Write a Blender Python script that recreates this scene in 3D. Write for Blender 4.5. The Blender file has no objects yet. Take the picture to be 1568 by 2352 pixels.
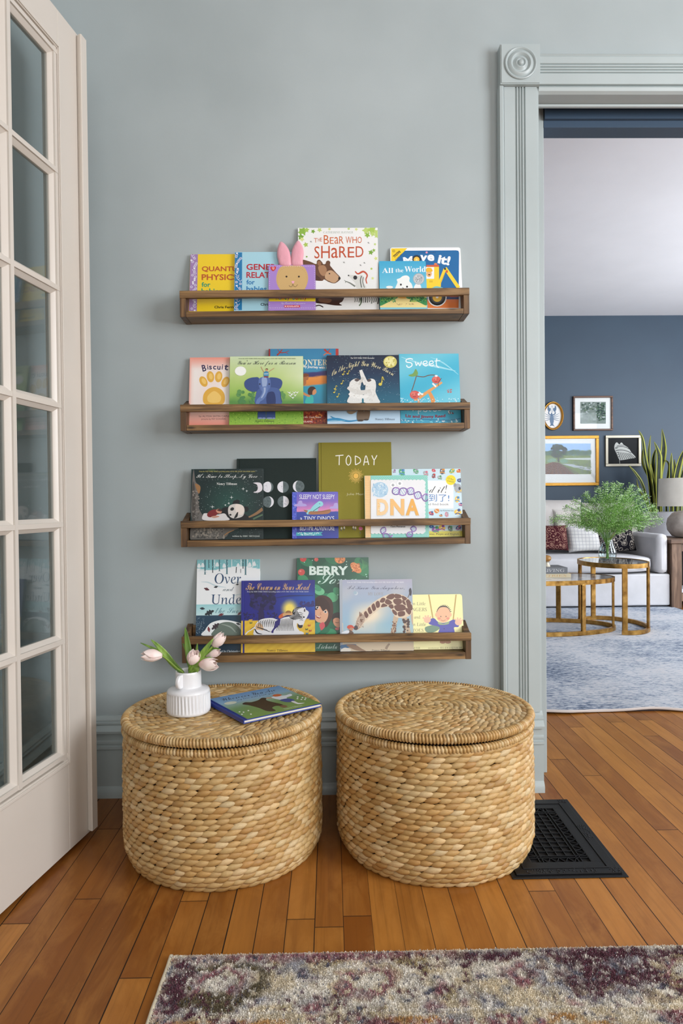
import bpy, math, random
import numpy as np
from mathutils import Vector
random.seed(7); RNG = np.random.default_rng(7)
SC = bpy.context.scene
COL = SC.collection
# ---------------------------------------------------------------- camera
def cam_basis(yaw, pitch, roll):
    y, p, r = [math.radians(a) for a in (yaw, pitch, roll)]
    fwd = np.array([math.sin(y)*math.cos(p), math.cos(y)*math.cos(p), math.sin(p)])
    right = np.array([math.cos(y), -math.sin(y), 0.0]); up = np.cross(right, fwd)
    return right*math.cos(r)-up*math.sin(r), up*math.cos(r)+right*math.sin(r), fwd
CR, CU, CF = cam_basis(.95, -.78, .55)
CC = np.array([0, 0, .9]); FPX = 1568.0
cd = bpy.data.cameras.new('camera'); cam = bpy.data.objects.new('camera', cd); COL.objects.link(cam)
cd.sensor_fit = 'VERTICAL'; cd.sensor_height = 36; cd.lens = 24; cd.clip_start = .02
from mathutils import Matrix
cam.matrix_world = Matrix(((CR[0], CU[0], -CF[0], 0), (CR[1], CU[1], -CF[1], 0), (CR[2], CU[2], -CF[2], .9), (0, 0, 0, 1)))
SC.camera = cam
def ray(x, y): return CF + CR*(x-784)/FPX - CU*(y-1176)/FPX
def on(x, y, ax, val):
    d = ray(x, y); return CC + d*((val-CC[ax])/d[ax])
def WX(x, y, Y): return on(x, y, 1, Y)[0]
def WZ(x, y, Y): return on(x, y, 1, Y)[2]
# ---------------------------------------------------------------- light, world, exposure
vs = SC.view_settings; vs.view_transform = 'Standard'; vs.look = 'None'; vs.gamma = 1; vs.exposure = 0.08
SC.cycles.use_denoising = True
SC.cycles.max_bounces = 8; SC.cycles.diffuse_bounces = 4; SC.cycles.transparent_max_bounces = 12
wd = bpy.data.worlds.new('world'); SC.world = wd; wd.use_nodes = True
wd.node_tree.nodes['Background'].inputs[0].default_value = (.92, .96, 1.0, 1)
wd.node_tree.nodes['Background'].inputs[1].default_value = .24
def area(name, loc, target, sx, sy, power, col):
    l = bpy.data.lights.new(name, 'AREA'); l.shape = 'RECTANGLE'; l.size = sx; l.size_y = sy; l.energy = power; l.color = col
    o = bpy.data.objects.new(name, l); COL.objects.link(o); o.location = loc
    o.rotation_euler = (Vector(target)-Vector(loc)).to_track_quat('-Z', 'Y').to_euler(); return o
area('daylight_window_right', (3.05, -.3, 1.62), (0, 1.3, 1.5), 1.6, 1.7, 108, (.93, .96, 1))
area('daylight_window_behind', (1.0, -2.7, 1.6), (.3, 2.1, 1.3), 2.2, 1.7, 50, (1, .985, .95))
area('daylight_living_side', (4.85, 4.3, 1.45), (1.8, 5.3, 2.0), 1.5, 1.7, 118, (.86, .92, 1))
area('daylight_living_front', (3.75, 2.42, 1.45), (2.6, 6.0, 1.0), 1.1, 1.7, 70, (.86, .92, 1))
# ---------------------------------------------------------------- helpers
def lin(c):
    c = [v/255.0 for v in c[:3]]
    return tuple(v/12.92 if v <= .04045 else ((v+.055)/1.055)**2.4 for v in c)
def hsvj(c, dv=.1, dh=.03):
    v = 1+random.uniform(-dv, dv); h = random.uniform(-dh, dh)
    return (c[0]*v*(1+h), c[1]*v, c[2]*v*(1-h))
def newmat(name, col=(200, 200, 200), rough=.5, metal=0, spec=.5, coat=0):
    m = bpy.data.materials.new(name); m.use_nodes = True
    b = m.node_tree.nodes['Principled BSDF']
    b.inputs['Base Color'].default_value = (*lin(col), 1); b.inputs['Roughness'].default_value = rough
    b.inputs['Metallic'].default_value = metal; b.inputs['Specular IOR Level'].default_value = spec
    if coat: b.inputs['Coat Weight'].default_value = coat; b.inputs['Coat Roughness'].default_value = .25
    return m
class NT:
    def __init__(s, m): s.t = m.node_tree; s.n = s.t.nodes; s.b = s.n['Principled BSDF']
    def a(s, ty, **kw):
        n = s.n.new(ty)
        for k, v in kw.items(): setattr(n, k, v)
        return n
    def l(s, o, i): s.t.links.new(o, i)
    def math(s, op, a, b=None, c=None):
        n = s.a('ShaderNodeMath', operation=op)
        for i, v in enumerate((a, b, c)):
            if v is None: continue
            if isinstance(v, (int, float)): n.inputs[i].default_value = v
            else: s.l(v, n.inputs[i])
        return n.outputs[0]
    def noise(s, vec, scale, detail=4, rough=.55, dist=0):
        n = s.a('ShaderNodeTexNoise'); n.inputs['Scale'].default_value = scale; n.inputs['Detail'].default_value = detail
        n.inputs['Roughness'].default_value = rough; n.inputs['Distortion'].default_value = dist
        if vec is not None: s.l(vec, n.inputs['Vector'])
        return n.outputs['Fac']
    def mapping(s, vec, sc=(1, 1, 1), loc=(0, 0, 0)):
        n = s.a('ShaderNodeMapping'); n.inputs['Scale'].default_value = sc; n.inputs['Location'].default_value = loc
        s.l(vec, n.inputs['Vector']); return n.outputs[0]
    def ramp(s, fac, stops):
        n = s.a('ShaderNodeValToRGB'); e = n.color_ramp.elements
        while len(e) < len(stops): e.new(.5)
        for i, (p, c) in enumerate(stops): e[i].position = p; e[i].color = (*lin(c), 1)
        s.l(fac, n.inputs[0]); return n.outputs[0]
    def mix(s, fac, a, b, mode='MIX'):
        n = s.a('ShaderNodeMix', data_type='RGBA', blend_type=mode)
        for sock, v in ((n.inputs[0], fac), (n.inputs[6], a), (n.inputs[7], b)):
            if isinstance(v, (int, float)): sock.default_value = v
            elif isinstance(v, tuple): sock.default_value = (*lin(v), 1)
            else: s.l(v, sock)
        return n.outputs[2]
    def bump(s, h, strength=.3, dist=.002):
        n = s.a('ShaderNodeBump'); n.inputs['Strength'].default_value = strength; n.inputs['Distance'].default_value = dist
        s.l(h, n.inputs['Height']); s.l(n.outputs[0], s.b.inputs['Normal']); return n
    def obj(s): return s.a('ShaderNodeTexCoord').outputs['Object']
    def geo(s): return s.a('ShaderNodeNewGeometry').outputs['Position']
    def base(s, c): s.l(c, s.b.inputs['Base Color'])
def paint(name, col, rough=.5, bump=.12, scale=220, spec=.4, var=.03):
    m = newmat(name, col, rough, spec=spec); t = NT(m); p = t.geo()
    t.bump(t.noise(p, scale, 3), bump, .001)
    lo = tuple(int(v*(1-var)) for v in col); hi = tuple(min(255, int(v*(1+var))) for v in col)
    t.base(t.ramp(t.noise(p, 2.2, 3), [(.3, lo), (.7, hi)])); return m
def attr_mat(name, rough=.4, spec=.5, bumpscale=0, coat=0, sheen=0, bs=.15):
    m = newmat(name, rough=rough, spec=spec, coat=coat); t = NT(m)
    a = t.a('ShaderNodeAttribute', attribute_name='Col'); t.base(a.outputs['Color'])
    if bumpscale: t.bump(t.noise(t.geo(), bumpscale, 3), bs, .001)
    if sheen: t.b.inputs['Sheen Weight'].default_value = sheen
    return m
def wood(name, dark, mid, light, axis='x', rough=.5, sc=1.0):
    m = newmat(name, rough=rough); t = NT(m); p = t.geo()
    s = {'x': (2.2, 38, 38), 'y': (38, 2.2, 38), 'z': (38, 38, 2.2)}[axis]
    s = tuple(v*sc for v in s)
    n1 = t.noise(t.mapping(p, s), 1.0, 5, .6, .9)
    n2 = t.noise(t.mapping(p, tuple(v*4 for v in s)), 1.0, 3, .6)
    k = t.a('ShaderNodeTexVoronoi'); k.inputs['Scale'].default_value = 1
    t.l(t.mapping(p, {'x': (7, 26, 26), 'y': (26, 7, 26), 'z': (26, 26, 7)}[axis]), k.inputs['Vector'])
    kn = t.ramp(k.outputs['Distance'], [(.04, (255, 255, 255)), (.13, (0, 0, 0))])
    c = t.ramp(n1, [(.34, dark), (.5, mid), (.66, light)])
    c = t.mix(t.math('MULTIPLY', n2, .45), c, dark)
    n3 = t.noise(t.mapping(p, {'x': (5, 16, 16), 'y': (16, 5, 16), 'z': (16, 16, 5)}[axis]), 1.0, 3, .6)
    c = t.mix(t.math('MULTIPLY', t.ramp(n3, [(.48, (0, 0, 0)), (.72, (255, 255, 255))]), .6), c, dark)
    c = t.mix(t.math('MULTIPLY', kn, .8), c, tuple(int(v*.55) for v in dark))
    t.base(c); t.bump(n2, .2, .001); return m
ORG = {}
class MB:
    def __init__(s): s.v = []; s.f = []; s.c = []; s.n = 0; s.hasc = False
    def add(s, verts, faces, col=None):
        verts = np.asarray(verts, float).reshape(-1, 3); k = len(verts)
        s.v.append(verts); n = s.n
        s.f.extend([tuple(i+n for i in f) for f in faces])
        if col is None: s.c.append(np.ones((k, 3))*.5)
        else: s.hasc = True; s.c.append(np.broadcast_to(np.asarray(col, float), (k, 3)))
        s.n += k; return s
    def box(s, x0, x1, y0, y1, z0, z1, col=None):
        return s.hexa([(x0, y0, z0), (x1, y0, z0), (x1, y1, z0), (x0, y1, z0), (x0, y0, z1), (x1, y0, z1), (x1, y1, z1), (x0, y1, z1)], col)
    def hexa(s, p, col=None):
        return s.add(p, [(0, 3, 2, 1), (4, 5, 6, 7), (0, 1, 5, 4), (1, 2, 6, 5), (2, 3, 7, 6), (3, 0, 4, 7)], col)
    def frame_box(s, P0, U, V, N, u0, u1, v0, v1, n0, n1, col=None):
        q = [P0+U*u+V*v+N*n for n in (n0, n1) for (u, v) in ((u0, v0), (u1, v0), (u1, v1), (u0, v1))]
        return s.hexa(q, col)
    def prism(s, poly, fn, a, b, col=None):
        n = len(poly); vs = [fn(p, a) for p in poly]+[fn(p, b) for p in poly]
        fs = [tuple(range(n))[::-1], tuple(range(n, 2*n))]+[(i, (i+1) % n, n+(i+1) % n, n+i) for i in range(n)]
        return s.add(vs, fs, col)
    def lathe(s, prof, seg=48, c=(0, 0, 0), rf=None, col=None, capb=True, capt=False):
        vs = []; m = len(prof)
        for i, (r, z) in enumerate(prof):
            for k in range(seg):
                a = 2*math.pi*k/seg; rr = r*(rf(a, i, z) if rf else 1)
                vs.append((c[0]+rr*math.cos(a), c[1]+rr*math.sin(a), c[2]+z))
        fs = [(i*seg+k, i*seg+(k+1) % seg, (i+1)*seg+(k+1) % seg, (i+1)*seg+k) for i in range(m-1) for k in range(seg)]
        if capb: fs.append(tuple(range(seg))[::-1])
        if capt: fs.append(tuple((m-1)*seg+k for k in range(seg)))
        return s.add(vs, fs, col)
    def tube(s, path, rad, seg=8, col=None, sy=1.0):
        P = [np.asarray(p, float) for p in path]; n = len(P)
        R = rad if hasattr(rad, '__len__') else [rad]*n
        vs = []; up = np.array([0.123, .31, .94])
        for i in range(n):
            t = P[min(i+1, n-1)]-P[max(i-1, 0)]; t = t/(np.linalg.norm(t)+1e-12)
            a = np.cross(t, up); a /= np.linalg.norm(a)+1e-9; b = np.cross(a, t)
            for k in range(seg):
                q = 2*math.pi*k/seg; vs.append(P[i]+R[i]*(math.cos(q)*a+sy*math.sin(q)*b))
        fs = [(i*seg+k, i*seg+(k+1) % seg, (i+1)*seg+(k+1) % seg, (i+1)*seg+k) for i in range(n-1) for k in range(seg)]
        fs += [tuple(range(seg))[::-1], tuple((n-1)*seg+k for k in range(seg))]
        return s.add(vs, fs, col)
    def ellipsoid(s, c, r, seg=20, ring=12, col=None, rot=None, p=1.0):
        vs = []
        for i in range(ring+1):
            ph = -math.pi/2+math.pi*i/ring
            for k in range(seg):
                a = 2*math.pi*k/seg
                d = np.array([math.cos(ph)*math.cos(a), math.cos(ph)*math.sin(a), math.sin(ph)])
                d = np.sign(d)*np.abs(d)**p
                d = d*np.asarray(r)
                if rot is not None: d = rot@d
                vs.append(np.asarray(c)+d)
        fs = [(i*seg+k, i*seg+(k+1) % seg, (i+1)*seg+(k+1) % seg, (i+1)*seg+k) for i in range(ring) for k in range(seg)]
        return s.add(vs, fs, col)
    def grid(s, P, col=None, closeu=False):
        nu, nv = P.shape[:2]
        fs = [(i*nv+j, i*nv+j+1, ((i+1) % nu)*nv+j+1, ((i+1) % nu)*nv+j) for i in range(nu if closeu else nu-1) for j in range(nv-1)]
        return s.add(P.reshape(-1, 3), fs, col)
    def build(s, name, mat, parent=None, smooth=None, bevel=0, solid=0, sub=0):
        V = np.concatenate(s.v); off = ORG.get(parent.name, np.zeros(3)) if parent is not None else np.zeros(3)
        me = bpy.data.meshes.new(name); me.from_pydata((V-off).tolist(), [], s.f)
        if s.hasc:
            C = np.concatenate(s.c); at = me.color_attributes.new('Col', 'FLOAT_COLOR', 'POINT')
            at.data.foreach_set('color', np.concatenate([C, np.ones((len(C), 1))], 1).astype(np.float32).ravel())
        me.materials.append(mat)
        if smooth is not None:
            me.shade_smooth() if hasattr(me, 'shade_smooth') else None
            me.set_sharp_from_angle(angle=math.radians(smooth))
        o = bpy.data.objects.new(name, me); COL.objects.link(o)
        if parent is not None: o.parent = parent; ORG[o.name] = off
        else: ORG[o.name] = np.zeros(3)
        if solid: q = o.modifiers.new('solid', 'SOLIDIFY'); q.thickness = solid; q.offset = 0
        if bevel: q = o.modifiers.new('bevel', 'BEVEL'); q.width = bevel; q.segments = 2; q.limit_method = 'ANGLE'; q.angle_limit = .6
        if sub: q = o.modifiers.new('sub', 'SUBSURF'); q.levels = sub; q.render_levels = sub
        return o
def tag(o, label, cat, group=None, kind=None):
    o['label'] = label; o['category'] = cat
    if group: o['group'] = group
    if kind: o['kind'] = kind
    return o
def thing(name, label, cat, loc, group=None):
    o = bpy.data.objects.new(name, None); o.empty_display_size = .05; COL.objects.link(o)
    o.location = loc; ORG[o.name] = np.asarray(loc, float); return tag(o, label, cat, group)
def struct(name, mb, mat, parent=None, **kw):
    o = mb.build(name, mat, parent, **kw)
    if parent is None: o['kind'] = 'structure'
    return o
def smoothpts(pts, n=6, closed=True):
    P = np.asarray(pts, float); m = len(P); out = []
    for i in range(m if closed else m-1):
        p0, p1, p2, p3 = (P[(i-1) % m], P[i], P[(i+1) % m], P[(i+2) % m]) if closed else (P[max(i-1, 0)], P[i], P[i+1], P[min(i+2, m-1)])
        for k in range(n):
            t = k/n
            out.append(.5*((2*p1)+(-p0+p2)*t+(2*p0-5*p1+4*p2-p3)*t*t+(-p0+3*p1-3*p2+p3)*t**3))
    if not closed: out.append(P[-1])
    return out
def vnoise(x, y, seed):
    r = np.random.default_rng(seed).random((64, 64))
    xi = np.floor(x).astype(int); yi = np.floor(y).astype(int); fx = x-xi; fy = y-yi
    fx = fx*fx*(3-2*fx); fy = fy*fy*(3-2*fy); g = lambda a, b: r[a % 64, b % 64]
    return (g(xi, yi)*(1-fx)+g(xi+1, yi)*fx)*(1-fy)+(g(xi, yi+1)*(1-fx)+g(xi+1, yi+1)*fx)*fy
YW = 2.122       # the book wall
# ---------------------------------------------------------------- materials
M_wall = paint('wall_paint_grey', (169, 178, 179), .55, .10, 260, .3)
M_trim = paint('trim_paint_grey', (175, 185, 185), .36, .06, 120, .5)
M_navy = paint('wall_paint_navy', (57, 73, 88), .5, .06, 200, .4)
M_ceil = paint('ceiling_paint_white', (236, 236, 238), .6, .03, 150, .3, .01)
M_cream = paint('door_paint_cream', (210, 202, 192), .34, .05, 90, .5, .012)
M_dark = newmat('duct_shade_black', (6, 6, 7), .9)
def glass_mat(name, tint=(255, 255, 255), ior=1.5, rough=0.0):
    m = bpy.data.materials.new(name); m.use_nodes = True; t = m.node_tree; t.nodes.clear()
    o = t.nodes.new('ShaderNodeOutputMaterial'); mx = t.nodes.new('ShaderNodeMixShader'); lw = t.nodes.new('ShaderNodeLayerWeight'); lw.inputs[0].default_value = .5
    pw = t.nodes.new('ShaderNodeMath'); pw.operation = 'POWER'; pw.inputs[1].default_value = 5; t.links.new(lw.outputs['Facing'], pw.inputs[0])
    f = t.nodes.new('ShaderNodeMath'); f.operation = 'MULTIPLY_ADD'; r0 = ((ior-1)/(ior+1))**2; f.inputs[1].default_value = 1-r0; f.inputs[2].default_value = r0; t.links.new(pw.outputs[0], f.inputs[0])
    tr = t.nodes.new('ShaderNodeBsdfTransparent'); g = t.nodes.new('ShaderNodeBsdfGlossy')
    tr.inputs[0].default_value = (*lin(tint), 1); g.inputs['Roughness'].default_value = rough
    t.links.new(f.outputs[0], mx.inputs[0]); t.links.new(tr.outputs[0], mx.inputs[1]); t.links.new(g.outputs[0], mx.inputs[2])
    t.links.new(mx.outputs[0], o.inputs[0]); return m
M_glass = glass_mat('window_glass', (228, 232, 232), 1.6)
M_vaseglass = glass_mat('clear_vase_glass', (250, 252, 252), 1.5)
def floor_mat():
    m = newmat('maple_floor', rough=.32, spec=.32); t = NT(m); p = t.geo()
    sx = t.a('ShaderNodeSeparateXYZ'); t.l(p, sx.inputs[0])
    u = t.math('DIVIDE', t.math('ADD', sx.outputs[0], .0414+.0613*200), .0613)
    bi = t.math('FLOOR', u); fu = t.math('FRACT', u)
    w = t.a('ShaderNodeTexWhiteNoise', noise_dimensions='1D'); t.l(bi, w.inputs['W'])
    v = t.math('ADD', t.math('DIVIDE', sx.outputs[1], 1.25), t.math('MULTIPLY', w.outputs['Value'], 9.7))
    vi = t.math('FLOOR', v); fv = t.math('FRACT', v)
    cx = t.a('ShaderNodeCombineXYZ'); t.l(bi, cx.inputs[0]); t.l(vi, cx.inputs[1])
    w2 = t.a('ShaderNodeTexWhiteNoise', noise_dimensions='2D'); t.l(cx.outputs[0], w2.inputs['Vector'])
    tone = t.ramp(w2.outputs['Value'], [(0, (120, 68, 24)), (.25, (156, 99, 39)), (.6, (174, 114, 48)), (.85, (146, 89, 34)), (1, (128, 73, 26))])
    off = t.a('ShaderNodeVectorMath', operation='ADD'); t.l(p, off.inputs[0])
    sc = t.a('ShaderNodeVectorMath', operation='SCALE'); sc.inputs['Scale'].default_value = 13; t.l(w2.outputs['Color'], sc.inputs[0]); t.l(sc.outputs[0], off.inputs[1])
    g = t.noise(t.mapping(off.outputs[0], (16, 1.6, 1)), 1.0, 5, .6, 1.2)
    c = t.mix(t.math('MULTIPLY', t.ramp(g, [(.42, (0, 0, 0)), (.75, (255, 255, 255))]), .38), tone, (104, 60, 26))
    bl = t.noise(t.mapping(off.outputs[0], (14, 5, 1)), 1.0, 5, .65, .8)
    c = t.mix(t.math('MULTIPLY', t.ramp(bl, [(.45, (0, 0, 0)), (.8, (255, 255, 255))]), .5), c, (196, 136, 66))
    ln = t.noise(t.mapping(off.outputs[0], (120, 2.2, 1)), 1.0, 3, .7, .4)
    c = t.mix(t.math('MULTIPLY', t.ramp(ln, [(.5, (0, 0, 0)), (.78, (255, 255, 255))]), .35), c, (92, 52, 22))
    # worn scratches and specks
    s1 = t.noise(t.mapping(p, (60, 180, 1)), 1.0, 2, .5, .6)
    c = t.mix(t.math('MULTIPLY', t.ramp(s1, [(.76, (0, 0, 0)), (.84, (255, 255, 255))]), .4), c, (214, 176, 128))
    gw = t.math('MULTIPLY_ADD', t.math('FRACT', t.math('MULTIPLY', w.outputs['Value'], 7.31)), .020, .005)
    ed = t.math('MINIMUM', fu, t.math('SUBTRACT', 1, fu)); gap = t.math('LESS_THAN', ed, gw)
    ev = t.math('MINIMUM', fv, t.math('SUBTRACT', 1, fv)); gap2 = t.math('LESS_THAN', ev, .0011)
    gp = t.math('MAXIMUM', gap, t.math('MULTIPLY', gap2, .8))
    t.base(t.mix(gp, c, (26, 13, 7)))
    t.l(t.math('MULTIPLY_ADD', g, .16, t.math('MULTIPLY_ADD', gp, .4, .25)), t.b.inputs['Roughness'])
    t.bump(t.math('SUBTRACT', t.math('MULTIPLY', g, .08), gp), .35, .0015)
    return m
M_floor = floor_mat()
# ---------------------------------------------------------------- room shell
struct('floor', MB().box(-2.4, 5.0, -3.2, 6.9, -.06, 0), M_floor)
struct('ceiling', MB().box(-2.4, 5.0, -3.2, 6.9, 2.73, 2.8), M_ceil)
XJ = .652; ZH = 2.144; YF = 6.75
w = MB(); w.box(-.93, XJ, YW, 2.175, 0, 2.73); w.box(XJ, 2.35, YW, 2.175, 2.26, 2.73); w.box(2.35, 5.0, YW, 2.175, 0, 2.73)
struct('wall_back', w, M_wall)
w = MB(); w.box(-.93, .60, 2.235, 2.30, 0, 2.73); w.box(.60, 2.42, 2.235, 2.30, 2.25, 2.73); w.box(2.42, 3.15, 2.235, 2.30, 0, 2.73); w.box(4.35, 5, 2.235, 2.30, 0, 2.73)
w.box(3.15, 4.35, 2.235, 2.30, 0, .55); w.box(3.15, 4.35, 2.235, 2.30, 2.35, 2.73)
struct('wall_middle', w, M_navy)
struct('wall_far', MB().box(-.93, 5, YF, YF+.12, 0, 2.73), M_navy)
struct('wall_living_left', MB().box(-1.0, -.93, 2.235, YF, 0, 2.73), M_navy)
w = MB(); w.box(4.93, 5.0, 2.3, YF, 0, .55); w.box(4.93, 5.0, 2.3, YF, 2.35, 2.73); w.box(4.93, 5.0, 2.3, 3.5, .55, 2.35); w.box(4.93, 5.0, 5.1, YF, .55, 2.35)
struct('wall_living_right', w, M_navy)
w = MB(); w.box(-.93, -.845, 1.10, YW, 0, 2.73); w.box(-.93, -.845, -3.2, -.55, 0, 2.73); w.box(-.93, -.845, -.55, 1.1, 2.2, 2.73)
struct('wall_left', w, M_wall)
w = MB(); w.box(3.15, 3.25, -3.2, -1.2, 0, 2.73); w.box(3.15, 3.25, .6, YW, 0, 2.73); w.box(3.15, 3.25, -1.2, .6, 0, .6); w.box(3.15, 3.25, -1.2, .6, 2.45, 2.73)
struct('wall_right', w, M_wall)
# baseboard: profile (distance from the wall, height)
BP = [(0, 0), (.030, 0), (.030, .018), (.024, .030), (.020, .034), (.020, .146), (.025, .149), (.025, .156), (.019, .158), (.019, .163), (.022, .165), (.022, .172), (.018, .176), (.018, .196), (.030, .199), (.031, .206), (.024, .214), (.016, .222), (.019, .224), (.019, .229), (.014, .231), (.014, .236), (.008, .243), (.006, .247), (0, .247)]
struct('baseboard_back', MB().prism(BP, lambda p, a: (a, YW-p[0], p[1]), -.845, .53), M_trim, smooth=30)
struct('baseboard_left', MB().prism(BP, lambda p, a: (-.845+p[0], a, p[1]), 1.1, YW-.03), M_trim, smooth=30)
# door casing, plinth, corner block, head
def grooves(x0, x1, d, gs, gw=.0022, gd=.0035):
    out = [(x0, 0), (x0, d)]
    for g in gs: out += [(g-gw, d), (g-gw*.4, d-gd), (g+gw*.4, d-gd), (g+gw, d)]
    return out+[(x1, d), (x1, 0)]
cas = MB()
bb = [(.527, 0), (.527, .022), (.530, .030), (.538, .031), (.543, .026), (.545, .020), (.545, 0)]
cas.prism(bb, lambda p, a: (p[0], YW-p[1], a), .245, 2.168)
cas.prism(grooves(.5445, .645, .024, [.581, .590, .598, .607], .0028, .005), lambda p, a: (p[0], YW-p[1], a), .245, 2.168)
cas.box(.645, XJ, YW-.018, YW+.05, .0, 2.168)
struct('trim_1', cas, M_trim, smooth=30)
pl = MB().prism([(q[0]+.012 if q[0] > 0 else 0, q[1]) for q in BP], lambda p, a: (a, YW-p[0], p[1]), .530, .653)
struct('trim_2', pl, M_trim, smooth=30)
zc = 2.2295; xc = .5915
ro = MB(); ro.prism([(.5305, 2.169), (.6525, 2.169), (.6525, 2.29), (.5305, 2.29)], lambda p, a: (p[0], a, p[1]), YW, YW-.036)
ro.prism([(.5335, 2.172), (.6495, 2.172), (.6495, 2.287), (.5335, 2.287)], lambda p, a: (p[0], a, p[1]), YW-.036, YW-.0385)
prof = [(.049, .0), (.0485, .004), (.046, .0055), (.043, .004), (.041, .0005), (.040, .0005), (.036, .005), (.030, .007), (.026, .004), (.0235, .0003), (.021, .001), (.017, .006), (.0135, .0075), (.011, .004), (.0095, .0035), (.008, .008), (.005, .0105), (.0005, .0113)]
n = 48; P = np.array([[(xc+r*math.cos(2*math.pi*k/n), YW-.0386-h, zc+r*math.sin(2*math.pi*k/n)) for r, h in prof] for k in range(n)])
ro.grid(P, closeu=True)
struct('trim_3', ro, M_trim, smooth=40)
zt = WZ(1400, 123, YW-.02); z0 = WZ(1400, 195.6, YW-.02); zb = WZ(1400, 213, YW-.02)
gz = [WZ(1400, 80+q/3.46, YW-.02) for q in (308, 285, 263, 240)]
hp = [(zb, -.05), (zb, .010), (zb+.006, .019), (zb+.014, .022), (z0-.004, .020), (z0, .014), (z0+.001, .024)]
for g in gz: hp += [(g-.0028, .024), (g-.001, .019), (g+.001, .019), (g+.0028, .024)]
z1 = WZ(1400, 123.5, YW-.02); hp += [(z1-.012, .024), (z1-.010, .019), (z1-.004, .024), (z1, .020), (z1, -.05)]
hd = MB().prism(hp, lambda p, a: (a, YW-p[1], p[0]), XJ, 2.35)
za = WZ(1400, 229, 2.165); zq = WZ(1400, 246, 2.165)
hd.prism([(zq, 0), (zq, .010), (zq+.006, .012), (zq+.008, .008), (zq+.014, .012), (zq+.019, .009), (za, .012), (zb+.03, .012), (zb+.03, 0)], lambda p, a: (a, 2.172-p[1], p[0]), XJ, 2.35)
struct('trim_4', hd, M_trim, smooth=30)
XR = WX(1249.5, 900, 2.245)
struct('trim_5', MB().box(.60, XR, 2.236, 2.30, 0, WZ(1300, 249, 2.245)), M_trim, bevel=.002)
zn = WZ(1300, 295, 2.24); zn2 = WZ(1300, 256, 2.24)
nh = MB().box(XR, 2.42, 2.235, 2.30, zn, zn2+.05); nh.box(XR, 2.42, 2.222, 2.236, zn+.022, zn2-.004); nh.box(XR, 2.42, 2.228, 2.236, zn2-.002, zn2+.014)
struct('trim_6', nh, paint('trim_paint_navy', (66, 84, 104), .4, .3, 90), smooth=30)
struct('trim_7', MB().prism(BP, lambda p, a: (a, YF-p[0], p[1]), -.9, 4.93), M_navy, smooth=30)
for nm, bx in (('window_1', (3.16, 3.2, -1.2, .6, .6, 2.45)), ('window_2', (4.95, 4.99, 3.5, 5.1, .55, 2.35)), ('window_3', (3.15, 4.35, 2.25, 2.29, .55, 2.35))):
    x0, x1, y0, y1, a0, a1 = bx; wn = MB()
    lx = x1-x0 > y1-y0
    for k in range(3):
        for zz in ((a0+.02, a1-.02),):
            if lx: q = x0+(x1-x0-.05)*k/2; wn.box(q, q+.05, y0, y1, a0, a1)
            else: q = y0+(y1-y0-.05)*k/2; wn.box(x0, x1, q, q+.05, a0, a1)
    for zz in (a0, (a0+a1)/2-.025, a1-.05): wn.box(x0+.002, x1-.002, y0+.002, y1-.002, zz, zz+.05)
    struct(nm, wn, M_ceil)
# ---------------------------------------------------------------- glazed door leaf
dE = np.array([-.661, 1.86, 0]); dD = np.array([-.1676, -.98585, 0]); dN = np.array([.98585, -.1676, 0]); dZ = np.array([0, 0, 1.0])
door = bpy.data.objects.new('door_1', None); COL.objects.link(door); door.location = dE+dD*.39; ORG['door_1'] = dE+dD*.39; door['kind'] = 'structure'
tag(door, 'cream glazed door leaf standing open along the left wall', 'door', kind='structure')
TH = .040; DB, DT = .012, 2.157; GB, GT = .262, 2.045
cols = [(.118, .292), (.310, .482), (.500, .672)]; rz = [GB, .553, .8507, 1.153, 1.4503, 1.7475, GT]
def dbox(mb, t0, t1, z0, z1, n0=-TH, n1=0): mb.frame_box(dE, dD, dZ, dN, t0, t1, z0, z1, n0, n1)
fr = MB(); dbox(fr, 0, .104, DB, DT); dbox(fr, .686, .79, DB, DT); dbox(fr, .104, .686, DB, GB-.014); dbox(fr, .104, .686, GT+.014, DT)
fr.build('frame', M_cream, door, bevel=.0015)
mu = MB()
def mun(t0, t1, z0, z1, vert, e=0):      # chamfered glazing bar, front and back
    for s in (0, 1):
        hw = (t1-t0)/2 if vert else (z1-z0)/2; cc = (t0+t1)/2 if vert else (z0+z1)/2
        pr = [(-hw, -TH/2), (-hw, -.016), (-hw*.85, -.013), (-hw*.38, -.0055), (-hw*.36, -.001), (hw*.36, -.001), (hw*.38, -.0055), (hw*.85, -.013), (hw, -.016), (hw, -TH/2)]
        pr = [(a, b-e) if -.012 < b else (a, b) for a, b in pr]
        if s: pr = [(a, -TH-b) for a, b in pr][::-1]
        if vert: mu.prism(pr, lambda p, a: dE+dD*(cc+p[0])+dZ*a+dN*p[1], z0, z1)
        else: mu.prism(pr, lambda p, a: dE+dD*a+dZ*(cc+p[0])+dN*p[1], t0, t1)
for a, b in ((.284, .318), (.474, .508)): mun(a, b, GB-.01, GT+.01, True)
for z in rz[1:-1]: mun(.108, .682, z-.0165, z+.0165, False, .0007)
for z in (GB-.004, GT+.004): mun(.104, .686, z-.015, z+.015, False, .0014)
for t in (.112, .680): mun(t-.015, t+.015, GB-.014, GT+.014, True, .0021)
mu.build('glazing_bars', M_cream, door, smooth=30)
bd = MB()
for (t0, t1, z0, z1) in ((.096, .1035, GB-.026, GT+.024), (.6865, .694, GB-.026, GT+.024), (.1035, .6865, GB-.026, GB-.0185), (.1035, .6865, GT+.0165, GT+.024)): dbox(bd, t0, t1, z0, z1, 0, .0032)
bd.build('bead_moulding', M_cream, door, bevel=.0012)
gl = MB(); dbox(gl, .106, .684, GB-.008, GT+.008, -.0216, -.0184); gl.build('glass', M_glass, door)
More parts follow.
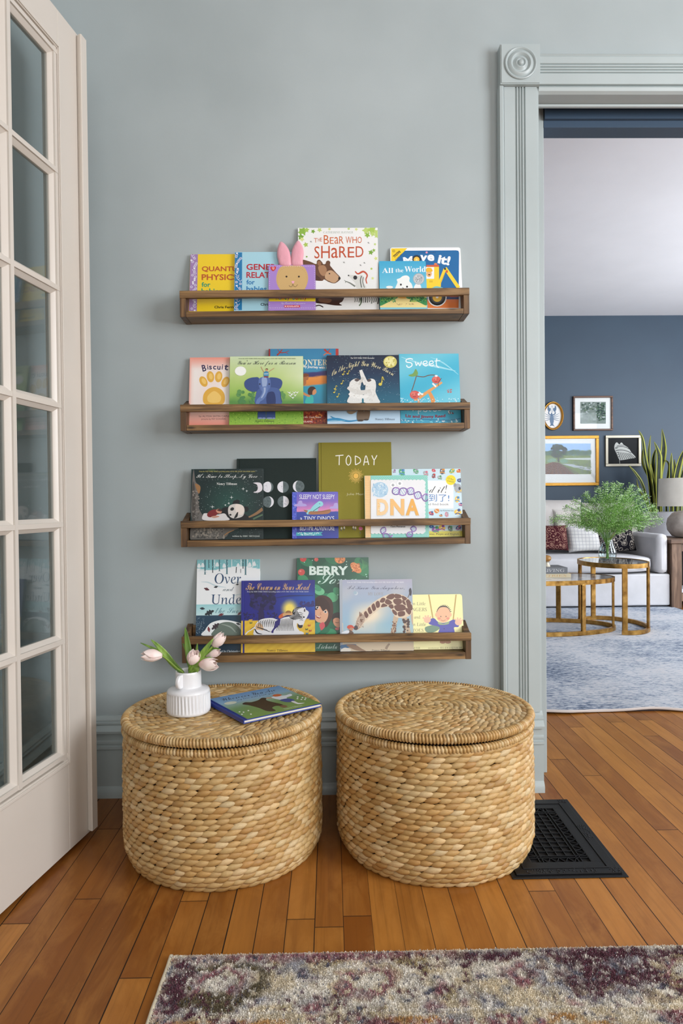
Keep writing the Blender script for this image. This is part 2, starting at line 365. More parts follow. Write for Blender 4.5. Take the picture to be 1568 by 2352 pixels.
ast = MB(); ap = [(-.002, -.045), (-.002, .0), (.006, .001), (.0065, .0045), (.0085, .005), (.009, .009), (.011, .0095), (.0115, .0145), (.010, .0165), (-.016, .0165), (-.016, -.045)]
ast.prism([(a+.008, b) for a, b in ap], lambda p, a: dE+dD*(p[0])+dZ*a+dN*p[1], .022, 2.15)
ast.build('edge_moulding', M_cream, door, smooth=30)
# ---------------------------------------------------------------- picture ledges
M_shelf = wood('stained_pine', (58, 40, 22), (128, 95, 56), (180, 141, 92), 'x', .5)
M_shelfv = wood('stained_pine_upright', (58, 40, 24), (104, 75, 46), (148, 112, 70), 'z', .5)
M_shelfd = wood('stained_pine_dark', (30, 22, 15), (50, 36, 24), (74, 54, 36), 'y', .6)
LD = .090; FY = YW-LD
def ledge(label, x0, x1, rt, rb, ft, bt, k, gi):
    """rt/rb rail top and bottom, ft/bt floor top and bottom (heights at the left end), k the rise towards the right"""
    o = thing('picture_ledge', label, 'shelf', ((x0+x1)/2, YW, bt), 'wall mounted wooden picture ledges'); L = x1-x0
    def bx(mb, a, b, ya, yb, za, zb):
        q = [(x, y, z+k*(x-x0)/L) for z in (za, zb) for (x, y) in ((a, ya), (b, ya), (b, yb), (a, yb))]; mb.hexa(q)
    r = MB(); bx(r, x0, x1, FY, FY+.0155, rb, rt); r.build('front_rail', M_shelf, o, bevel=.0012)
    f = MB(); bx(f, x0+.018, x1-.018, FY+.001, YW-.0135, bt+.0006, ft); f.build('bottom_board', M_shelf, o, bevel=.0012)
    b = MB(); bx(b, x0+.018, x1-.018, YW-.013, YW-.0005, bt+.0006, rt+.020); b.build('back_board', M_shelf, o, bevel=.001)
    for a, c in ((x0+.0006, x0+.0176), (x1-.0176, x1-.0006)):
        e = MB(); ya, ym = FY+.0006, FY+.016; kz = k*((a+c)/2-x0)/L
        pr = [(ya, bt), (YW-.0005, bt), (YW-.0005, rt+.024), (ym+.012, rt+.002), (ym, rt), (ym, rb-.0004), (ya, rb-.0004)]
        e.prism(pr, lambda p, s: (s, p[0], p[1]+kz), a, c); e.build('end_panel', M_shelfv, o, bevel=.0008)
    return dict(x0=x0, x1=x1, ft=ft, k=k, L=L)
LED = {}
for i, (n, x0, x1, rt, rb, ft, bt, k) in enumerate([('uppermost wooden picture ledge, directly under the bear and digger books', -.4385, .4205, 1.5306, 1.509, 1.4695, 1.4535, .0055),
    ('second wooden picture ledge from the top, holding the elephant cover book', -.441, .4205, 1.195, 1.1737, 1.1342, 1.1172, .0010),
    ('third wooden picture ledge from the top, holding the olive green book', -.4440, .4195, .8499, .8292, .7915, .7726, .0010),
    ('lowest wooden picture ledge, just above the woven baskets', -.4455, .419, .5056, .4824, .4476, .4267, .0008)]):
    LED[i+1] = ledge(n, x0, x1, rt, rb, ft, bt, k, i)
# ---------------------------------------------------------------- printed books
M_print = attr_mat('printed_cover', .32, .45, coat=.25)
M_cloth = attr_mat('book_cloth', .8, .2, 900, sheen=.2, bs=.5)
M_pages = paint('page_paper', (226, 220, 206), .8, .1, 600, .2)
M_pages2 = paint('page_board', (232, 230, 224), .6, .05, 600, .3)
CROPS = {1: (400, 500, 4.35556), 2: (680, 500, 3.73333), 3: (400, 780, 4.35556), 4: (680, 780, 3.73333), 5: (400, 1010, 4.35556),
         6: (680, 1010, 3.73333), 7: (400, 1270, 4.35556), 8: (680, 1270, 3.73333), 9: (280, 1430, 3.26667)}
def uni(s, style):
    if style in ('sans', 'bold', 'thin', 'light', 'fat'): return s
    up, lo = {'script': (0x1D4D0, 0x1D4EA), 'serif': (0x1D400, 0x1D41A), 'thinserif': (0x1D434, 0x1D44E), 'ital': (0x1D468, 0x1D482), 'hand': (0x1D608, 0x1D622), 'round': (0x1D5D4, 0x1D5EE)}[style]
    return ''.join(chr(up+ord(c)-65) if 'A' <= c <= 'Z' else chr(lo+ord(c)-97) if 'a' <= c <= 'z' else c for c in s).replace('\U0001d455', '\u210e')
TXT = {}
def textgeo(s, style):
    if (s, style) in TXT: return TXT[(s, style)]
    cu = bpy.data.curves.new('lettering', 'FONT'); cu.body = uni(s, style); cu.resolution_u = 3
    cu.offset = {'bold': .022, 'fat': .04, 'thin': -.012, 'light': -.004, 'thinserif': -.002, 'script': -.010, 'serif': -.004}.get(style, 0)
    if style == 'hand': cu.shear = 0
    o = bpy.data.objects.new('lettering', cu); COL.objects.link(o)
    dg = bpy.context.evaluated_depsgraph_get(); me = bpy.data.meshes.new_from_object(o.evaluated_get(dg))
    v = np.array([q.co[:2] for q in me.vertices]); f = [tuple(p.vertices) for p in me.polygons]
    bpy.data.objects.remove(o); bpy.data.curves.remove(cu); bpy.data.meshes.remove(me)
    v[:, 0] += v[:, 1]*(.22 if style == 'script' else -.19 if style == 'thinserif' else 0)
    lo, hi = v.min(0), v.max(0); TXT[(s, style)] = ((v-lo)/(hi-lo+1e-9), f); return TXT[(s, style)]
class Book:
    def __init__(s, label, group, kind, crop, frame, W, H, th, cover, mat=None, rad=0, hinge=None, loc=None):
        s.P0, s.U, s.V, s.N = frame; s.W, s.H, s.th = W, H, th; s.crop = CROPS[crop]; s.lay = .0001; s.mb = {}
        s.mat = mat or M_print; s.rad = rad
        s.o = thing(kind, label, 'book', s.P0+s.U*W/2-s.N*th/2, group)
        c = lin(cover); hard = rad == 0
        ins = .0022 if hard else .0004; bt = .0022 if hard else .0012
        def slab(name, m, u0, u1, v0, v1, n0, n1, col, r):
            mb = MB(); pts = []
            if r:
                for cx, cy, a0 in ((u1-r, v1-r, 0), (u0+r, v1-r, 90), (u0+r, v0+r, 180), (u1-r, v0+r, 270)):
                    pts += [(cx+r*math.cos(math.radians(a0+q*15)), cy+r*math.sin(math.radians(a0+q*15))) for q in range(7)]
            else: pts = [(u0, v0), (u1, v0), (u1, v1), (u0, v1)]
            mb.prism(pts, lambda p, n: s.P0+s.U*p[0]+s.V*p[1]+s.N*n, n0, n1, col); return mb.build(name, m, s.o, bevel=.0006 if hard else 0)
        if hinge:
            mb = MB(); h0, h1 = hinge
            for a, b, n1 in ((0, h0, 0), (h0, h1, -.0011), (h1, W, 0)): mb.frame_box(s.P0, s.U, s.V, s.N, a, b, 0, H, -bt, n1, c)
            mb.frame_box(s.P0, s.U, s.V, s.N, 0, bt, 0, H, -th+bt, -bt, c)
            s.fc = mb.build('front_cover', s.mat, s.o)
        else: s.fc = slab('front_cover', s.mat, 0, W, 0, H, -bt, 0, c, rad)
        slab('page_block', M_pages if hard else M_pages2, ins*1.2, W-ins, ins, H-ins, -th+bt+.0001, -bt-.0001, None, rad*.9)
        slab('back_cover', s.mat, 0, W, 0, H, -th, -th+bt, c, rad); s.hinge = hinge
    def pt(s, cx, cy):
        ox, oy, k = s.crop; d = ray(ox+cx/k, oy+cy/k); t = ((s.P0-CC)@s.N)/(d@s.N); q = CC+d*t-s.P0; return (q@s.U, q@s.V)
    def M(s, part): return s.mb.setdefault(part, MB())
    def nl(s): s.lay += 4e-6; return s.lay
    def put(s, uv, part, faces, col, clip=True):
        uv = np.asarray(uv, float); e = .0003
        if clip: uv = np.stack([np.clip(uv[:, 0], e, s.W-e), np.clip(uv[:, 1], e, s.H-e)], 1)
        n = s.nl(); s.M(part).add(s.P0+uv[:, :1]*s.U+uv[:, 1:]*s.V+n*s.N, faces, col)
    def bg(s, fn, nx=24, ny=24, part='cover_picture'):
        """fn(a, b) with a, b in 0..1 from the top left corner -> sRGB"""
        us = np.linspace(.0003, s.W-.0003, nx+1); vs_ = np.linspace(.0003, s.H-.0003, ny+1); uv = []; cs = []
        for j in range(ny+1):
            for i in range(nx+1):
                u, v = us[i], vs_[j]; r = s.rad
                if r:
                    cu = min(max(u, r), s.W-r); cv = min(max(v, r), s.H-r); d = math.hypot(u-cu, v-cv)
                    if d > r-.0002: u = cu+(u-cu)*(r-.0002)/d; v = cv+(v-cv)*(r-.0002)/d
                uv.append((u, v)); cs.append(lin(fn(u/s.W, 1-v/s.H)))
        fs = [(j*(nx+1)+i, j*(nx+1)+i+1, (j+1)*(nx+1)+i+1, (j+1)*(nx+1)+i) for j in range(ny) for i in range(nx)
              if not (s.hinge and s.hinge[0] < (us[i]+us[i+1])/2 < s.hinge[1])]
        s.put(uv, part, fs, cs)
    def P(s, col, pts, sm=True, part='cover_picture', n=5):
        pts = smoothpts(pts, n) if sm else pts
        s.put([s.pt(*p) for p in pts], part, [tuple(range(len(pts)))], lin(col))
    def E(s, col, cx, cy, rx, ry, rot=0, part='cover_picture', n=20, a0=0, a1=360):
        r = math.radians(rot); pts = []
        for k in range(n+(a1-a0 < 360)):
            a = math.radians(a0+(a1-a0)*k/n); x, y = rx*math.cos(a), ry*math.sin(a)
            pts.append((cx+x*math.cos(r)-y*math.sin(r), cy+x*math.sin(r)+y*math.cos(r)))
        s.P(col, pts, False, part)
    def S(s, col, pts, w, sm=True, part='cover_picture', n=5):
        pts = np.array(smoothpts(pts, n, False) if sm and len(pts) > 2 else pts, float); m = len(pts)
        ws = np.interp(np.linspace(0, 1, m), np.linspace(0, 1, len(w)), w) if hasattr(w, '__len__') else np.full(m, w)
        t = np.gradient(pts, axis=0); t /= np.linalg.norm(t, axis=1, keepdims=True)+1e-9; q = np.stack([-t[:, 1], t[:, 0]], 1)*ws[:, None]/2
        L = [s.pt(*p) for p in pts+q]+[s.pt(*p) for p in pts-q]
        s.put(L, part, [(i, i+1, m+i+1, m+i) for i in range(m-1)], lin(col))
    def R(s, col, x0, y0, x1, y1, part='cover_picture'): s.P(col, [(x0, y0), (x1, y0), (x1, y1), (x0, y1)], False, part)
    def dots(s, col, n, x0, y0, x1, y1, r0, r1, seed=1, part='cover_picture', ar=1.0):
        rr = random.Random(seed)
        for _ in range(n):
            r = rr.uniform(r0, r1); s.E(col[rr.randrange(len(col))] if isinstance(col, list) else col, rr.uniform(x0, x1), rr.uniform(y0, y1), r, r*ar, rr.uniform(0, 180), part, 7)
    def T(s, text, style, x0, y0, x1, y1, col, rot=0, part='title', arc=0, shear=0):
        v, f = textgeo(text, style); x = x0+v[:, 0]*(x1-x0); y = y1-v[:, 1]*(y1-y0)
        x = x+shear*(y1-y)
        if arc: y = y-arc*4*v[:, 0]*(1-v[:, 0])
        if rot:
            cx, cy = (x0+x1)/2, (y0+y1)/2; r = math.radians(rot); x, y = cx+(x-cx)*math.cos(r)-(y-cy)*math.sin(r), cy+(x-cx)*math.sin(r)+(y-cy)*math.cos(r)
        s.put([s.pt(a, b) for a, b in zip(x, y)], part, f, lin(col))
    def done(s):
        for k, mb in s.mb.items(): mb.build(k, M_print, s.fc)
        return s.o
def shelf_book(label, group, kind, led, crop, px, Lb, slope, th, cover, **kw):
    """px = (left x at top, left x at bottom, right x at top, right x at bottom, top y) in photo pixels"""
    sh = LED[led]; n = math.hypot(1, slope); V = np.array([0, slope, 1])/n; N = np.array([0, -1, slope])/n; U = np.array([1.0, 0, 0])
    xl0, xl1, xr0, xr1, yt = px; Y0 = YW-Lb; tmp = np.array([0, Y0, sh['ft']])
    def hit(x, y): d = ray(x, y); return CC+d*(((tmp-CC)@N)/(d@N))
    ytb = {1: 710, 2: 974, 3: 1240, 4: 1504}[led]
    xa = (hit(xl0, yt)[0]+hit(xl1, ytb)[0])/2; xb = (hit(xr0, yt)[0]+hit(xr1, ytb)[0])/2
    zf = sh['ft']+sh['k']*((xa+xb)/2-sh['x0'])/sh['L']+.0004
    H = (hit((xl0+xr0)/2, yt)-np.array([0, Y0, zf]))@V
    # keep the lower back edge off the ledge floor
    P0 = np.array([xa, Y0, zf+.0005+(abs(sh['k'])*.15)])
    return Book(label, group, kind, crop, (P0, U, V, N), xb-xa, H-.0005, th, cover, **kw)
G1, G2, G3, G4 = ['picture books on the %s ledge' % q for q in ('top', 'second', 'third', 'lowest')]
WHITE = (238, 238, 236)
def lerp(a, b, t): t = min(max(t, 0), 1); return tuple(a[i]+(b[i]-a[i])*t for i in range(3))
def ramp(stops):
    def f(t):
        for (a, c), (b, d) in zip(stops, stops[1:]):
            if t <= b: return lerp(c, d, (t-a)/(b-a+1e-9))
        return stops[-1][1]
    return f
def swirl_band(b, x0, x1, y0, y1, base, seed, sl=0):
    b.P(base, [(x0, y0), (x1, y0), (x1-sl, y1), (x0-sl, y1)], False)
    rr = random.Random(seed)
    for k in range(34):
        cy = y0+(y1-y0)*(k+.5)/34; cx = rr.uniform(x0+14, x1-14)-sl*(cy-y0)/(y1-y0); q = rr.random()
        if q < .5: b.E((222, 218, 232), cx, cy, 13, 12); b.E(base, cx, cy, 8, 7.5); b.E((222, 218, 232), cx, cy, 3, 3)
        elif q < .8: b.S((222, 218, 232), [(cx-16, cy-8), (cx, cy+9), (cx+16, cy-6)], 4.5)
        else: b.R((232, 230, 238), cx-9, cy-6, cx+9, cy+9)
# ---- top ledge
b = shelf_book('yellow board book with rust red capital letters, at left end of the uppermost ledge', G1, 'board_book', 1, 1, (437, 433.7, 566, 563, 584.5), .048, .20, .009, (243, 208, 38), rad=.0015)
b.bg(lambda a, c: (241, 206, 40), 2, 2); swirl_band(b, 158, 237, 366, 935, (160, 128, 178), 3, 11)
b.T('QUANTUM', 'bold', 276, 487, 700, 545, (188, 84, 42)); b.T('PHYSICS', 'bold', 274, 566, 634, 625, (188, 84, 42))
b.T('for', 'bold', 274, 645, 362, 693, (38, 150, 112)); b.T('babies', 'bold', 272, 708, 478, 764, (38, 150, 112)); b.T('Chris Ferrie', 'bold', 402, 882, 612, 908, (40, 35, 30), part='author_line'); b.done()
b = shelf_book('pale blue board book with red capital letters, left of the rabbit ear book', G1, 'board_book', 1, 1, (538.5, 538, 671, 670, 579.5), .0585, .20, .009, (170, 214, 228), rad=.0015)
b.bg(lambda a, c: (168, 212, 226), 2, 2); swirl_band(b, 603, 679, 348, 925, (34, 122, 176), 8, 2)
b.T('GENERAL', 'bold', 722, 463, 1128, 523, (186, 34, 52)); b.T('RELATIVITY', 'bold', 722, 544, 1150, 603, (186, 34, 52))
b.T('for', 'bold', 722, 621, 805, 669, (36, 120, 178)); b.T('babies', 'bold', 722, 686, 925, 738, (36, 120, 178)); b.T('Chris Ferrie', 'bold', 864, 854, 1062, 881, (40, 38, 42), part='author_line'); b.done()
b = shelf_book('purple board book with tan face and pink satin rabbit ears on uppermost ledge', G1, 'board_book', 1, 1, (616.8, 615.9, 724.2, 724.6, 609), .069, .20, .009, (168, 132, 204), rad=.006)
b.bg(lambda a, c: (170, 134, 206), 10, 10)
b.P((208, 172, 114), [(1070, 490), (1180, 478), (1290, 490), (1335, 570), (1330, 660), (1280, 745), (1180, 775), (1085, 745), (1028, 665), (1025, 570)])
for k in range(44):
    a = 2*math.pi*k/44; b.E((150, 112, 60), 1180+152*math.cos(a)*(1-.04*math.cos(4*a)), 625+140*math.sin(a), 3, 1.6, math.degrees(a)+90, n=6)
for x in range(960, 1405, 22): b.R((232, 222, 240), x, 486, x+11, 489); b.R((232, 222, 240), x, 903, x+11, 906)
for y in range(500, 900, 22): b.R((232, 222, 240), 951, y, 954, y+11); b.R((232, 222, 240), 1402, y, 1405, y+11)
for x in (1123, 1247): b.E((40, 30, 24), x, 590, 9, 9)
b.P((240, 170, 190), [(1172, 640), (1187, 634), (1203, 640), (1187, 662)]); b.S((70, 50, 36), [(1148, 676), (1160, 690), (1178, 688), (1187, 662), (1196, 686), (1216, 690), (1234, 668)], 2.5)
b.R((240, 214, 60), 946, 780, 1413, 838)
for w, cs, x, dx in (('Honey', ((150, 60, 60), (60, 110, 160), (200, 110, 50), (60, 120, 80), (130, 60, 120)), 1018, 28), ('Bunny', ((60, 130, 170), (190, 70, 60), (80, 130, 70), (140, 70, 140), (170, 50, 60)), 1184, 29)):
    for i, ch in enumerate(w): b.T(ch, 'bold', x+i*dx, 786 if ch in 'HB' else 796, x+i*dx+23, 830 if ch == 'y' else 822, cs[i])
b.T('by Sandra Magsamen', 'script', 1070, 846, 1310, 870, (240, 234, 244), part='author_line')
b.R((206, 40, 48), 1100, 876, 1258, 898, part='publisher_mark'); b.T('SCHOLASTIC', 'bold', 1126, 880, 1250, 894, (245, 240, 240), part='publisher_mark'); b.E((245, 240, 240), 1112, 887, 8, 5, part='publisher_mark')
b.P((206, 42, 40), [(990, 536), (966, 512), (968, 490), (990, 496), (1012, 488), (1016, 510)], part='sticker')
for i in range(3): b.R((244, 210, 200), 976+i*3, 500+i*9, 1006-i*3, 504+i*9, part='sticker')
def plush_ear(name, pts):
    mb = MB(); P = smoothpts(pts, 5); c = np.mean(P, 0); rings = []
    for (sc, h) in ((1, 0), (.97, .004), (.85, .0075), (.6, .0095), (.3, .0102), (.02, .0104)):
        rings.append([(c+(np.array(p)-c)*sc, h) for p in P])
    V3 = lambda q, h: b.P0+b.U*b.pt(*q)[0]+b.V*b.pt(*q)[1]+b.N*(h-.004)
    G = np.array([[V3(q, h) for q, h in r] for r in rings]+[[V3(q, -h*.35) for q, h in r] for r in rings[1:]])
    n = len(P); front = G[:6]; back = np.concatenate([G[:1], G[6:]])
    for k, GG in enumerate((front, back)):
        fs = [((i*n+j), (i*n+(j+1) % n), ((i+1)*n+(j+1) % n), ((i+1)*n+j)) for i in range(len(GG)-1) for j in range(n)]
        if k: fs = [f[::-1] for f in fs]
        mb.add(GG.reshape(-1, 3), fs)
    return mb.build(name, M_satin, b.o, smooth=60)
M_satin = newmat('pink_satin', (232, 164, 178), .36); _t = NT(M_satin); _t.bump(_t.noise(_t.mapping(_t.geo(), (120, 120, 40)), 1.0, 2), .5, .002); _t.b.inputs['Sheen Weight'].default_value = .3
plush_ear('ear', [(1068, 234), (1120, 275), (1158, 350), (1168, 478), (1062, 478), (1036, 420), (1026, 350), (1040, 275)])
plush_ear('ear', [(1240, 224), (1280, 275), (1295, 345), (1286, 420), (1278, 478), (1176, 478), (1168, 400), (1178, 320), (1205, 260)])
b.done()
b = shelf_book('tall white picture book with brown bear head and green leaves on uppermost ledge', G1, 'picture_book', 1, 2, (685.2, 683, 867.2, 870.5, 524), .0505, .155, .010, (236, 236, 233))
b.bg(lambda a, c: lerp((240, 240, 238), (230, 229, 226), c), 2, 6)
rr = random.Random(4)
def leafblob(bk, x, y, r, col, part='cover_picture'):
    pts = []; a0 = rr.uniform(0, 6)
    for k in range(10): a = a0+k*.628; q = r*(1 if k % 2 else .55); pts.append((x+q*math.cos(a), y+q*math.sin(a)))
    bk.P(col, pts, True, part, 3)
GRN = [(170, 200, 90), (140, 182, 70), (190, 212, 120), (120, 165, 60), (214, 222, 140)]
for x, y, r in ((60, 115, 42), (40, 165, 30), (90, 105, 25), (145, 118, 20), (200, 105, 22), (82, 232, 24), (50, 185, 22), (38, 125, 25), (600, 110, 38), (650, 105, 42), (685, 125, 30), (610, 150, 26), (655, 140, 25), (690, 155, 24), (515, 100, 15), (640, 298, 24), (665, 280, 16), (675, 228, 12), (683, 350, 18), (645, 438, 12), (655, 520, 14), (450, 95, 14), (285, 98, 14), (90, 335, 10)): leafblob(b, x, y, r, GRN[rr.randrange(5)])
b.T('CATHERINE RAYNER', 'thinserif', 232, 117, 488, 135, (150, 165, 150), part='author_line')
for s_, x0, y0, x1, y1 in (('T', 152, 176, 182, 214), ('H', 186, 174, 203, 206), ('E', 206, 172, 222, 204), ('B', 236, 150, 280, 226), ('E', 288, 168, 322, 224), ('a', 328, 166, 362, 224), ('R', 368, 160, 406, 224), ('W', 424, 162, 476, 222), ('H', 482, 164, 520, 218), ('O', 526, 164, 562, 218)): b.T(s_, 'sans', x0, y0, x1, y1, (204, 98, 44))
for s_, x0, y0, x1, y1 in (('S', 156, 246, 200, 350), ('H', 214, 242, 288, 348), ('a', 300, 258, 358, 346), ('R', 368, 246, 432, 342), ('E', 442, 252, 498, 342), ('D', 510, 246, 576, 338)): b.T(s_, 'sans', x0, y0, x1, y1, (192, 78, 42))
BR = (104, 70, 48)
b.P(BR, [(40, 368), (110, 374), (170, 398), (178, 372), (198, 360), (220, 380), (232, 398), (250, 396), (258, 376), (276, 368), (292, 382), (290, 408), (306, 430), (340, 470), (378, 512), (372, 535), (330, 563), (280, 552), (240, 530), (222, 542), (160, 538), (60, 520), (20, 480)])
b.P((196, 158, 122), [(255, 470), (300, 452), (345, 484), (366, 518), (330, 558), (285, 545), (248, 520)]); b.P((168, 126, 92), [(190, 420), (240, 410), (262, 450), (240, 500), (205, 480)])
b.P((150, 108, 76), [(182, 384), (198, 370), (214, 390), (206, 414), (188, 408)]); b.P((76, 48, 34), [(60, 470), (150, 480), (215, 530), (160, 538), (40, 520)])
b.E((24, 18, 16), 370, 520, 10, 12); b.E((24, 18, 16), 285, 480, 6, 6)
b.P((214, 214, 208), [(446, 494), (490, 492), (530, 500), (560, 490), (585, 520), (580, 560), (600, 604), (520, 604), (505, 560), (470, 520)]); b.E((40, 42, 44), 506, 514, 17, 18); b.E((20, 20, 22), 449, 496, 6, 6)
b.S((120, 126, 116), [(420, 545), (460, 560), (505, 590)], (6, 14)); b.S((120, 126, 116), [(412, 536), (425, 548), (420, 560)], 4); b.S((60, 66, 62), [(560, 500), (550, 540), (560, 600)], 7); b.S((60, 66, 62), [(575, 510), (570, 550), (585, 600)], 5)
b.S((196, 84, 60), [(505, 460), (530, 482), (575, 462), (608, 492), (598, 530), (606, 566)], (8, 16, 12, 8))
for x, y in ((127, 206), (620, 216), (410, 384), (585, 388), (552, 408)): b.S((90, 90, 90), [(x-9, y-4), (x, y), (x+8, y+5)], 3); b.S((90, 90, 90), [(x-4, y+6), (x+2, y-7)], 3)
b.P((58, 32, 24), [(160, 680), (390, 672), (398, 715), (370, 735), (392, 752), (330, 752), (250, 740), (165, 728)]); b.P((110, 74, 50), [(200, 690), (300, 700), (280, 730), (200, 720)]); b.S((40, 24, 20), [(165, 758), (200, 752), (232, 768)], 9)
for x in range(500, 710, 18): b.S((52, 56, 54) if x % 4 else (120, 126, 118), [(x, 670+rr.uniform(0, 12)), (x+6, 700), (x+2, 722+rr.uniform(0, 20))], rr.uniform(5, 13))
b.S((84, 104, 74), [(548, 690), (556, 730), (540, 756)], 9); b.done()
b = shelf_book('white edged blue board book with yellow digger arm, right end of uppermost ledge', G1, 'board_book', 1, 2, (897.6, 897, 1059.8, 1060.5, 569.5), .048, .20, .011, (238, 240, 240), rad=.007)
b.bg(lambda a, c: (238, 240, 241), 8, 8); b.P((26, 104, 162), [(816, 284), (1370, 280), (1390, 284), (1396, 300), (1392, 700), (816, 700)], False)
b.P((38, 62, 120), [(816, 672), (1393, 672), (1393, 700), (816, 700)], False); b.P((228, 126, 66), [(816, 700), (1393, 700), (1392, 775), (816, 775)], False)
b.P((244, 208, 48), [(814, 264), (952, 262), (814, 404)], False)
b.T('things that', 'bold', 820, 306, 884, 318, (70, 66, 50), -42); b.T('move', 'bold', 830, 300, 900, 322, (50, 46, 36), -42); b.T('on every page!', 'bold', 838, 330, 916, 341, (70, 66, 50), -42); b.E((90, 84, 50), 836, 286, 11, 11); b.E((244, 208, 48), 836, 286, 8, 8); b.E((90, 84, 50), 836, 286, 3, 3)
b.T('priddy', 'light', 1046, 290, 1104, 306, (36, 60, 96), part='publisher_mark'); b.E((236, 150, 170), 1118, 298, 9, 9, part='publisher_mark'); b.T('books', 'light', 1132, 289, 1196, 303, (36, 60, 96), part='publisher_mark')
b.T('M', 'fat', 918, 334, 1000, 396, (244, 246, 246), -8)
for k in range(18): a = k*math.pi/9; b.S((28, 28, 30), [(1032+24*math.cos(a), 360+24*math.sin(a)), (1032+41*math.cos(a), 360+41*math.sin(a))], 8, False)
b.E((28, 28, 30), 1032, 360, 33, 33); b.E((244, 190, 70), 1032, 360, 25, 25); b.E((250, 222, 140), 1032, 360, 9, 9)
b.T('v', 'fat', 1060, 322, 1122, 376, (244, 246, 246), 6); b.T('e', 'fat', 1124, 316, 1184, 372, (244, 246, 246), 3); b.T('it!', 'fat', 1216, 322, 1320, 402, (244, 246, 246), 12)
b.P((204, 92, 62), [(1116, 406), (1222, 404), (1224, 422), (1116, 422)], False); b.P((232, 130, 70), [(1182, 404), (1184, 390), (1206, 390), (1208, 404)], False)
b.R((244, 206, 54), 1100, 422, 1224, 604); b.R((236, 238, 240), 1104, 424, 1182, 524); b.E((226, 176, 120), 1138, 480, 24, 30); b.P((236, 180, 50), [(1110, 462), (1118, 434), (1140, 428), (1160, 436), (1166, 462)]); b.E((60, 50, 44), 1140, 490, 10, 5); b.R((222, 182, 40), 1140, 538, 1170, 556)
b.S((246, 208, 54), [(1226, 600), (1228, 560), (1276, 440)], 26, False); b.S((246, 208, 54), [(1276, 432), (1392, 602)], 30, False); b.S((214, 160, 40), [(1236, 560), (1280, 460)], 4, False); b.E((40, 36, 34), 1276, 440, 9, 9); b.E((206, 84, 56), 1291, 462, 9, 12)
b.P((120, 190, 190), [(1170, 600), (1200, 588), (1250, 598), (1250, 606), (1170, 606)])
b.E((232, 232, 230), 1208, 684, 82, 78); b.E((30, 30, 32), 1208, 684, 72, 70); b.E((70, 70, 72), 1208, 684, 54, 52); b.E((238, 190, 60), 1208, 684, 40, 38); b.E((240, 240, 236), 1208, 680, 12, 12); b.R((196, 66, 50), 1318, 672, 1390, 680); b.done()
b = shelf_book('small sky blue board book with silver round seal, in front of the digger book', G1, 'board_book', 1, 2, (871, 871, 978.8, 979.6, 600.5), .0605, .20, .009, (74, 178, 214), rad=.004)
b.bg(lambda a, c: lerp((64, 168, 208), (140, 210, 228), c*1.2), 8, 12)
b.T('All', 'serif', 736, 430, 832, 474, (244, 246, 246)); b.T('the', 'serif', 852, 436, 918, 468, (244, 246, 246)); b.T('World', 'serif', 928, 418, 1110, 466, (244, 246, 246))
b.P((240, 242, 238), [(850, 600), (868, 555), (862, 530), (890, 518), (915, 500), (950, 496), (972, 515), (970, 545), (990, 570), (994, 612), (920, 625), (850, 620)]); b.E((34, 34, 34), 897, 574, 8, 9); b.E((34, 34, 34), 950, 592, 8, 9); b.S((60, 60, 60), [(908, 600), (922, 606)], 4)
b.E((236, 238, 234), 800, 596, 30, 12); b.P((240, 240, 236), [(1010, 610), (1020, 575), (1044, 560), (1066, 580), (1068, 610)])
b.E((168, 172, 174), 1050, 525, 49, 49, part='sticker'); b.E((196, 200, 202), 1050, 525, 44, 44, part='sticker'); b.E((176, 180, 182), 1050, 525, 33, 33, part='sticker'); b.dots([(140, 144, 146), (214, 218, 220)], 60, 1022, 498, 1078, 552, 2, 5, 3, 'sticker')
b.R((242, 222, 150), 714, 664, 1117, 770); b.P((226, 170, 60), [(870, 664), (960, 664), (950, 690), (880, 690)])
b.P((74, 150, 92), [(712, 690), (780, 676), (862, 672), (866, 690), (820, 706), (780, 730), (712, 756)]); b.P((74, 150, 92), [(948, 680), (1020, 672), (1118, 690), (1118, 752), (1060, 730), (1010, 706), (952, 694)])
b.dots([(44, 110, 70), (150, 200, 90), (100, 176, 120)], 90, 716, 676, 850, 722, 4, 9, 5, ar=.5); b.dots([(44, 110, 70), (150, 200, 90), (100, 176, 120)], 90, 968, 676, 1112, 722, 4, 9, 6, ar=.5)
b.dots([(170, 132, 110)], 26, 864, 738, 1010, 752, 2, 4, 9, ar=.6); b.done()
# ---- second ledge
b = shelf_book('salmon edged book with golden paw print, leftmost on the second ledge', G2, 'picture_book', 2, 3, (437.4, 431, 556, 552, 821), .048, .165, .010, (238, 170, 150), hinge=(.0055, .0085))
def fbis(a, c):
    e = min(c/.20+.1, (1-c)/.26, a/.10+.35, 1); n = .5+.5*math.sin(9*a+3*c); return lerp((236, 142, 122), (240, 232, 226), e*(.92+.08*n))
b.bg(fbis, 20, 24)
for ch, x0, y0, x1, y1, r_ in (('B', 278, 252, 318, 318, -12), ('i', 330, 252, 340, 300, -5), ('s', 348, 262, 376, 300, -3), ('c', 388, 262, 420, 300, 0), ('u', 430, 264, 462, 302, 4), ('i', 476, 248, 486, 300, 6), ('t', 500, 250, 542, 306, 9)): b.T(ch, 'bold', x0, y0, x1, y1, (44, 36, 82), r_)
GD = (226, 174, 70)
b.P(GD, [(300, 640), (290, 560), (330, 500), (400, 474), (470, 500), (505, 560), (492, 640), (400, 656)])
for x, y, r_ in ((292, 420, -28), (362, 372, -8), (444, 372, 8), (512, 424, 28)): b.E(GD, x, y, 37, 56, r_); b.E((240, 200, 110), x+4, y-4, 19, 32, r_)
b.P((240, 200, 110), [(340, 620), (335, 565), (400, 515), (465, 565), (455, 620), (400, 634)])
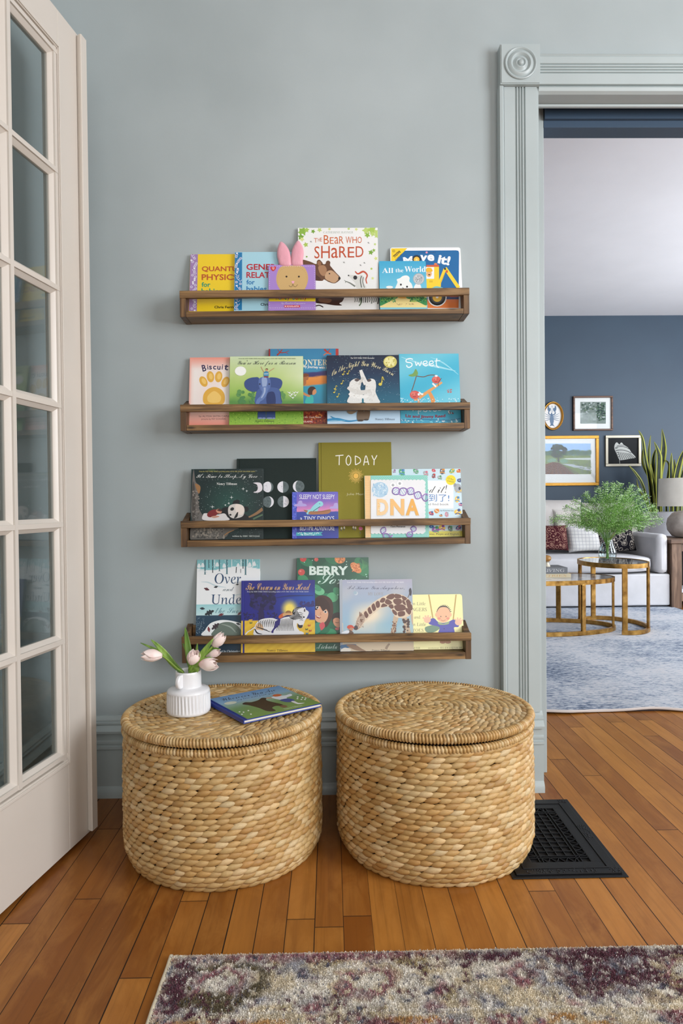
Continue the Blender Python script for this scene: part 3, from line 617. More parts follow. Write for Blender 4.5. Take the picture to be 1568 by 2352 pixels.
b.T('by ALYSSA SATIN CAPUCILLI', 'light', 248, 758, 606, 780, (90, 66, 70), part='author_line'); b.T('pictures by PAT SCHORIES', 'light', 272, 786, 515, 808, (90, 66, 70), part='author_line'); b.done()
b = shelf_book('red and blue paperback with girl in turquoise shirt, behind the elephant cover book', G2, 'picture_book', 2, 4, (617, 616, 777.5, 779, 801), .048, .165, .010, (60, 120, 160))
fe = ramp([(0, (56, 130, 172)), (.3, (60, 140, 178)), (.31, (60, 56, 110)), (.36, (62, 54, 104)), (.37, (226, 146, 66)), (.47, (214, 130, 56)), (.48, (52, 150, 178)), (.72, (44, 130, 160)), (.76, (150, 56, 34)), (1, (120, 44, 30))])
b.bg(lambda a, c: fe(c+.012*math.sin(9*a)), 16, 60)
b.R((150, 40, 40), -240, 78, -222, 720)
b.S((160, 52, 44), [(-165, 135), (-140, 110), (-120, 85)], (14, 8)); b.S((160, 52, 44), [(-140, 112), (-95, 110), (-60, 95)], (10, 3)); b.S((160, 52, 44), [(-140, 112), (-160, 82)], (8, 3), False); b.S((160, 52, 44), [(-95, 110), (-70, 122)], 4, False)
b.S((176, 60, 44), [(240, 82), (270, 110), (300, 128)], (18, 8)); b.S((176, 60, 44), [(270, 110), (290, 80)], (10, 4), False); b.S((210, 110, 60), [(235, 135), (260, 118), (300, 120)], 8); b.R((184, 56, 50), 338, 78, 372, 400)
b.T('FRONTERA', 'serif', -34, 170, 308, 222, (236, 226, 196)); b.T('LA', 'serif', -120, 164, -60, 212, (236, 226, 196)); b.T('My Journey with Papa', 'bold', 58, 226, 308, 254, (238, 234, 224), 3)
b.P((168, 104, 64), [(60, 300), (90, 296), (106, 320), (100, 345), (86, 350), (84, 380), (60, 390)]); b.P((120, 64, 44), [(58, 300), (88, 290), (112, 308), (88, 318), (58, 320)])
b.P((64, 40, 32), [(104, 470), (100, 430), (120, 405), (150, 404), (168, 422), (150, 430), (140, 470)]); b.P((206, 142, 98), [(142, 440), (164, 424), (174, 450), (160, 470), (140, 472)]); b.P((60, 176, 168), [(84, 510), (100, 478), (140, 480), (148, 520), (140, 545), (78, 545)]); b.P((196, 134, 90), [(60, 450), (90, 466), (120, 480), (110, 492), (60, 472)])
b.dots([(90, 30, 24), (170, 80, 40), (200, 120, 60)], 60, 62, 612, 255, 720, 3, 10, 2); b.T('Alfredo Alva · Claudia Navarro', 'light', 20, 656, 214, 673, (236, 220, 200), part='author_line'); b.R((150, 40, 36), 40, 694, 156, 714, part='publisher_mark'); b.T('SCHOLASTIC', 'bold', 24, 698, 142, 710, (240, 226, 214), part='publisher_mark'); b.done()
b = shelf_book('green picture book with blue elephant carrying a boy, second ledge', G2, 'picture_book', 2, 3, (530.7, 523.3, 696.8, 695.4, 818.5), .0600, .165, .010, (150, 190, 90), hinge=(.0060, .0090))
fr1 = ramp([(0, (206, 222, 182)), (.3, (186, 208, 128)), (.55, (150, 188, 88)), (.68, (86, 140, 70)), (.8, (120, 170, 66)), (1, (152, 192, 66))])
b.bg(lambda a, c: lerp(fr1(c+.01*math.sin(30*a+20*c)), (236, 240, 226), max(0, (a-.62)*1.5)*max(0, 1-abs(c-.3)*2.6)), 26, 30)
b.dots([(110, 160, 60), (170, 206, 90), (96, 146, 52)], 160, 560, 720, 1285, 840, 3, 9, 3, ar=.5); b.dots([(80, 134, 78), (96, 148, 84)], 60, 640, 520, 1100, 630, 10, 26, 4)
b.T('From the NEW YORK TIMES Bestselling author of ON THE NIGHT YOU WERE BORN', 'serif', 645, 186, 1215, 199, (110, 124, 84), part='author_line')
b.T("You're Here for a Reason", 'script', 636, 206, 1215, 268, (44, 52, 66)); b.E((246, 248, 242), 663, 316, 57, 47)
EL = (72, 96, 152)
b.P((58, 80, 134), [(850, 390), (800, 378), (740, 392), (704, 425), (708, 475), (745, 510), (800, 522), (858, 500)]); b.P((58, 80, 134), [(945, 392), (1000, 380), (1060, 396), (1082, 432), (1062, 488), (1005, 512), (945, 495)])
b.P(EL, [(825, 650), (815, 560), (840, 500), (900, 480), (990, 480), (1050, 500), (1062, 570), (1062, 650)], n=4); b.P((88, 112, 168), [(846, 400), (880, 376), (920, 376), (958, 396), (962, 470), (930, 520), (880, 520), (848, 470)])
b.P((150, 170, 206), [(880, 382), (920, 382), (930, 430), (910, 500), (890, 500), (876, 430)]); b.S((100, 126, 180), [(902, 470), (905, 530), (880, 580), (845, 610), (828, 650)], (64, 50, 40, 32)); b.S((160, 178, 212), [(905, 480), (902, 530), (872, 585)], (22, 12))
for x in (856, 950): b.E((30, 36, 60), x, 446, 8, 8)
b.S((50, 70, 120), [(1060, 520), (1066, 580), (1074, 625)], 7); b.P((40, 56, 104), [(930, 540), (1000, 530), (1010, 650), (930, 650)])
for x0, x1 in ((836, 886), (880, 916), (922, 990), (984, 1010)): b.P((62, 84, 136), [(x0, 715), (x1, 715), (x1+2, 788), (x0-2, 790)], False); b.E((140, 156, 190), (x0+x1)/2, 788, (x1-x0)/2, 8)
b.P((70, 140, 176), [(896, 330), (912, 318), (930, 318), (944, 330), (942, 366), (898, 370)]); b.S((220, 232, 236), [(898, 345), (942, 343)], 6, False); b.E((206, 156, 120), 925, 304, 13, 14); b.P((90, 56, 40), [(912, 298), (920, 290), (934, 291), (939, 302), (925, 298)]); b.S((196, 150, 116), [(900, 328), (882, 300), (869, 272)], 6); b.S((196, 150, 116), [(940, 328), (970, 306), (1000, 288)], 6); b.R((130, 40, 56), 898, 368, 942, 380)
for x, y in ((1150, 530), (1175, 545), (1200, 530), (1228, 528), (1208, 556), (1160, 560), (1185, 580)): b.S((240, 244, 240), [(x-20, y-8), (x-6, y), (x, y+6), (x+8, y-2), (x+18, y-6)], (2, 9, 2)); b.S((240, 244, 240), [(x, y), (x+4, y+14)], 4, False)
b.T('Nancy Tillman', 'serif', 812, 806, 1000, 828, (96, 120, 50), part='author_line'); b.done()
b = shelf_book('turquoise picture book with red berry heads on a stick, rightmost on the second ledge', G2, 'picture_book', 2, 4, (917, 918.4, 1053.6, 1058.5, 812.5), .048, .165, .010, (70, 176, 206))
b.bg(lambda a, c: lerp(lerp((66, 178, 208), (112, 200, 220), .5+.5*math.sin(8*c+3*a)), (50, 150, 186), max(0, c-.7)*2.5), 20, 24)
b.S((160, 218, 232), [(900, 150), (1050, 200), (1200, 230), (1370, 270)], (4, 14, 20, 2)); b.S((150, 214, 230), [(1150, 150), (1260, 200), (1390, 300)], (2, 12, 3))
for pts, w in (([(1000, 170), (975, 162), (945, 172), (945, 192), (985, 200), (992, 222), (970, 238), (950, 232), (948, 218)], 9), ([(1020, 188), (1030, 222), (1044, 200), (1060, 224), (1074, 186)], 8), ([(1090, 210), (1120, 200), (1116, 184), (1092, 190), (1090, 215), (1112, 226), (1128, 216)], 8), ([(1142, 210), (1172, 202), (1168, 184), (1144, 190), (1142, 216), (1164, 226), (1180, 214)], 8), ([(1206, 160), (1200, 200), (1208, 232), (1226, 238)], 8), ([(1186, 184), (1234, 180)], 7)): b.S((240, 248, 250), pts, w, part='title')
b.S((110, 90, 80), [(1030, 312), (1010, 380), (988, 446)], 8); b.S((110, 90, 80), [(1030, 312), (1090, 320), (1140, 305), (1190, 304)], 8); b.P((120, 160, 84), [(962, 305), (1000, 290), (1024, 252), (1044, 290), (1028, 312), (990, 318)])
b.S((226, 160, 96), [(1052, 500), (1140, 440), (1250, 366)], (30, 24, 16)); b.S((224, 150, 84), [(1140, 450), (1165, 500), (1176, 540)], (26, 40)); b.S((238, 240, 238), [(1050, 448), (1078, 470), (1086, 462)], 12); b.S((238, 240, 238), [(1168, 375), (1198, 405)], 14)
for x, y, r in ((1016, 474, 43), (1200, 345, 38)): b.E((210, 92, 84), x, y, r, r*.85); b.E((224, 120, 108), x-10, y-10, r*.5, r*.35); b.E((60, 40, 40), x-16, y-4, 3, 4); b.E((60, 40, 40), x+8, y-8, 3, 4); b.S((120, 40, 44), [(x-14, y+14), (x, y+18), (x+10, y+12)], 4)
b.E((240, 240, 240), 1050, 470, 9, 11); b.E((240, 240, 240), 1200, 312, 13, 8); b.S((60, 50, 50), [(1222, 400), (1218, 370), (1246, 330)], 4); b.S((224, 150, 84), [(1010, 520), (1045, 515), (1050, 545)], 16)
for y in (426, 438, 450): b.dots([(190, 96, 90)], 9, 1290, y, 1336, y+8, 3, 4.5, y, 'sticker')
b.dots([(220, 240, 246)], 60, 900, 500, 1390, 545, 2, 5, 5); b.E((200, 236, 246), 896, 516, 14, 16); b.E((90, 190, 214), 896, 516, 9, 11)
for pts in ([(952, 590), (958, 610)], [(975, 600), (990, 585), (1000, 612), (1015, 590), (1026, 612)], [(1048, 640), (1046, 590), (1072, 590), (1066, 614), (1048, 610)], [(1100, 600), (1090, 612), (1112, 618), (1124, 600), (1108, 592)], [(1140, 580), (1142, 612), (1156, 612)], [(1176, 595), (1178, 612), (1196, 614), (1206, 596)], [(1230, 590), (1240, 606), (1215, 608)]): b.S((236, 246, 248), pts, 5, part='title')
b.T('Liz and Jimmy Reed', 'bold', 938, 640, 1278, 672, (160, 30, 56), part='author_line', arc=-8); b.dots([(226, 244, 248), (60, 150, 180), (120, 210, 226)], 70, 895, 684, 1405, 716, 4, 11, 8, ar=.6); b.S((40, 120, 160), [(895, 690), (1100, 684), (1300, 692), (1408, 676)], 6); b.dots([(140, 40, 50), (230, 240, 240)], 14, 1305, 610, 1350, 640, 3, 6, 4); b.done()
b = shelf_book('midnight blue picture book with two white bears hugging under a moon, second ledge', G2, 'picture_book', 2, 4, (752.6, 748.5, 915.9, 918.8, 816), .0600, .165, .010, (22, 44, 72), hinge=(.0045, .0075))
fn = ramp([(0, (20, 34, 58)), (.25, (20, 46, 76)), (.6, (22, 92, 118)), (.78, (26, 100, 124)), (.8, (176, 208, 232)), (1, (196, 220, 238))])
b.bg(lambda a, c: fn(c), 12, 60); b.dots([(150, 190, 200), (220, 232, 236), (90, 150, 170)], 300, 280, 140, 884, 590, .8, 2.4, 6)
b.S((44, 140, 190), [(256, 690), (350, 682), (450, 700), (540, 690)], (14, 20, 14, 8)); b.S((44, 140, 190), [(296, 658), (330, 676), (372, 680)], (4, 12, 6)); b.S((110, 190, 220), [(256, 700), (420, 694)], 5, False)
b.T('The NEW YORK TIMES Bestseller', 'serif', 466, 153, 670, 166, (220, 224, 220), part='author_line')
b.T('On the Night You Were Born', 'script', 306, 270, 832, 338, (242, 232, 184), arc=88); b.E((206, 196, 104), 805, 193, 58, 51); b.E((228, 222, 150), 800, 190, 46, 38); b.dots([(190, 178, 90), (236, 230, 170)], 30, 770, 160, 840, 225, 4, 11, 3)
BW = (226, 226, 222)
b.P(BW, [(440, 540), (462, 470), (452, 420), (460, 370), (486, 344), (520, 334), (548, 348), (556, 380), (550, 420), (570, 480), (566, 540)]); b.P(BW, [(580, 540), (582, 470), (592, 420), (596, 372), (612, 346), (645, 336), (676, 352), (684, 400), (680, 450), (700, 500), (712, 545)])
b.S(BW, [(600, 385), (575, 330), (552, 262)], (42, 38, 24)); b.S((206, 204, 198), [(536, 388), (560, 350), (575, 325)], (20, 26)); b.S((200, 200, 196), [(600, 380), (585, 345)], 5); b.S((214, 213, 208), [(440, 412), (490, 440), (560, 455), (640, 440)], (22, 36, 40, 30)); b.S((236, 236, 232), [(455, 460), (490, 486), (560, 490), (618, 492)], (24, 36, 32, 18))
b.P((90, 78, 76), [(498, 346), (526, 334), (544, 346), (520, 362)]); b.P((90, 78, 76), [(606, 350), (632, 338), (644, 352), (620, 364)]); b.dots([(216, 214, 208), (238, 238, 235), (208, 205, 197)], 60, 468, 370, 545, 530, 3, 9, 2, ar=.4); b.dots([(216, 214, 208), (238, 238, 235), (208, 205, 197)], 60, 600, 375, 676, 530, 3, 9, 7, ar=.4)
b.E((20, 110, 130), 571, 526, 8, 22); b.P((116, 96, 78), [(527, 612), (578, 612), (580, 690), (552, 702), (524, 690)]); b.P((116, 96, 78), [(584, 612), (632, 612), (622, 686), (596, 692), (580, 680)]); b.P((150, 132, 110), [(440, 612), (520, 612), (480, 640), (446, 632)]); b.E((60, 48, 40), 552, 694, 26, 7); b.E((60, 48, 40), 600, 688, 22, 6)
for x, y in ((400, 300), (440, 295), (330, 425), (325, 455), (352, 492), (388, 380), (720, 385)): b.E((206, 190, 80), x, y, 8, 6); b.S((206, 190, 80), [(x+7, y), (x+12, y-28), (x+22, y-20)], 4)
b.E((214, 196, 80), 720, 385, 15, 13); b.S((214, 196, 80), [(733, 380), (738, 320), (752, 350)], 6)
b.T('Nancy Tillman', 'thinserif', 678, 674, 846, 697, (50, 60, 84), part='author_line'); b.done()
# ---- third ledge
b = shelf_book('dark charcoal cloth book with printed moon phases, on the third ledge', G3, 'picture_book', 3, 5, (543.8, 542, 725.3, 728, 1053), .048, .16, .010, (36, 47, 45), mat=M_cloth, hinge=(.0050, .0085))
def moon(x, y, r, kind):
    b.E((86, 100, 102), x, y, r, r, 0, 'moon_print', 32); b.dots([(74, 88, 90), (98, 112, 114)], 14, x-r*.6, y-r*.6, x+r*.6, y+r*.6, 5, 12, int(x), 'moon_print')
    lit = []; s_, tw = kind          # side lit (+1 right, -1 left), terminator position -1..1
    for k in range(17): a = -math.pi/2+math.pi*k/16; lit.append((x+s_*r*math.cos(a), y+r*math.sin(a)))
    for k in range(17): a = math.pi/2-math.pi*k/16; lit.append((x+s_*tw*r*math.cos(a), y+r*math.sin(a)))
    b.P((224, 224, 230), lit, False, 'moon_print'); b.dots([(204, 204, 214), (236, 236, 240)], 10, x+s_*r*.35-r*.2, y-r*.5, x+s_*r*.35+r*.2, y+r*.5, 4, 10, int(x+y), 'moon_print') if tw < .3 else None
moon(938, 473, 54, (-1, -.62)); moon(1088, 473, 57, (-1, 0)); moon(1244, 467, 58, (-1, .55)); moon(940, 622, 56, (1, .55)); moon(1090, 620, 57, (1, 0)); moon(1240, 615, 57, (1, -.6)); moon(786, 622, 55, (1, .75)); b.done()
b = shelf_book('tall olive green cloth book with yellow sun, on the third ledge', G3, 'picture_book', 3, 6, (732.5, 731.5, 898.9, 901.5, 1016), .0485, .135, .011, (138, 130, 52), mat=M_cloth, hinge=(.0050, .0085))
W1 = (240, 238, 226)
for pts in ([(336, 138), (405, 132)], [(370, 136), (368, 218)], [(448, 134), (430, 160), (430, 200), (448, 218), (466, 196), (466, 156), (448, 134)], [(506, 138), (508, 216)], [(506, 138), (545, 160), (548, 192), (508, 216)], [(578, 220), (598, 136), (622, 216)], [(586, 192), (616, 190)], [(648, 134), (668, 172), (692, 133)], [(668, 172), (666, 218)]): b.S(W1, pts, 7.5, part='title')
b.E((232, 180, 66), 512, 310, 22, 23)
for k in range(26):
    a = 2*math.pi*k/26; r1 = 66 if k % 2 else 56; b.S((230, 186, 84), [(512+27*math.cos(a), 310+27*math.sin(a)), (512+r1*math.cos(a), 310+r1*math.sin(a))], (5, 3), False)
b.T('Julie Morstad', 'light', 431, 456, 640, 482, (196, 190, 140), part='author_line')
for x, y in ((388, 760), (412, 755), (490, 752), (508, 756)): b.E((228, 220, 206), x, y, 7, 12); b.E((50, 44, 40), x-3, y+14, 4, 9)
b.P((214, 90, 140), [(536, 752), (556, 746), (570, 756), (566, 772), (546, 776)]); b.E((60, 54, 30), 548, 798, 4, 6); b.done()
b = shelf_book('white and pale blue book covered in small toys, rightmost on the third ledge', G3, 'picture_book', 3, 6, (899, 898.5, 1058.6, 1063, 1077), .048, .20, .010, (206, 230, 240))
b.bg(lambda a, c: (206, 230, 240) if c < .905 else (226, 214, 84), 4, 42)
TOY = [(204, 70, 70), (226, 150, 60), (90, 150, 200), (110, 110, 118), (150, 90, 170), (90, 170, 120), (240, 200, 90), (170, 176, 182), (60, 90, 150), (220, 130, 150)]
rr = random.Random(12)
for x, y, r in [(840, 270, 17), (905, 278, 34), (1025, 268, 28), (1110, 290, 26), (1178, 264, 18), (1230, 325, 22), (1178, 310, 22), (1252, 268, 30), (1335, 268, 26), (1392, 268, 20), (1400, 350, 22), (1390, 430, 34), (1380, 510, 28), (1408, 556, 18), (1158, 632, 22), (1205, 610, 22), (1290, 640, 22), (1385, 620, 32), (1240, 650, 14), (1195, 770, 34), (1250, 755, 30), (1320, 762, 26), (1390, 756, 26), (1160, 745, 20)]:
    c1 = TOY[rr.randrange(10)]; c2 = TOY[rr.randrange(10)]; a = rr.uniform(0, 180)
    b.E(c1, x, y, r, r*.7, a); b.E(c2, x+r*.3, y-r*.5, r*.42, r*.4); b.S(c2, [(x-r*.7, y+r*.6), (x, y+r*.3), (x+r*.8, y+r*.7)], r*.25); b.E((240, 240, 240), x-r*.2, y-r*.1, r*.16, r*.16); b.E((40, 40, 44), x+r*.2, y-r*.52, r*.1, r*.1)
b.E((170, 176, 182), 1385, 410, 30, 34); b.E((70, 74, 80), 1400, 418, 10, 14); b.E((150, 156, 164), 1358, 388, 16, 16); b.E((220, 140, 70), 1205, 610, 22, 20); b.S((240, 230, 200), [(1190, 598), (1205, 614), (1222, 622)], 6)
b.R((242, 243, 244), 1010, 350, 1348, 592); b.T('Find it!', 'script', 1016, 388, 1292, 456, (34, 34, 38)); b.T('找到了!', 'sans', 1050, 466, 1312, 531, (58, 122, 186)); b.T('a look and find book', 'light', 1004, 545, 1306, 562, (60, 66, 76), part='subtitle')
b.E((244, 222, 40), 1325, 346, 43, 43, part='sticker'); b.T('12 fun', 'light', 1298, 328, 1350, 344, (70, 66, 50), 14, 'sticker'); b.T('scenes!', 'light', 1294, 348, 1354, 364, (70, 66, 50), 14, 'sticker'); b.T('by Katrina Liu', 'light', 1236, 602, 1348, 616, (60, 66, 76), part='author_line')
b.T('Chinese, Pinyin and English', 'light', 1096, 800, 1392, 822, (96, 92, 44), part='subtitle'); b.done()
b = shelf_book('dark green starry book with sleeping panda, leftmost on the third ledge', G3, 'picture_book', 3, 5, (439.5, 436, 605, 603, 1077), .0605, .16, .010, (24, 46, 46), hinge=(.0045, .0075))
b.bg(lambda a, c: lerp((22, 40, 40), (32, 78, 68), max(0, 1-2.2*math.hypot(a-.55, c-.5))), 20, 20)
b.dots([(170, 190, 186), (224, 232, 228), (110, 140, 134)], 260, 260, 300, 884, 700, .8, 2.4, 16); b.dots([(170, 190, 186), (110, 140, 134)], 50, 560, 890, 880, 990, .8, 2.2, 17)
b.P((104, 100, 96), [(194, 300), (215, 420), (262, 470), (240, 560), (250, 690), (300, 800), (180, 800), (178, 500)]); b.P((70, 66, 62), [(194, 420), (212, 560), (210, 800), (182, 800), (180, 500)]); b.dots([(130, 124, 116), (84, 80, 74)], 80, 190, 480, 250, 790, 3, 9, 5); b.P((150, 110, 70), [(210, 440), (262, 470), (250, 540), (225, 500)])
b.P((46, 70, 50), [(350, 290), (400, 292), (420, 330), (380, 315), (340, 312)])
b.T('From the NEW YORK TIMES bestselling author of ON THE NIGHT YOU WERE BORN', 'serif', 250, 313, 810, 327, (196, 186, 110), part='author_line')
b.T("It's Time to Sleep, My Love", 'script', 222, 342, 832, 398, (236, 238, 234)); b.T('Nancy Tillman', 'serif', 425, 430, 628, 460, (226, 228, 224), part='author_line')
b.P((222, 216, 222), [(792, 434), (830, 428), (866, 436), (882, 470), (876, 508), (840, 530), (792, 528), (826, 512), (836, 482), (826, 450)])
for x, y, r in ((690, 492, 16), (726, 514, 12), (573, 578, 18), (546, 636, 12), (382, 672, 18), (512, 655, 10), (612, 628, 10)):
    b.S((232, 238, 236), [(x-r, y), (x, y), (x+r, y)], (1, 5, 1)); b.S((232, 238, 236), [(x, y-r), (x, y), (x, y+r)], (1, 5, 1))
b.P((22, 22, 24), [(480, 690), (560, 676), (640, 700), (740, 770), (760, 800), (480, 800)]); b.E((22, 22, 24), 622, 628, 36, 26, -20); b.E((22, 22, 24), 718, 694, 26, 28)
b.P((204, 198, 192), [(540, 690), (562, 656), (620, 642), (680, 656), (704, 700), (690, 760), (640, 784), (580, 784), (545, 750)]); b.P((226, 214, 204), [(620, 645), (680, 660), (700, 700), (680, 750), (630, 740), (610, 690)])
b.E((24, 24, 26), 580, 694, 20, 16, -30); b.E((30, 28, 28), 562, 752, 12, 9); b.P((24, 24, 26), [(628, 730), (640, 728), (632, 770), (610, 786), (600, 780)])
b.P((214, 210, 208), [(290, 750), (320, 736), (420, 750), (500, 738), (530, 770), (540, 806), (300, 806)]); b.P((120, 34, 36), [(330, 745), (360, 712), (410, 698), (440, 716), (430, 750), (380, 775), (340, 772)]); b.E((196, 140, 116), 448, 716, 30, 22, 20); b.P((70, 34, 28), [(428, 704), (455, 694), (476, 708), (470, 718), (440, 712)]); b.P((190, 140, 118), [(370, 772), (400, 762), (440, 762), (450, 772), (400, 784)])
b.S((140, 106, 72), [(745, 776), (820, 740), (888, 690)], (14, 26, 34)); b.S((84, 110, 84), [(790, 795), (840, 770), (886, 750)], 16)
b.P((96, 92, 86), [(165, 890), (330, 885), (640, 884), (560, 920), (480, 990), (170, 1002)]); b.dots([(120, 116, 108), (70, 68, 64), (140, 132, 120)], 110, 190, 890, 500, 985, 4, 14, 6); b.S((150, 112, 70), [(500, 960), (540, 930), (600, 905)], (8, 12, 5))
b.T('written by ERIC METAXAS', 'serif', 582, 957, 854, 977, (206, 212, 206), part='author_line'); b.done()
b = shelf_book('small violet board book with a cyan animal in a rowing boat, third ledge', G3, 'board_book', 3, 6, (670.8, 670.5, 776.9, 776.5, 1130), .0605, .135, .012, (70, 82, 190), rad=.003)
fs_ = ramp([(0, (98, 96, 196)), (.2, (128, 98, 190)), (.36, (206, 128, 190)), (.42, (226, 140, 180)), (.43, (40, 66, 160)), (.6, (32, 56, 156)), (.8, (24, 44, 150)), (1, (28, 50, 158))])
b.bg(lambda a, c: fs_(c+.006*math.sin(34*a)), 24, 60); b.R((74, 90, 200), -36, 446, 4, 846); b.dots([(110, 124, 222), (60, 74, 180)], 60, -34, 450, 2, 842, 4, 8, 4)
b.T('SLEEPY NOT SLEEPY', 'sans', 28, 470, 330, 509, (238, 240, 246))
for x, y in ((30, 558), (335, 578)): b.P((176, 160, 220), [(x-42, y+12), (x-40, y-4), (x-18, y-8), (x-8, y-32), (x+18, y-34), (x+26, y-12), (x+52, y-6), (x+54, y+12)])
b.P((142, 212, 220), [(90, 634), (90, 604), (120, 598), (142, 570), (176, 540), (200, 526), (226, 536), (230, 562), (206, 576), (190, 590), (180, 620), (140, 640)]); b.S((40, 50, 90), [(196, 548), (206, 551)], 4, False)
b.P((168, 110, 70), [(62, 600), (100, 612), (200, 612), (292, 598), (280, 632), (200, 640), (110, 638)]); b.S((120, 74, 50), [(70, 604), (180, 620), (290, 602)], 4); b.S((50, 42, 60), [(146, 612), (206, 572)], 5, False); b.S((142, 212, 220), [(96, 640), (104, 616), (128, 606)], 12)
b.T('a TINY DINO’S', 'sans', 34, 656, 326, 694, (236, 238, 244)); b.T('BEDTIME ADVENTURE', 'sans', 32, 738, 328, 778, (236, 238, 244))
b.P((60, 176, 190), [(0, 795), (228, 791), (212, 806), (228, 822), (0, 824)], False); b.T('ILLUSTRATED BY CLEANING SEA', 'bold', 12, 796, 204, 806, (214, 240, 244), part='author_line') if 0 else b.dots([(214, 240, 244)], 40, 12, 796, 200, 806, 2.5, 4, 3, 'author_line'); b.dots([(214, 240, 244)], 28, 40, 810, 170, 819, 2.5, 4, 4, 'author_line'); b.done()
b = shelf_book('white and mint book with orange letters and purple helix, third ledge', G3, 'board_book', 3, 6, (837.5, 837.5, 982.2, 984.8, 1092), .0610, .135, .011, (126, 206, 190), rad=.002)
b.bg(lambda a, c: (128, 206, 192), 4, 4)
b.P((234, 180, 108), [(586, 304), (637, 304), (640, 845), (586, 845)], False)
for y in range(306, 845, 9): b.R((246, 214, 160), 588, y, 638, y+3)
for x in (600, 614, 628): b.R((246, 214, 160), x-2, 306, x+1, 843)
for j in range(5):
    for i in range(30): b.E((214, 240, 234), 650+i*16.4+8*(j % 2), 313+j*10, 2.2, 2.2, n=6)
for j in range(60):
    for i in range(4): b.E((214, 240, 234), 1098+i*12+6*(j % 2), 316+j*8.7, 1.8, 1.8, n=6)
for i in range(30): b.E((214, 240, 234), 650+i*16.4, 822, 2.2, 2.2, n=6)
PW = (232, 234, 236); b.P(PW, [(639, 352), (1092, 350), (1098, 798), (639, 800)], False)
for k in range(14): b.E(PW, 656+k*32.5, 354, 17, 12); b.E(PW, 656+k*32.5, 797, 17, 12)
for k in range(14): b.E(PW, 1096, 370+k*31.5, 12, 17)
b.E((172, 206, 228), 718, 430, 70, 66); b.dots([(206, 226, 240), (150, 190, 220), (220, 234, 242)], 60, 662, 378, 774, 482, 4, 14, 9, ar=.45)
for x, y in ((828, 391), (886, 377)): b.E((248, 248, 248), x, y, 25, 23); b.E((150, 156, 160), x+1, y-1, 11, 11); b.E((190, 194, 198), x+3, y-3, 5, 5)
def helix(pts, amp, tw, col=(116, 82, 160)):
    P = np.array(smoothpts(pts, 14, False), float); t = np.gradient(P, axis=0); t /= np.linalg.norm(t, axis=1, keepdims=True); q = np.stack([-t[:, 1], t[:, 0]], 1)
    ph = np.linspace(0, tw*math.pi, len(P)); A = P+q*(amp*np.sin(ph))[:, None]; B_ = P-q*(amp*np.sin(ph))[:, None]
    for i in range(2, len(P), 3):
        b.S([(150, 190, 120), (236, 190, 120), (150, 180, 220)][i % 3], [A[i], B_[i]], 5, False)
    b.S(col, A, 9, False); b.S((150, 110, 186), B_, 9, False)
helix([(836, 414), (880, 462), (950, 430), (1010, 462), (1075, 490), (1136, 500)], 32, 5); helix([(760, 752), (742, 800), (790, 836), (826, 842)], 22, 2.6); helix([(1006, 742), (1000, 780), (970, 820), (968, 845)], 24, 2.4)
for ch, x0, x1, c1, c2 in (('D', 690, 788, (226, 206, 180), (242, 204, 150)), ('N', 806, 926, (226, 200, 160), (238, 186, 110)), ('A', 938, 1052, (214, 180, 120), (234, 170, 62))): b.T(ch, 'fat', x0+5, 514, x1+5, 656, (214, 216, 220)); b.T(ch, 'fat', x0, 508, x1, 650, c2)
b.dots([(248, 222, 176), (240, 196, 120)], 40, 702, 530, 720, 640, 2, 5, 3); b.T('Cara Florance', 'bold', 808, 738, 934, 752, (60, 56, 64), part='author_line'); b.done()
# ---- lowest ledge
b = shelf_book('tall snowy book with dark tree trunks and blue ground, leftmost on the lowest ledge', G4, 'picture_book', 4, 7, (452.8, 447.8, 595.7, 597, 1285), .048, .165, .010, (226, 234, 234))
def fo(a, c):
    if c < .095+.02*math.sin(7*a): return (128, 190, 196)
    if c < .487: return (236, 239, 240)
    if c < .5: return (150, 206, 210)
    if c < .6: return lerp((160, 210, 214), (192, 222, 224), (c-.5)*10)
    return lerp((36, 66, 88), (30, 54, 74), (c-.6)*2.5)
b.bg(fo, 30, 110)
for x, y1 in ((248, 130), (285, 125), (430, 118), (500, 130), (640, 128), (755, 120), (800, 112)): b.P((230, 236, 238), [(x-16, y1+15), (x-12, y1-14), (x, y1-26), (x+12, y1-12), (x+16, y1+15)])
for x, w, y1, c in ((308, 12, 216, (70, 112, 122)), (347, 6, 150, (30, 44, 52)), (385, 8, 198, (24, 40, 50)), (405, 6, 150, (232, 238, 240)), (452, 10, 182, (70, 112, 122)), (527, 14, 212, (78, 122, 132)), (575, 6, 150, (236, 240, 240)), (668, 8, 155, (236, 240, 240)), (688, 8, 156, (24, 40, 50)), (713, 14, 220, (72, 116, 126)), (733, 7, 140, (236, 240, 240)), (784, 6, 140, (236, 240, 240))): b.P(c, [(x-w/2, 62), (x+w/2, 62), (x+w/2, y1-5), (x+w, y1), (x-w, y1), (x-w/2, y1-5)], False)
b.S((34, 42, 48), [(622, 140), (620, 170), (618, 200)], 8); b.S((34, 42, 48), [(664, 160), (664, 200)], 5, False); b.S((206, 220, 224), [(240, 180), (290, 178), (330, 196)], 5); b.S((196, 214, 220), [(270, 290), (340, 295), (420, 330), (520, 345)], (3, 12, 14, 3)); b.S((206, 222, 226), [(600, 425), (650, 415), (700, 410)], 9)
b.dots([(226, 240, 242)], 40, 235, 70, 850, 140, 2, 4, 6); b.dots([(120, 150, 166), (170, 190, 200)], 90, 212, 645, 300, 810, 1.5, 3.5, 7)
b.T('Over', 'thinserif', 405, 204, 668, 308, (32, 68, 106)); b.T('and', 'script', 488, 340, 600, 382, (96, 110, 122)); b.T('Under', 'thinserif', 372, 412, 720, 514, (32, 68, 106)); b.T('the Snow', 'script', 412, 546, 700, 602, (96, 140, 154))
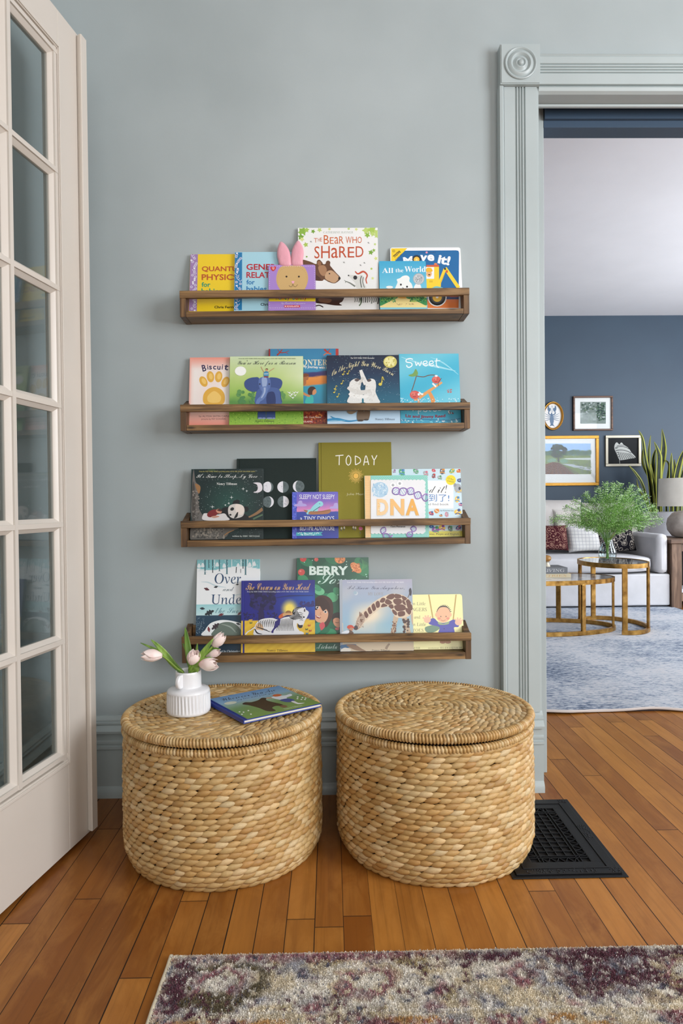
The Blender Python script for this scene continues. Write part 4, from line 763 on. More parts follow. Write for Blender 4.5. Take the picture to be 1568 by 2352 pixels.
def oak(x, y, L, rot, col):
    r = math.radians(rot); pts = []
    for k in range(16): t = k/8 if k < 8 else (16-k)/8; w = L*.26*math.sin(math.pi*min(t, .999))*(1.2 if k % 2 else .6)*(1 if k < 8 else -1); u = (t-.5)*L; pts.append((x+u*math.cos(r)-w*math.sin(r), y+u*math.sin(r)+w*math.cos(r)))
    b.P(col, pts, True, n=3)
for a in ((325, 362, 56, 20, (86, 38, 48)), (418, 340, 42, -15, (40, 44, 50)), (632, 316, 30, -10, (40, 44, 50)), (282, 556, 50, 5, (44, 52, 60)), (352, 598, 100, -25, (44, 50, 56)), (468, 618, 56, -18, (110, 50, 58)), (652, 606, 46, -40, (110, 44, 52))): oak(*a)
b.P((234, 238, 238), [(296, 830), (310, 770), (360, 706), (440, 676), (520, 672), (620, 690), (680, 720), (700, 830)]); b.P((104, 118, 108), [(388, 830), (400, 770), (440, 715), (520, 690), (600, 705), (660, 760), (670, 830)]); b.S((146, 158, 148), [(470, 712), (560, 740), (620, 800)], (4, 16, 6)); b.S((84, 96, 88), [(610, 800), (640, 760), (655, 820)], 4)
for a in ((412, 735, 96, -40, (64, 52, 58)), (346, 765, 56, 80, (128, 52, 58)), (640, 710, 44, 20, (48, 54, 60))): oak(*a)
b.T('with art by Christopher', 'serif', 402, 972, 660, 1002, (206, 216, 220), part='author_line'); b.done()
b = shelf_book('deep green book with pale capitals, red berries and smiling girl, lowest ledge', G4, 'picture_book', 4, 8, (683, 681.5, 846.8, 849, 1281), .0485, .135, .010, (30, 98, 72), hinge=(.0040, .0065))
b.bg(lambda a, c: lerp((36, 104, 74), (22, 70, 56), abs(math.sin(6*a+5*c))*.7), 20, 24)
for x, y, rx, ry, r_, c in [(90, 80, 60, 34, 20, (44, 124, 86)), (200, 70, 70, 36, -30, (26, 84, 62)), (300, 60, 60, 30, 30, (40, 118, 80)), (420, 90, 60, 40, 0, (24, 78, 60)), (560, 120, 90, 50, 60, (48, 128, 84)), (590, 70, 50, 30, 10, (30, 96, 70)), (60, 230, 50, 40, 40, (60, 140, 96)), (200, 330, 44, 32, 10, (110, 190, 140)), (250, 380, 40, 30, -40, (40, 130, 90)), (310, 380, 50, 42, 0, (86, 168, 118)), (350, 330, 40, 30, 50, (50, 140, 96)), (180, 300, 40, 24, 30, (70, 150, 110)), (300, 690, 50, 40, 20, (50, 140, 96)), (240, 660, 50, 36, -20, (30, 110, 76))]: b.E(c, x, y, rx, ry, r_)
for k in range(9): b.S((80, 150, 90), [(540, 180), (570, 110+k*4), (560+k*9, 50+k*6)], 2.5)
def berry(x, y, r, c, seed): b.E(c, x, y, r, r*.85); b.dots([tuple(min(255, int(v*1.15)) for v in c), tuple(int(v*.8) for v in c)], 22, x-r*.65, y-r*.55, x+r*.65, y+r*.55, r*.12, r*.2, seed)
for x, y, r, c in ((60, 50, 28, (206, 74, 70)), (172, 56, 18, (214, 90, 84)), (45, 165, 30, (204, 80, 76))): b.E(c, x, y, r, r*.95); b.E((228, 130, 120), x-r*.3, y-r*.3, r*.3, r*.25)
berry(375, 52, 46, (222, 140, 84), 3)
b.P((224, 140, 84), [(468, 90), (500, 82), (545, 120), (558, 160), (530, 174), (490, 150), (468, 120)]); b.dots([(240, 170, 110), (196, 104, 60)], 40, 476, 92, 545, 165, 4, 8, 9)
b.T('BERRY', 'fat', 112, 113, 444, 190, (218, 236, 228)); b.T('Song', 'script', 186, 180, 520, 306, (196, 226, 214)); b.dots([(190, 236, 220)], 14, 60, 60, 610, 400, 3, 6, 12)
b.P((70, 42, 34), [(150, 480), (160, 400), (205, 366), (265, 372), (310, 420), (316, 520), (290, 590), (250, 640), (240, 560), (170, 480), (150, 560)]); b.P((220, 166, 132), [(160, 460), (215, 450), (270, 500), (268, 560), (235, 600), (190, 596), (160, 560)]); b.P((58, 34, 28), [(150, 470), (170, 400), (220, 380), (280, 430), (290, 520), (262, 480), (230, 500), (200, 455), (175, 490)])
for x, y in ((182, 468), (250, 505)): b.E((240, 236, 230), x, y, 15, 11, 20); b.E((50, 34, 28), x, y, 9, 9)
b.S((180, 120, 90), [(214, 505), (206, 525), (216, 528)], 4); b.P((150, 44, 44), [(168, 534), (190, 545), (212, 552), (196, 562), (174, 552)]); b.S((240, 236, 230), [(174, 540), (204, 552)], 5, False)
b.P((60, 140, 116), [(164, 606), (210, 600), (220, 640), (200, 680), (164, 690)]); b.P((206, 84, 92), [(200, 610), (234, 594), (246, 630), (216, 664), (204, 640)]); b.P((40, 30, 28), [(306, 560), (320, 520), (372, 512), (372, 570), (330, 560), (312, 600)]); b.P((206, 146, 112), [(318, 570), (345, 556), (372, 570), (372, 636), (340, 630), (320, 605)]); b.S((70, 40, 32), [(334, 594), (350, 600), (364, 596)], 4); b.E((190, 90, 90), 352, 650, 18, 12)
b.T('Michaela Goade', 'script', 176, 778, 480, 822, (214, 232, 222), part='author_line'); b.done()
b = shelf_book('pale yellow board book with baby on a rope swing, rightmost on the lowest ledge', G4, 'board_book', 4, 8, (912, 911, 1062, 1065.4, 1365.5), .048, .20, .010, (246, 238, 168), rad=.008)
b.bg(lambda a, c: (246, 239, 172), 10, 10); DK = (62, 54, 40)
b.T('Ten Little', 'thinserif', 966, 420, 1107, 448, DK); b.T('FINGERS', 'thinserif', 958, 470, 1118, 501, DK); b.T('and', 'thinserif', 1010, 537, 1063, 563, DK); b.T('Ten Little', 'thinserif', 966, 598, 1111, 626, DK); b.T('TOES', 'thinserif', 998, 650, 1090, 676, DK)
for x0, x1 in ((1136, 1182), (1370, 1340)):
    b.S((204, 172, 92), [(x0, 358), (x1, 620)], 10, False)
    for k in range(26): y = 360+k*10; x = x0+(x1-x0)*(y-358)/262; b.S((150, 118, 60), [(x-5, y+4), (x+5, y-3)], 2.5, False)
b.P((112, 142, 116), [(1104, 640), (1160, 620), (1230, 610), (1262, 622), (1230, 650), (1180, 680), (1120, 680)]); b.P((78, 76, 170), [(1136, 575), (1180, 560), (1215, 590), (1262, 600), (1310, 588), (1350, 572), (1392, 600), (1390, 634), (1352, 640), (1350, 690), (1225, 690), (1230, 640), (1180, 622), (1140, 610)])
b.P((150, 170, 130), [(1215, 592), (1262, 606), (1310, 590), (1300, 612), (1230, 616)])
for sx, x, y in ((-1, 1124, 575), (1, 1390, 595)):
    b.E((238, 190, 160), x, y, 30, 26)
    for a in (-150, -115, -80, -45) if sx < 0 else (-135, -100, -65, -30): r = math.radians(a); b.S((238, 190, 160), [(x+16*math.cos(r), y+14*math.sin(r)), (x+46*math.cos(r), y+42*math.sin(r))], 12, False)
b.E((240, 186, 146), 1262, 525, 63, 72); b.E((240, 186, 146), 1200, 530, 9, 15); b.E((240, 186, 146), 1324, 530, 9, 15)
for k in range(13): a = math.radians(-165+k*12.5); b.S((64, 52, 46), [(1262+58*math.cos(a), 520+62*math.sin(a)), (1262+66*math.cos(a)+6, 520+78*math.sin(a))], (9, 2), False)
b.P((70, 58, 50), [(1204, 510), (1222, 468), (1262, 452), (1302, 468), (1320, 510), (1300, 474), (1262, 464), (1226, 474)])
for x in (1240, 1284): b.E((60, 44, 40), x, 545, 4, 5)
b.S((190, 110, 90), [(1240, 575), (1260, 582), (1280, 574)], 4); b.E((232, 150, 124), 1225, 562, 14, 10); b.E((232, 150, 124), 1300, 562, 14, 10); b.E((60, 50, 90), 1268, 650, 5, 5)
for x in (1256, 1300): b.E((176, 120, 80), x, 764, 26, 14)
b.T('MEM FOX', 'thinserif', 972, 806, 1062, 824, (110, 96, 50), part='author_line'); b.T('ILLUSTRATED BY', 'thinserif', 1132, 812, 1224, 822, (110, 96, 50), part='author_line'); b.T('HELEN OXENBURY', 'thinserif', 1232, 805, 1424, 823, (110, 96, 50), part='author_line'); b.done()
b = shelf_book('blue and yellow book with a resting zebra, on the lowest ledge', G4, 'picture_book', 4, 7, (555.6, 551.6, 723.3, 723.3, 1333), .0600, .135, .011, (40, 44, 140), hinge=(.0065, .0095))
def fc(a, c):
    if c > .555+.008*math.sin(40*a): return lerp((228, 190, 54), (220, 178, 48), math.sin(50*a+70*c)*.5+.5)
    n = .5+.5*math.sin(7*a-9*c+2*math.sin(5*a)); base = lerp((36, 36, 128), (34, 96, 186), max(0, a-.35)*1.4*(1-abs(c-.25)*1.8)*n)
    g = max(0, 1-math.hypot((a-.655)*1.15, c-.4)/.15); return lerp(base, (246, 222, 100), min(1, g*1.6))
b.bg(fc, 44, 60)
b.dots([(34, 30, 84), (44, 38, 104), (30, 26, 70)], 130, 770, 370, 1010, 560, 12, 32, 8); b.dots([(34, 30, 84)], 50, 700, 600, 1040, 670, 6, 16, 9, ar=.5); b.P((40, 32, 80), [(850, 560), (890, 560), (895, 690), (845, 690)]); b.P((40, 32, 84), [(1080, 690), (1120, 620), (1170, 600), (1180, 690)]); b.S((28, 40, 104), [(1010, 450), (1150, 430), (1390, 425)], (4, 14, 6)); b.dots([(44, 42, 110)], 26, 1260, 490, 1400, 530, 8, 16, 3)
b.T('The Crown on Your Head', 'script', 716, 302, 1362, 372, (238, 192, 122)); b.T('From the NEW YORK TIMES bestselling author of ON THE NIGHT YOU WERE BORN', 'serif', 728, 382, 1346, 397, (206, 210, 226), part='author_line')
ZW = (224, 224, 226); ZB = (26, 24, 30)
b.S(ZW, [(806, 742), (770, 770), (735, 790), (712, 818)], (10, 8, 12)); b.S((40, 40, 46), [(800, 738), (760, 764)], 3, False)
b.P(ZW, [(802, 770), (812, 720), (850, 675), (910, 655), (985, 652), (1040, 668), (1100, 645), (1160, 632), (1200, 600), (1230, 555), (1280, 545), (1300, 560), (1345, 590), (1330, 640), (1300, 690), (1282, 745), (1250, 746), (1232, 700), (1226, 740), (1240, 830), (830, 830)])
b.P((206, 170, 130), [(812, 740), (840, 700), (880, 720), (890, 770), (840, 800)])
for k in range(11): x = 835+k*18; b.S(ZB, [(x+6, 662+abs(k-6)*3), (x+14, 700), (x+4+k*2, 742)], (4, 8, 3))
for k in range(8): x = 820+k*14; b.S(ZB, [(x, 735+k*4), (x+22, 748+k*5), (x+50, 748+k*6)], (3, 6, 2))
for k in range(12): x = 1046+k*13; b.S(ZB, [(x, 668-k*2), (x-6, 720), (x-26+k*3, 780)], (4, 7, 3))
for k in range(9): x = 1150+k*9; y = 636-k*8; b.S(ZB, [(x, y), (x+24, y+20+k*3), (x+60, y+34+k*6)], (5, 8, 3))
b.P(ZB, [(1180, 600), (1200, 560), (1250, 540), (1290, 548), (1250, 560), (1215, 590), (1200, 620)])
for k in range(7): b.S(ZW, [(1196+k*13, 596-k*7), (1206+k*13, 556-k*2)], 4, False)
for k in range(6): b.S(ZB, [(1235+k*4, 600+k*18), (1262+k*3, 596+k*18), (1290, 610+k*17)], (3, 6, 2))
b.P(ZW, [(1288, 590), (1292, 556), (1306, 545), (1318, 570), (1312, 600)]); b.P((70, 60, 66), [(1296, 585), (1300, 560), (1308, 560), (1310, 586)]); b.E((20, 18, 22), 1296, 642, 9, 8); b.P((44, 34, 36), [(1236, 712), (1262, 704), (1284, 718), (1280, 745), (1256, 752), (1240, 738)]); b.P(ZW, [(1240, 690), (1300, 680), (1290, 715), (1250, 720)])
b.P((44, 36, 110), [(1010, 690), (1060, 660), (1050, 720), (1000, 770), (990, 800), (970, 790), (1000, 740)]); b.P((196, 96, 50), [(1046, 632), (1090, 600), (1110, 610), (1090, 640), (1054, 656)]); b.P((206, 160, 110), [(1090, 606), (1140, 590), (1176, 590), (1180, 620), (1130, 622), (1090, 634)]); b.P((150, 106, 60), [(1112, 600), (1130, 578), (1160, 580), (1170, 600), (1140, 600)])
b.P(ZW, [(1228, 800), (1260, 782), (1296, 800), (1280, 830), (1228, 830)]); b.P(ZW, [(800, 770), (820, 830), (940, 830), (900, 780)]); b.S(ZB, [(806, 760), (830, 800), (880, 812)], (10, 14, 4))
for x, y, c in ((1352, 726, (196, 90, 50)), (1326, 764, (60, 90, 60)), (1362, 778, (180, 60, 50)), (1330, 806, (60, 120, 150)), (770, 700, (90, 100, 60))): b.P(c, [(x-13, y-10), (x, y-2), (x+12, y-12), (x+8, y+8), (x, y+4), (x-10, y+10)])
b.T('Nancy Tillman', 'thinserif', 926, 962, 1138, 992, (96, 74, 40), part='author_line'); b.done()
b = shelf_book('sky blue and cream book with a giraffe bending down, lowest ledge', G4, 'picture_book', 4, 8, (780, 780.2, 945.4, 950.7, 1331), .0600, .135, .011, (176, 182, 190), hinge=(.0070, .0100))
def fg(a, c):
    s_ = lerp((168, 172, 194), (150, 186, 208), c*1.6) if a < .5 else lerp((172, 170, 190), (140, 184, 204), c*1.5)
    cl = max(0, 1-math.hypot((a-.45)*1.1, (c-.5)*1.5)/.42)+max(0, c-.62)*2.2+.25*math.sin(9*a+4*c)*math.sin(8*c); s_ = lerp(s_, (236, 220, 194), min(1, max(0, cl*1.3-.1)))
    return lerp(s_, (210, 192, 164), max(0, min(1, (c-.82)*12)))
b.bg(fg, 34, 40); b.P((168, 176, 186), [(372, 226), (396, 226), (398, 868), (374, 868)], False); b.P((206, 198, 186), [(396, 600), (402, 600), (404, 868), (397, 868)], False)
b.E((196, 206, 214), 512, 346, 17, 17); b.E((160, 184, 200), 505, 341, 15, 15)
b.T('From the NEW YORK TIMES bestselling author of ON THE NIGHT YOU WERE BORN', 'serif', 436, 246, 922, 260, (226, 226, 232), part='author_line'); b.T("I'd Know You Anywhere,", 'script', 440, 279, 926, 326, (62, 62, 92)); b.T('MY LOVE', 'thinserif', 614, 338, 748, 364, (150, 140, 132))
GC = (222, 202, 176); GB_ = (104, 62, 50)
for pts in ([(836, 540), (876, 548), (858, 620), (838, 700), (806, 700), (826, 620)], [(905, 545), (940, 540), (960, 600), (985, 700), (950, 700), (925, 620)], [(985, 480), (1000, 500), (1000, 620), (985, 560)]): b.P((196, 172, 146), pts)
b.P(GC, [(506, 655), (512, 600), (528, 545), (560, 516), (600, 480), (660, 425), (740, 376), (820, 350), (900, 358), (960, 390), (992, 440), (1000, 500), (960, 545), (900, 558), (850, 545), (820, 500), (800, 462), (740, 470), (690, 500), (640, 540), (590, 590), (548, 645), (525, 660)])
for pts in ([(800, 356), (838, 352), (840, 385), (810, 400), (770, 385)], [(845, 352), (895, 360), (900, 385), (848, 388)], [(908, 366), (950, 388), (930, 410), (908, 392)], [(960, 396), (985, 430), (960, 440), (938, 416)], [(840, 395), (895, 394), (905, 430), (860, 445), (832, 420)], [(910, 402), (932, 418), (940, 450), (912, 432)], [(945, 425), (990, 444), (994, 490), (960, 480)], [(775, 395), (806, 408), (822, 430), (790, 445), (760, 425)], [(735, 386), (765, 392), (750, 425), (716, 420)], [(790, 452), (824, 440), (836, 470), (812, 478)], [(842, 452), (900, 440), (936, 458), (930, 490), (870, 500), (846, 480)], [(940, 470), (985, 495), (970, 530), (940, 500)], [(826, 482), (862, 508), (860, 535), (838, 525), (824, 505)], [(872, 508), (926, 500), (930, 535), (880, 545)], [(745, 432), (784, 452), (760, 462), (726, 464)], [(700, 410), (716, 428), (715, 462), (690, 470), (680, 430)], [(664, 432), (676, 450), (684, 482), (660, 500), (645, 455)], [(630, 462), (640, 480), (652, 510), (628, 525), (612, 485)], [(596, 498), (606, 510), (620, 535), (600, 560), (580, 520)]): b.P(GB_, pts, n=3)
b.P((176, 152, 134), [(508, 655), (512, 600), (530, 555), (560, 524), (586, 540), (586, 580), (560, 620), (536, 652)]); b.S((120, 80, 60), [(548, 545), (545, 505)], (14, 6), False); b.S((120, 80, 60), [(560, 540), (556, 512)], (10, 6), False); b.E((40, 32, 32), 562, 578, 9, 5, -20); b.dots([(120, 84, 66), (206, 186, 166)], 40, 518, 560, 575, 640, 3, 7, 6); b.P((70, 60, 64), [(492, 640), (512, 620), (530, 640), (520, 660), (498, 658)])
b.dots([(120, 80, 62)], 40, 816, 590, 860, 690, 3, 7, 8); b.dots([(70, 46, 44)], 22, 920, 560, 965, 690, 6, 14, 9); b.S((96, 76, 70), [(955, 385), (968, 360), (978, 320)], (5, 8)); b.P((40, 36, 50), [(976, 365), (966, 320), (980, 300), (990, 330), (986, 362)])
b.E((206, 78, 56), 464, 636, 28, 19); b.P((206, 78, 56), [(480, 632), (500, 640), (480, 648)]); b.E((196, 140, 110), 472, 654, 16, 14); b.P((110, 84, 70), [(440, 660), (470, 664), (492, 690), (440, 692)]); b.P((226, 230, 236), [(385, 690), (420, 668), (452, 664), (446, 690)])
b.P((70, 110, 150), [(385, 790), (500, 782), (510, 800), (440, 815), (388, 820)]); b.P((150, 120, 96), [(430, 790), (500, 786), (560, 820), (596, 842), (530, 838), (480, 822)]); b.P((226, 220, 208), [(384, 830), (420, 812), (470, 830), (440, 856), (390, 860)]); b.S((160, 140, 120), [(800, 778), (782, 800), (770, 824)], (14, 22)); b.S((200, 182, 156), [(520, 845), (700, 855), (960, 850)], (4, 9, 3)); b.S((240, 232, 214), [(400, 862), (600, 850), (720, 860)], (3, 8, 3))
b.T('Nancy Tillman', 'thinserif', 648, 826, 804, 850, (70, 58, 50), part='author_line'); b.done()
# ---------------------------------------------------------------- woven baskets
def weave_mat(name):
    m = newmat(name, rough=.40, spec=.5); t = NT(m)
    a = t.a('ShaderNodeAttribute', attribute_name='Col'); uv = t.a('ShaderNodeUVMap', uv_map='fibre').outputs[0]
    n = t.noise(t.mapping(uv, (3, 26, 1)), 1.0, 4, .6, .3)
    t.base(t.mix(t.math('MULTIPLY', t.ramp(n, [(.38, (0, 0, 0)), (.72, (255, 255, 255))]), .34), a.outputs['Color'], (124, 88, 48)))
    t.bump(n, .5, .0012); return m
M_weave = weave_mat('water_hyacinth')
class Weave(MB):
    def __init__(s): super().__init__(); s.uv = []
    def strand(s, c, T, B, N, L, h, th, tilt, col, ring=8, seg=7, p=.75, curve=0, lift=0, ex=2.3):
        ct, st = math.cos(tilt), math.sin(tilt); A = T*ct+B*st+N*lift; Bq = B*ct-T*st
        vs = []; u0, v0 = random.random()*40, random.random()*40
        for i in range(ring+1):
            q = -1+2*i/ring; w = max(0.03, (1-abs(q)**ex))**p
            for k in range(seg):
                a = 2*math.pi*k/seg
                vs.append(c+A*(L*q)+Bq*(h*w*math.cos(a))+N*(th*w*math.sin(a)-curve*q*q)); s.uv.append((u0+q, v0+k/seg*2))
        fs = [(i*seg+k, i*seg+(k+1) % seg, (i+1)*seg+(k+1) % seg, (i+1)*seg+k) for i in range(ring) for k in range(seg)]
        s.add(vs, fs, col)
    def build(s, *a, **k):
        o = super().build(*a, **k); l = o.data.uv_layers.new(name='fibre'); U = np.array(s.uv+[(0, 0)]*(s.n-len(s.uv)))
        idx = np.empty(len(o.data.loops), np.int32); o.data.loops.foreach_get('vertex_index', idx)
        l.data.foreach_set('uv', U[idx].astype(np.float32).ravel()); return o
STR = [(200, 164, 108), (206, 172, 116), (190, 152, 94), (214, 184, 132), (182, 140, 82), (200, 166, 110), (196, 156, 96), (218, 190, 142)]
def strcol(): return hsvj(lin(STR[random.randrange(8)]), .08, .04)
def coil_rim(mb, R, z, r0, N, amp, tiltx=0.0, c=(0, 0)):
    n = N*5; seg = 10
    P = np.zeros((n, seg, 3)); C = np.zeros((n, seg, 3)); base = [strcol() for _ in range(N)]
    for i in range(n):
        for k in range(seg):
            b = 2*math.pi*k/seg; ph = (i/5+b*.16) % N; f = ph % 1; r = r0*(1-amp*(2*abs(f-.5))**3)
            a = 2*math.pi*i/n; q = R+r*math.cos(b); P[i, k] = (c[0]+q*math.cos(a), c[1]+q*math.sin(a), z+r*math.sin(b)); C[i, k] = np.array(base[int(ph) % N])*(.95)
    fs = [(i*seg+k, i*seg+(k+1) % seg, ((i+1) % n)*seg+(k+1) % seg, ((i+1) % n)*seg+k) for i in range(n) for k in range(seg)]
    mb.add(P.reshape(-1, 3), fs, C.reshape(-1, 3))
    mb.uv += [(i*.13, k*.05) for i in range(n) for k in range(seg)]
M_core = newmat('gap_shade_brown', (70, 46, 26), .95)  # dark backing colour, paints the shade in gaps between strands
def basket(label, X, Y, R, seed, tilt, bias):
    random.seed(seed); o = thing('woven_basket', label, 'basket', (X, Y, 0), 'round lidded woven baskets')
    def rad(z): return R-.020*max(0, 1-z/.055)**2-.003*max(0, (z-.2)/.12)
    w = Weave(); nr = 24; pitch = .0134
    for r in range(nr):
        z = .0085+pitch*r; Rz = rad(z); n = 56; ph = r*.5+random.uniform(-.10, .10)
        for k in range(n):
            a = 2*math.pi*(k+ph+random.uniform(-.09, .09))/n; cN = np.array([math.cos(a), math.sin(a), 0]); T = np.array([-math.sin(a), math.cos(a), 0])
            s_ = random.uniform(.88, 1.12); sl = .055*max(0, 1-z/.055)
            N = cN; B = np.array([0, 0, 1.0])+cN*sl*.6; c = np.array([X, Y, 0])+cN*(Rz-.004+random.uniform(-.001, .0012))+np.array([0, 0, z+random.uniform(-.0012, .0012)])
            w.strand(c, T, B, N, .0214*s_, .0084*random.uniform(.94, 1.06), .0068, random.uniform(.10, .22)+bias, strcol(), p=.82, curve=.0006, lift=.085, ex=2.15)
    w.build('body', M_weave, o, smooth=60)
    MB().lathe([(R-.035, .003), (R-.026, .006), (R-.0125, .05), (R-.0125, .318)], 48, (X, Y, 0), capt=True).build('gap_backing', M_core, o)
    w = Weave(); coil_rim(w, R-.007, .3265, .0105, 190, .42, c=(X, Y)); w.build('rim', M_weave, o, smooth=60)
    # lid, its front edge a little proud of the rim
    w = Weave(); lidr = R-.016; zt = .3505; tl = lambda y: -(y-Y)*tilt
    rr_ = lidr-.004; ring = 0
    while rr_ > .008:
        n = max(5, int(2*math.pi*rr_/.0245)); ph = random.random()
        for k in range(n):
            a = 2*math.pi*(k+ph+random.uniform(-.1, .1))/n; cN = np.array([math.cos(a), math.sin(a), 0]); T = np.array([-math.sin(a), math.cos(a), 0])
            c = np.array([X, Y, 0])+cN*rr_+np.array([0, 0, zt+.003*(1-(rr_/lidr)**2)+random.uniform(-.0008, .0012)]); c[2] += tl(c[1])
            w.strand(c, T, -cN, np.array([0, 0, 1.0]), .0212*random.uniform(.88, 1.1), .0088, .0056, random.uniform(.30, .52), strcol(), p=.9, lift=.10, ex=1.9)
        rr_ -= .0158; ring += 1
    lid = w.build('lid', M_weave, o, smooth=60)
    MB().lathe([(lidr-.002, .3385), (lidr-.002, .3475), (.001, .3495)], 48, (X, Y, 0), capb=True).build('lid_gap_backing', M_core, o)
    w = Weave(); coil_rim(w, R-.0075, .3475, .0122, 200, .42, c=(X, Y))
    V = w.v[0].copy(); V[:, 2] += -(V[:, 1]-Y)*tilt; w.v[0] = V
    w.build('lid_rim', M_weave, lid, smooth=60); return o
basket('round woven basket with lid carrying a vase of tulips and a flat book', -.288, 1.815, .2575, 11, .012, .0)
basket('round woven basket with bare lid standing beside the black floor register', .270, 1.815, .2580, 23, .016, .0)
random.seed(3)
# ---------------------------------------------------------------- book lying on the left lid
zb_ = .3735
A_, B_, C_, D_ = [on(280+x/3.26667, 1430+y/3.26667, 2, zb_) for x, y in ((664, 572), (1194, 470), (1477, 610), (872, 740))]
ctr = (A_+B_+C_+D_)/4; U = ((B_-A_)+(C_-D_))/2; Wd = np.linalg.norm(U); U /= Wd
Vv = ((A_-D_)+(B_-C_))/2; Vv = Vv-U*(Vv@U); Hd = np.linalg.norm(Vv); Vv /= Hd
b = Book('blue and green picture book lying flat on the left basket lid', None, 'picture_book', 9, (ctr-U*Wd/2-Vv*Hd/2, U, Vv, np.array([0, 0, 1.0])), Wd, Hd, .0100, (24, 52, 140), hinge=(.0055, .0085))
fw = ramp([(0, (110, 156, 206)), (.3, (140, 178, 206)), (.45, (140, 172, 150)), (.6, (106, 146, 92)), (1, (112, 150, 72))])
b.bg(lambda a, c: fw(c+.02*math.sin(9*a)), 20, 30)
def flat(u, v): # design coordinates 0..1 on the lying cover -> crop coordinates
    q = b.P0+b.U*(u*b.W)+b.V*((1-v)*b.H); d = q-CC; x = 784+FPX*(d@CR)/(d@CF); y = 1176-FPX*(d@CU)/(d@CF); return ((x-280)*3.26667, (y-1430)*3.26667)
def FT(s_, st, u0, v0, u1, v1, col, part='title'):
    v, f = textgeo(s_, st); b.put(np.stack([(u0+v[:, 0]*(u1-u0))*b.W, (1-(v1-v[:, 1]*(v1-v0)))*b.H], 1), part, f, lin(col))
FT('Wherever You Are', 'script', .14, .07, .86, .20, (26, 36, 60)); FT('my love will find you', 'script', .28, .22, .78, .30, (26, 36, 60))
b.P((214, 220, 200), [flat(*q) for q in ((.10, .30), (.15, .26), (.22, .27), (.25, .32), (.20, .37), (.12, .36))])
b.P((40, 32, 30), [flat(*q) for q in ((.26, .45), (.32, .40), (.38, .44), (.48, .42), (.56, .36), (.60, .40), (.56, .48), (.58, .60), (.62, .74), (.60, .84), (.54, .76), (.46, .80), (.44, .92), (.36, .88), (.34, .70), (.30, .54))])
b.P((110, 80, 62), [flat(*q) for q in ((.56, .80), (.62, .78), (.63, .86), (.57, .88))])
b.S((200, 150, 120), [flat(.60, .40), flat(.67, .44)], 7, False); b.P((222, 230, 236), [flat(*q) for q in ((.66, .42), (.74, .40), (.84, .44), (.92, .42), (.90, .50), (.80, .54), (.78, .62), (.70, .58))]); b.P((36, 70, 146), [flat(*q) for q in ((.68, .58), (.80, .58), (.82, .70), (.72, .72))])
b.P((206, 106, 56), [flat(*q) for q in ((.72, .34), (.79, .33), (.82, .39), (.77, .43), (.71, .41))]); b.P((222, 226, 228), [flat(*q) for q in ((.76, .72), (.80, .72), (.80, .82), (.86, .86), (.77, .86))])
for u, v in ((.10, .70), (.13, .74), (.08, .80), (.20, .72), (.92, .60), (.95, .66), (.88, .66), (.93, .75), (.97, .70), (.90, .72), (.16, .86)): b.E((236, 238, 230), *flat(u, v), 7, 4)
FT('Nancy Tillman', 'thinserif', .54, .90, .78, .965, (226, 232, 220), 'author_line'); b.done()
# ---------------------------------------------------------------- vase and tulips
M_ceram = newmat('white_ceramic', (232, 232, 234), .22, coat=.4)
vb = on(433, 1648, 2, .359); VX, VY = WX(433, 1600, vb[1]+.045), vb[1]+.045
k_ = VY/FPX; vz = .359; pxm = lambda q: q/6.5333*k_
RB = pxm(322); RN = pxm(192)
zf_ = lambda cy, dr: WZ(433, 1430+cy/6.5333, VY-dr)
vz = on(433, 1649.5, 1, VY-RB*.82)[2] if False else vz
vt, vs1, vs0, vr = zf_(764, RN), zf_(1008, RN), zf_(1100, RB), zf_(1380, RB); zz_ = lambda cy: zf_(cy, RN)
vase = thing('tulip_vase', 'white ribbed ceramic vase on the left basket lid', 'vase', (VX, VY, vz))
def fl(a, i, z): return 1+(.022*(math.cos(38*a+.5*math.sin(60*z+3*a)))-.01)*FLM.get(i, 0)
prof = [(RB*.80, vz), (RB*.95, vz+.002), (RB*.985, vz+.005), (RB*1.0, vz+.008)]; FLM = {}
nfl = 8; zs0, zs1 = vz+.0085, vs0-.003
for q in range(nfl+1): FLM[len(prof)] = min(1, q*1.2, (nfl-q)*1.2); prof.append((RB*(1.0-.02*q/nfl), zs0+(zs1-zs0)*q/nfl))
prof += [(RB*.982, vs0-.001), (RB*.955, vs0+.0025), (RB*.90, vs0+.0052), (RB*.80, vs0+.0075), (RN*1.14, vs1-.001), (RN*1.03, vs1+.001), (RN, vs1+.006), (RN*.99, vt-.006), (RN*.985, vt-.0015), (RN*.95, vt), (RN*.90, vt-.002), (RN*.88, vt-.02), (RN*.86, vs1), (RB*.7, vs0-.01), (RB*.7, vz+.01), (.001, vz+.008)]
vm = MB().lathe(prof, 228, (VX, VY, 0), rf=lambda a, i, z: fl(a, i, z)); vm.build('body', M_ceram, vase, smooth=50)
ha = math.radians(248); hc = np.array([math.cos(ha), math.sin(ha), 0]); ht = np.array([-math.sin(ha), math.cos(ha), 0]); hr = pxm(104); hz = zz_(890)
pts = [(-.004, -hr), (.006, -hr*.97)]+[(.006+.0165*math.cos(math.radians(a)), hr*math.sin(math.radians(a))) for a in range(-75, 80, 12)]+[(.006, hr*.97), (-.004, hr)]
MB().prism(pts, lambda p, a: np.array([VX, VY, hz])+hc*(RN+p[0]-.003)+np.array([0, 0, p[1]])+ht*a, -.0055, .0055).build('handle', M_ceram, vase, bevel=.003, smooth=50)
M_petal = newmat('tulip_petal', (240, 208, 200), .45); _t = NT(M_petal); _g = _t.noise(_t.mapping(_t.geo(), (30, 30, 30)), 1.0, 3)
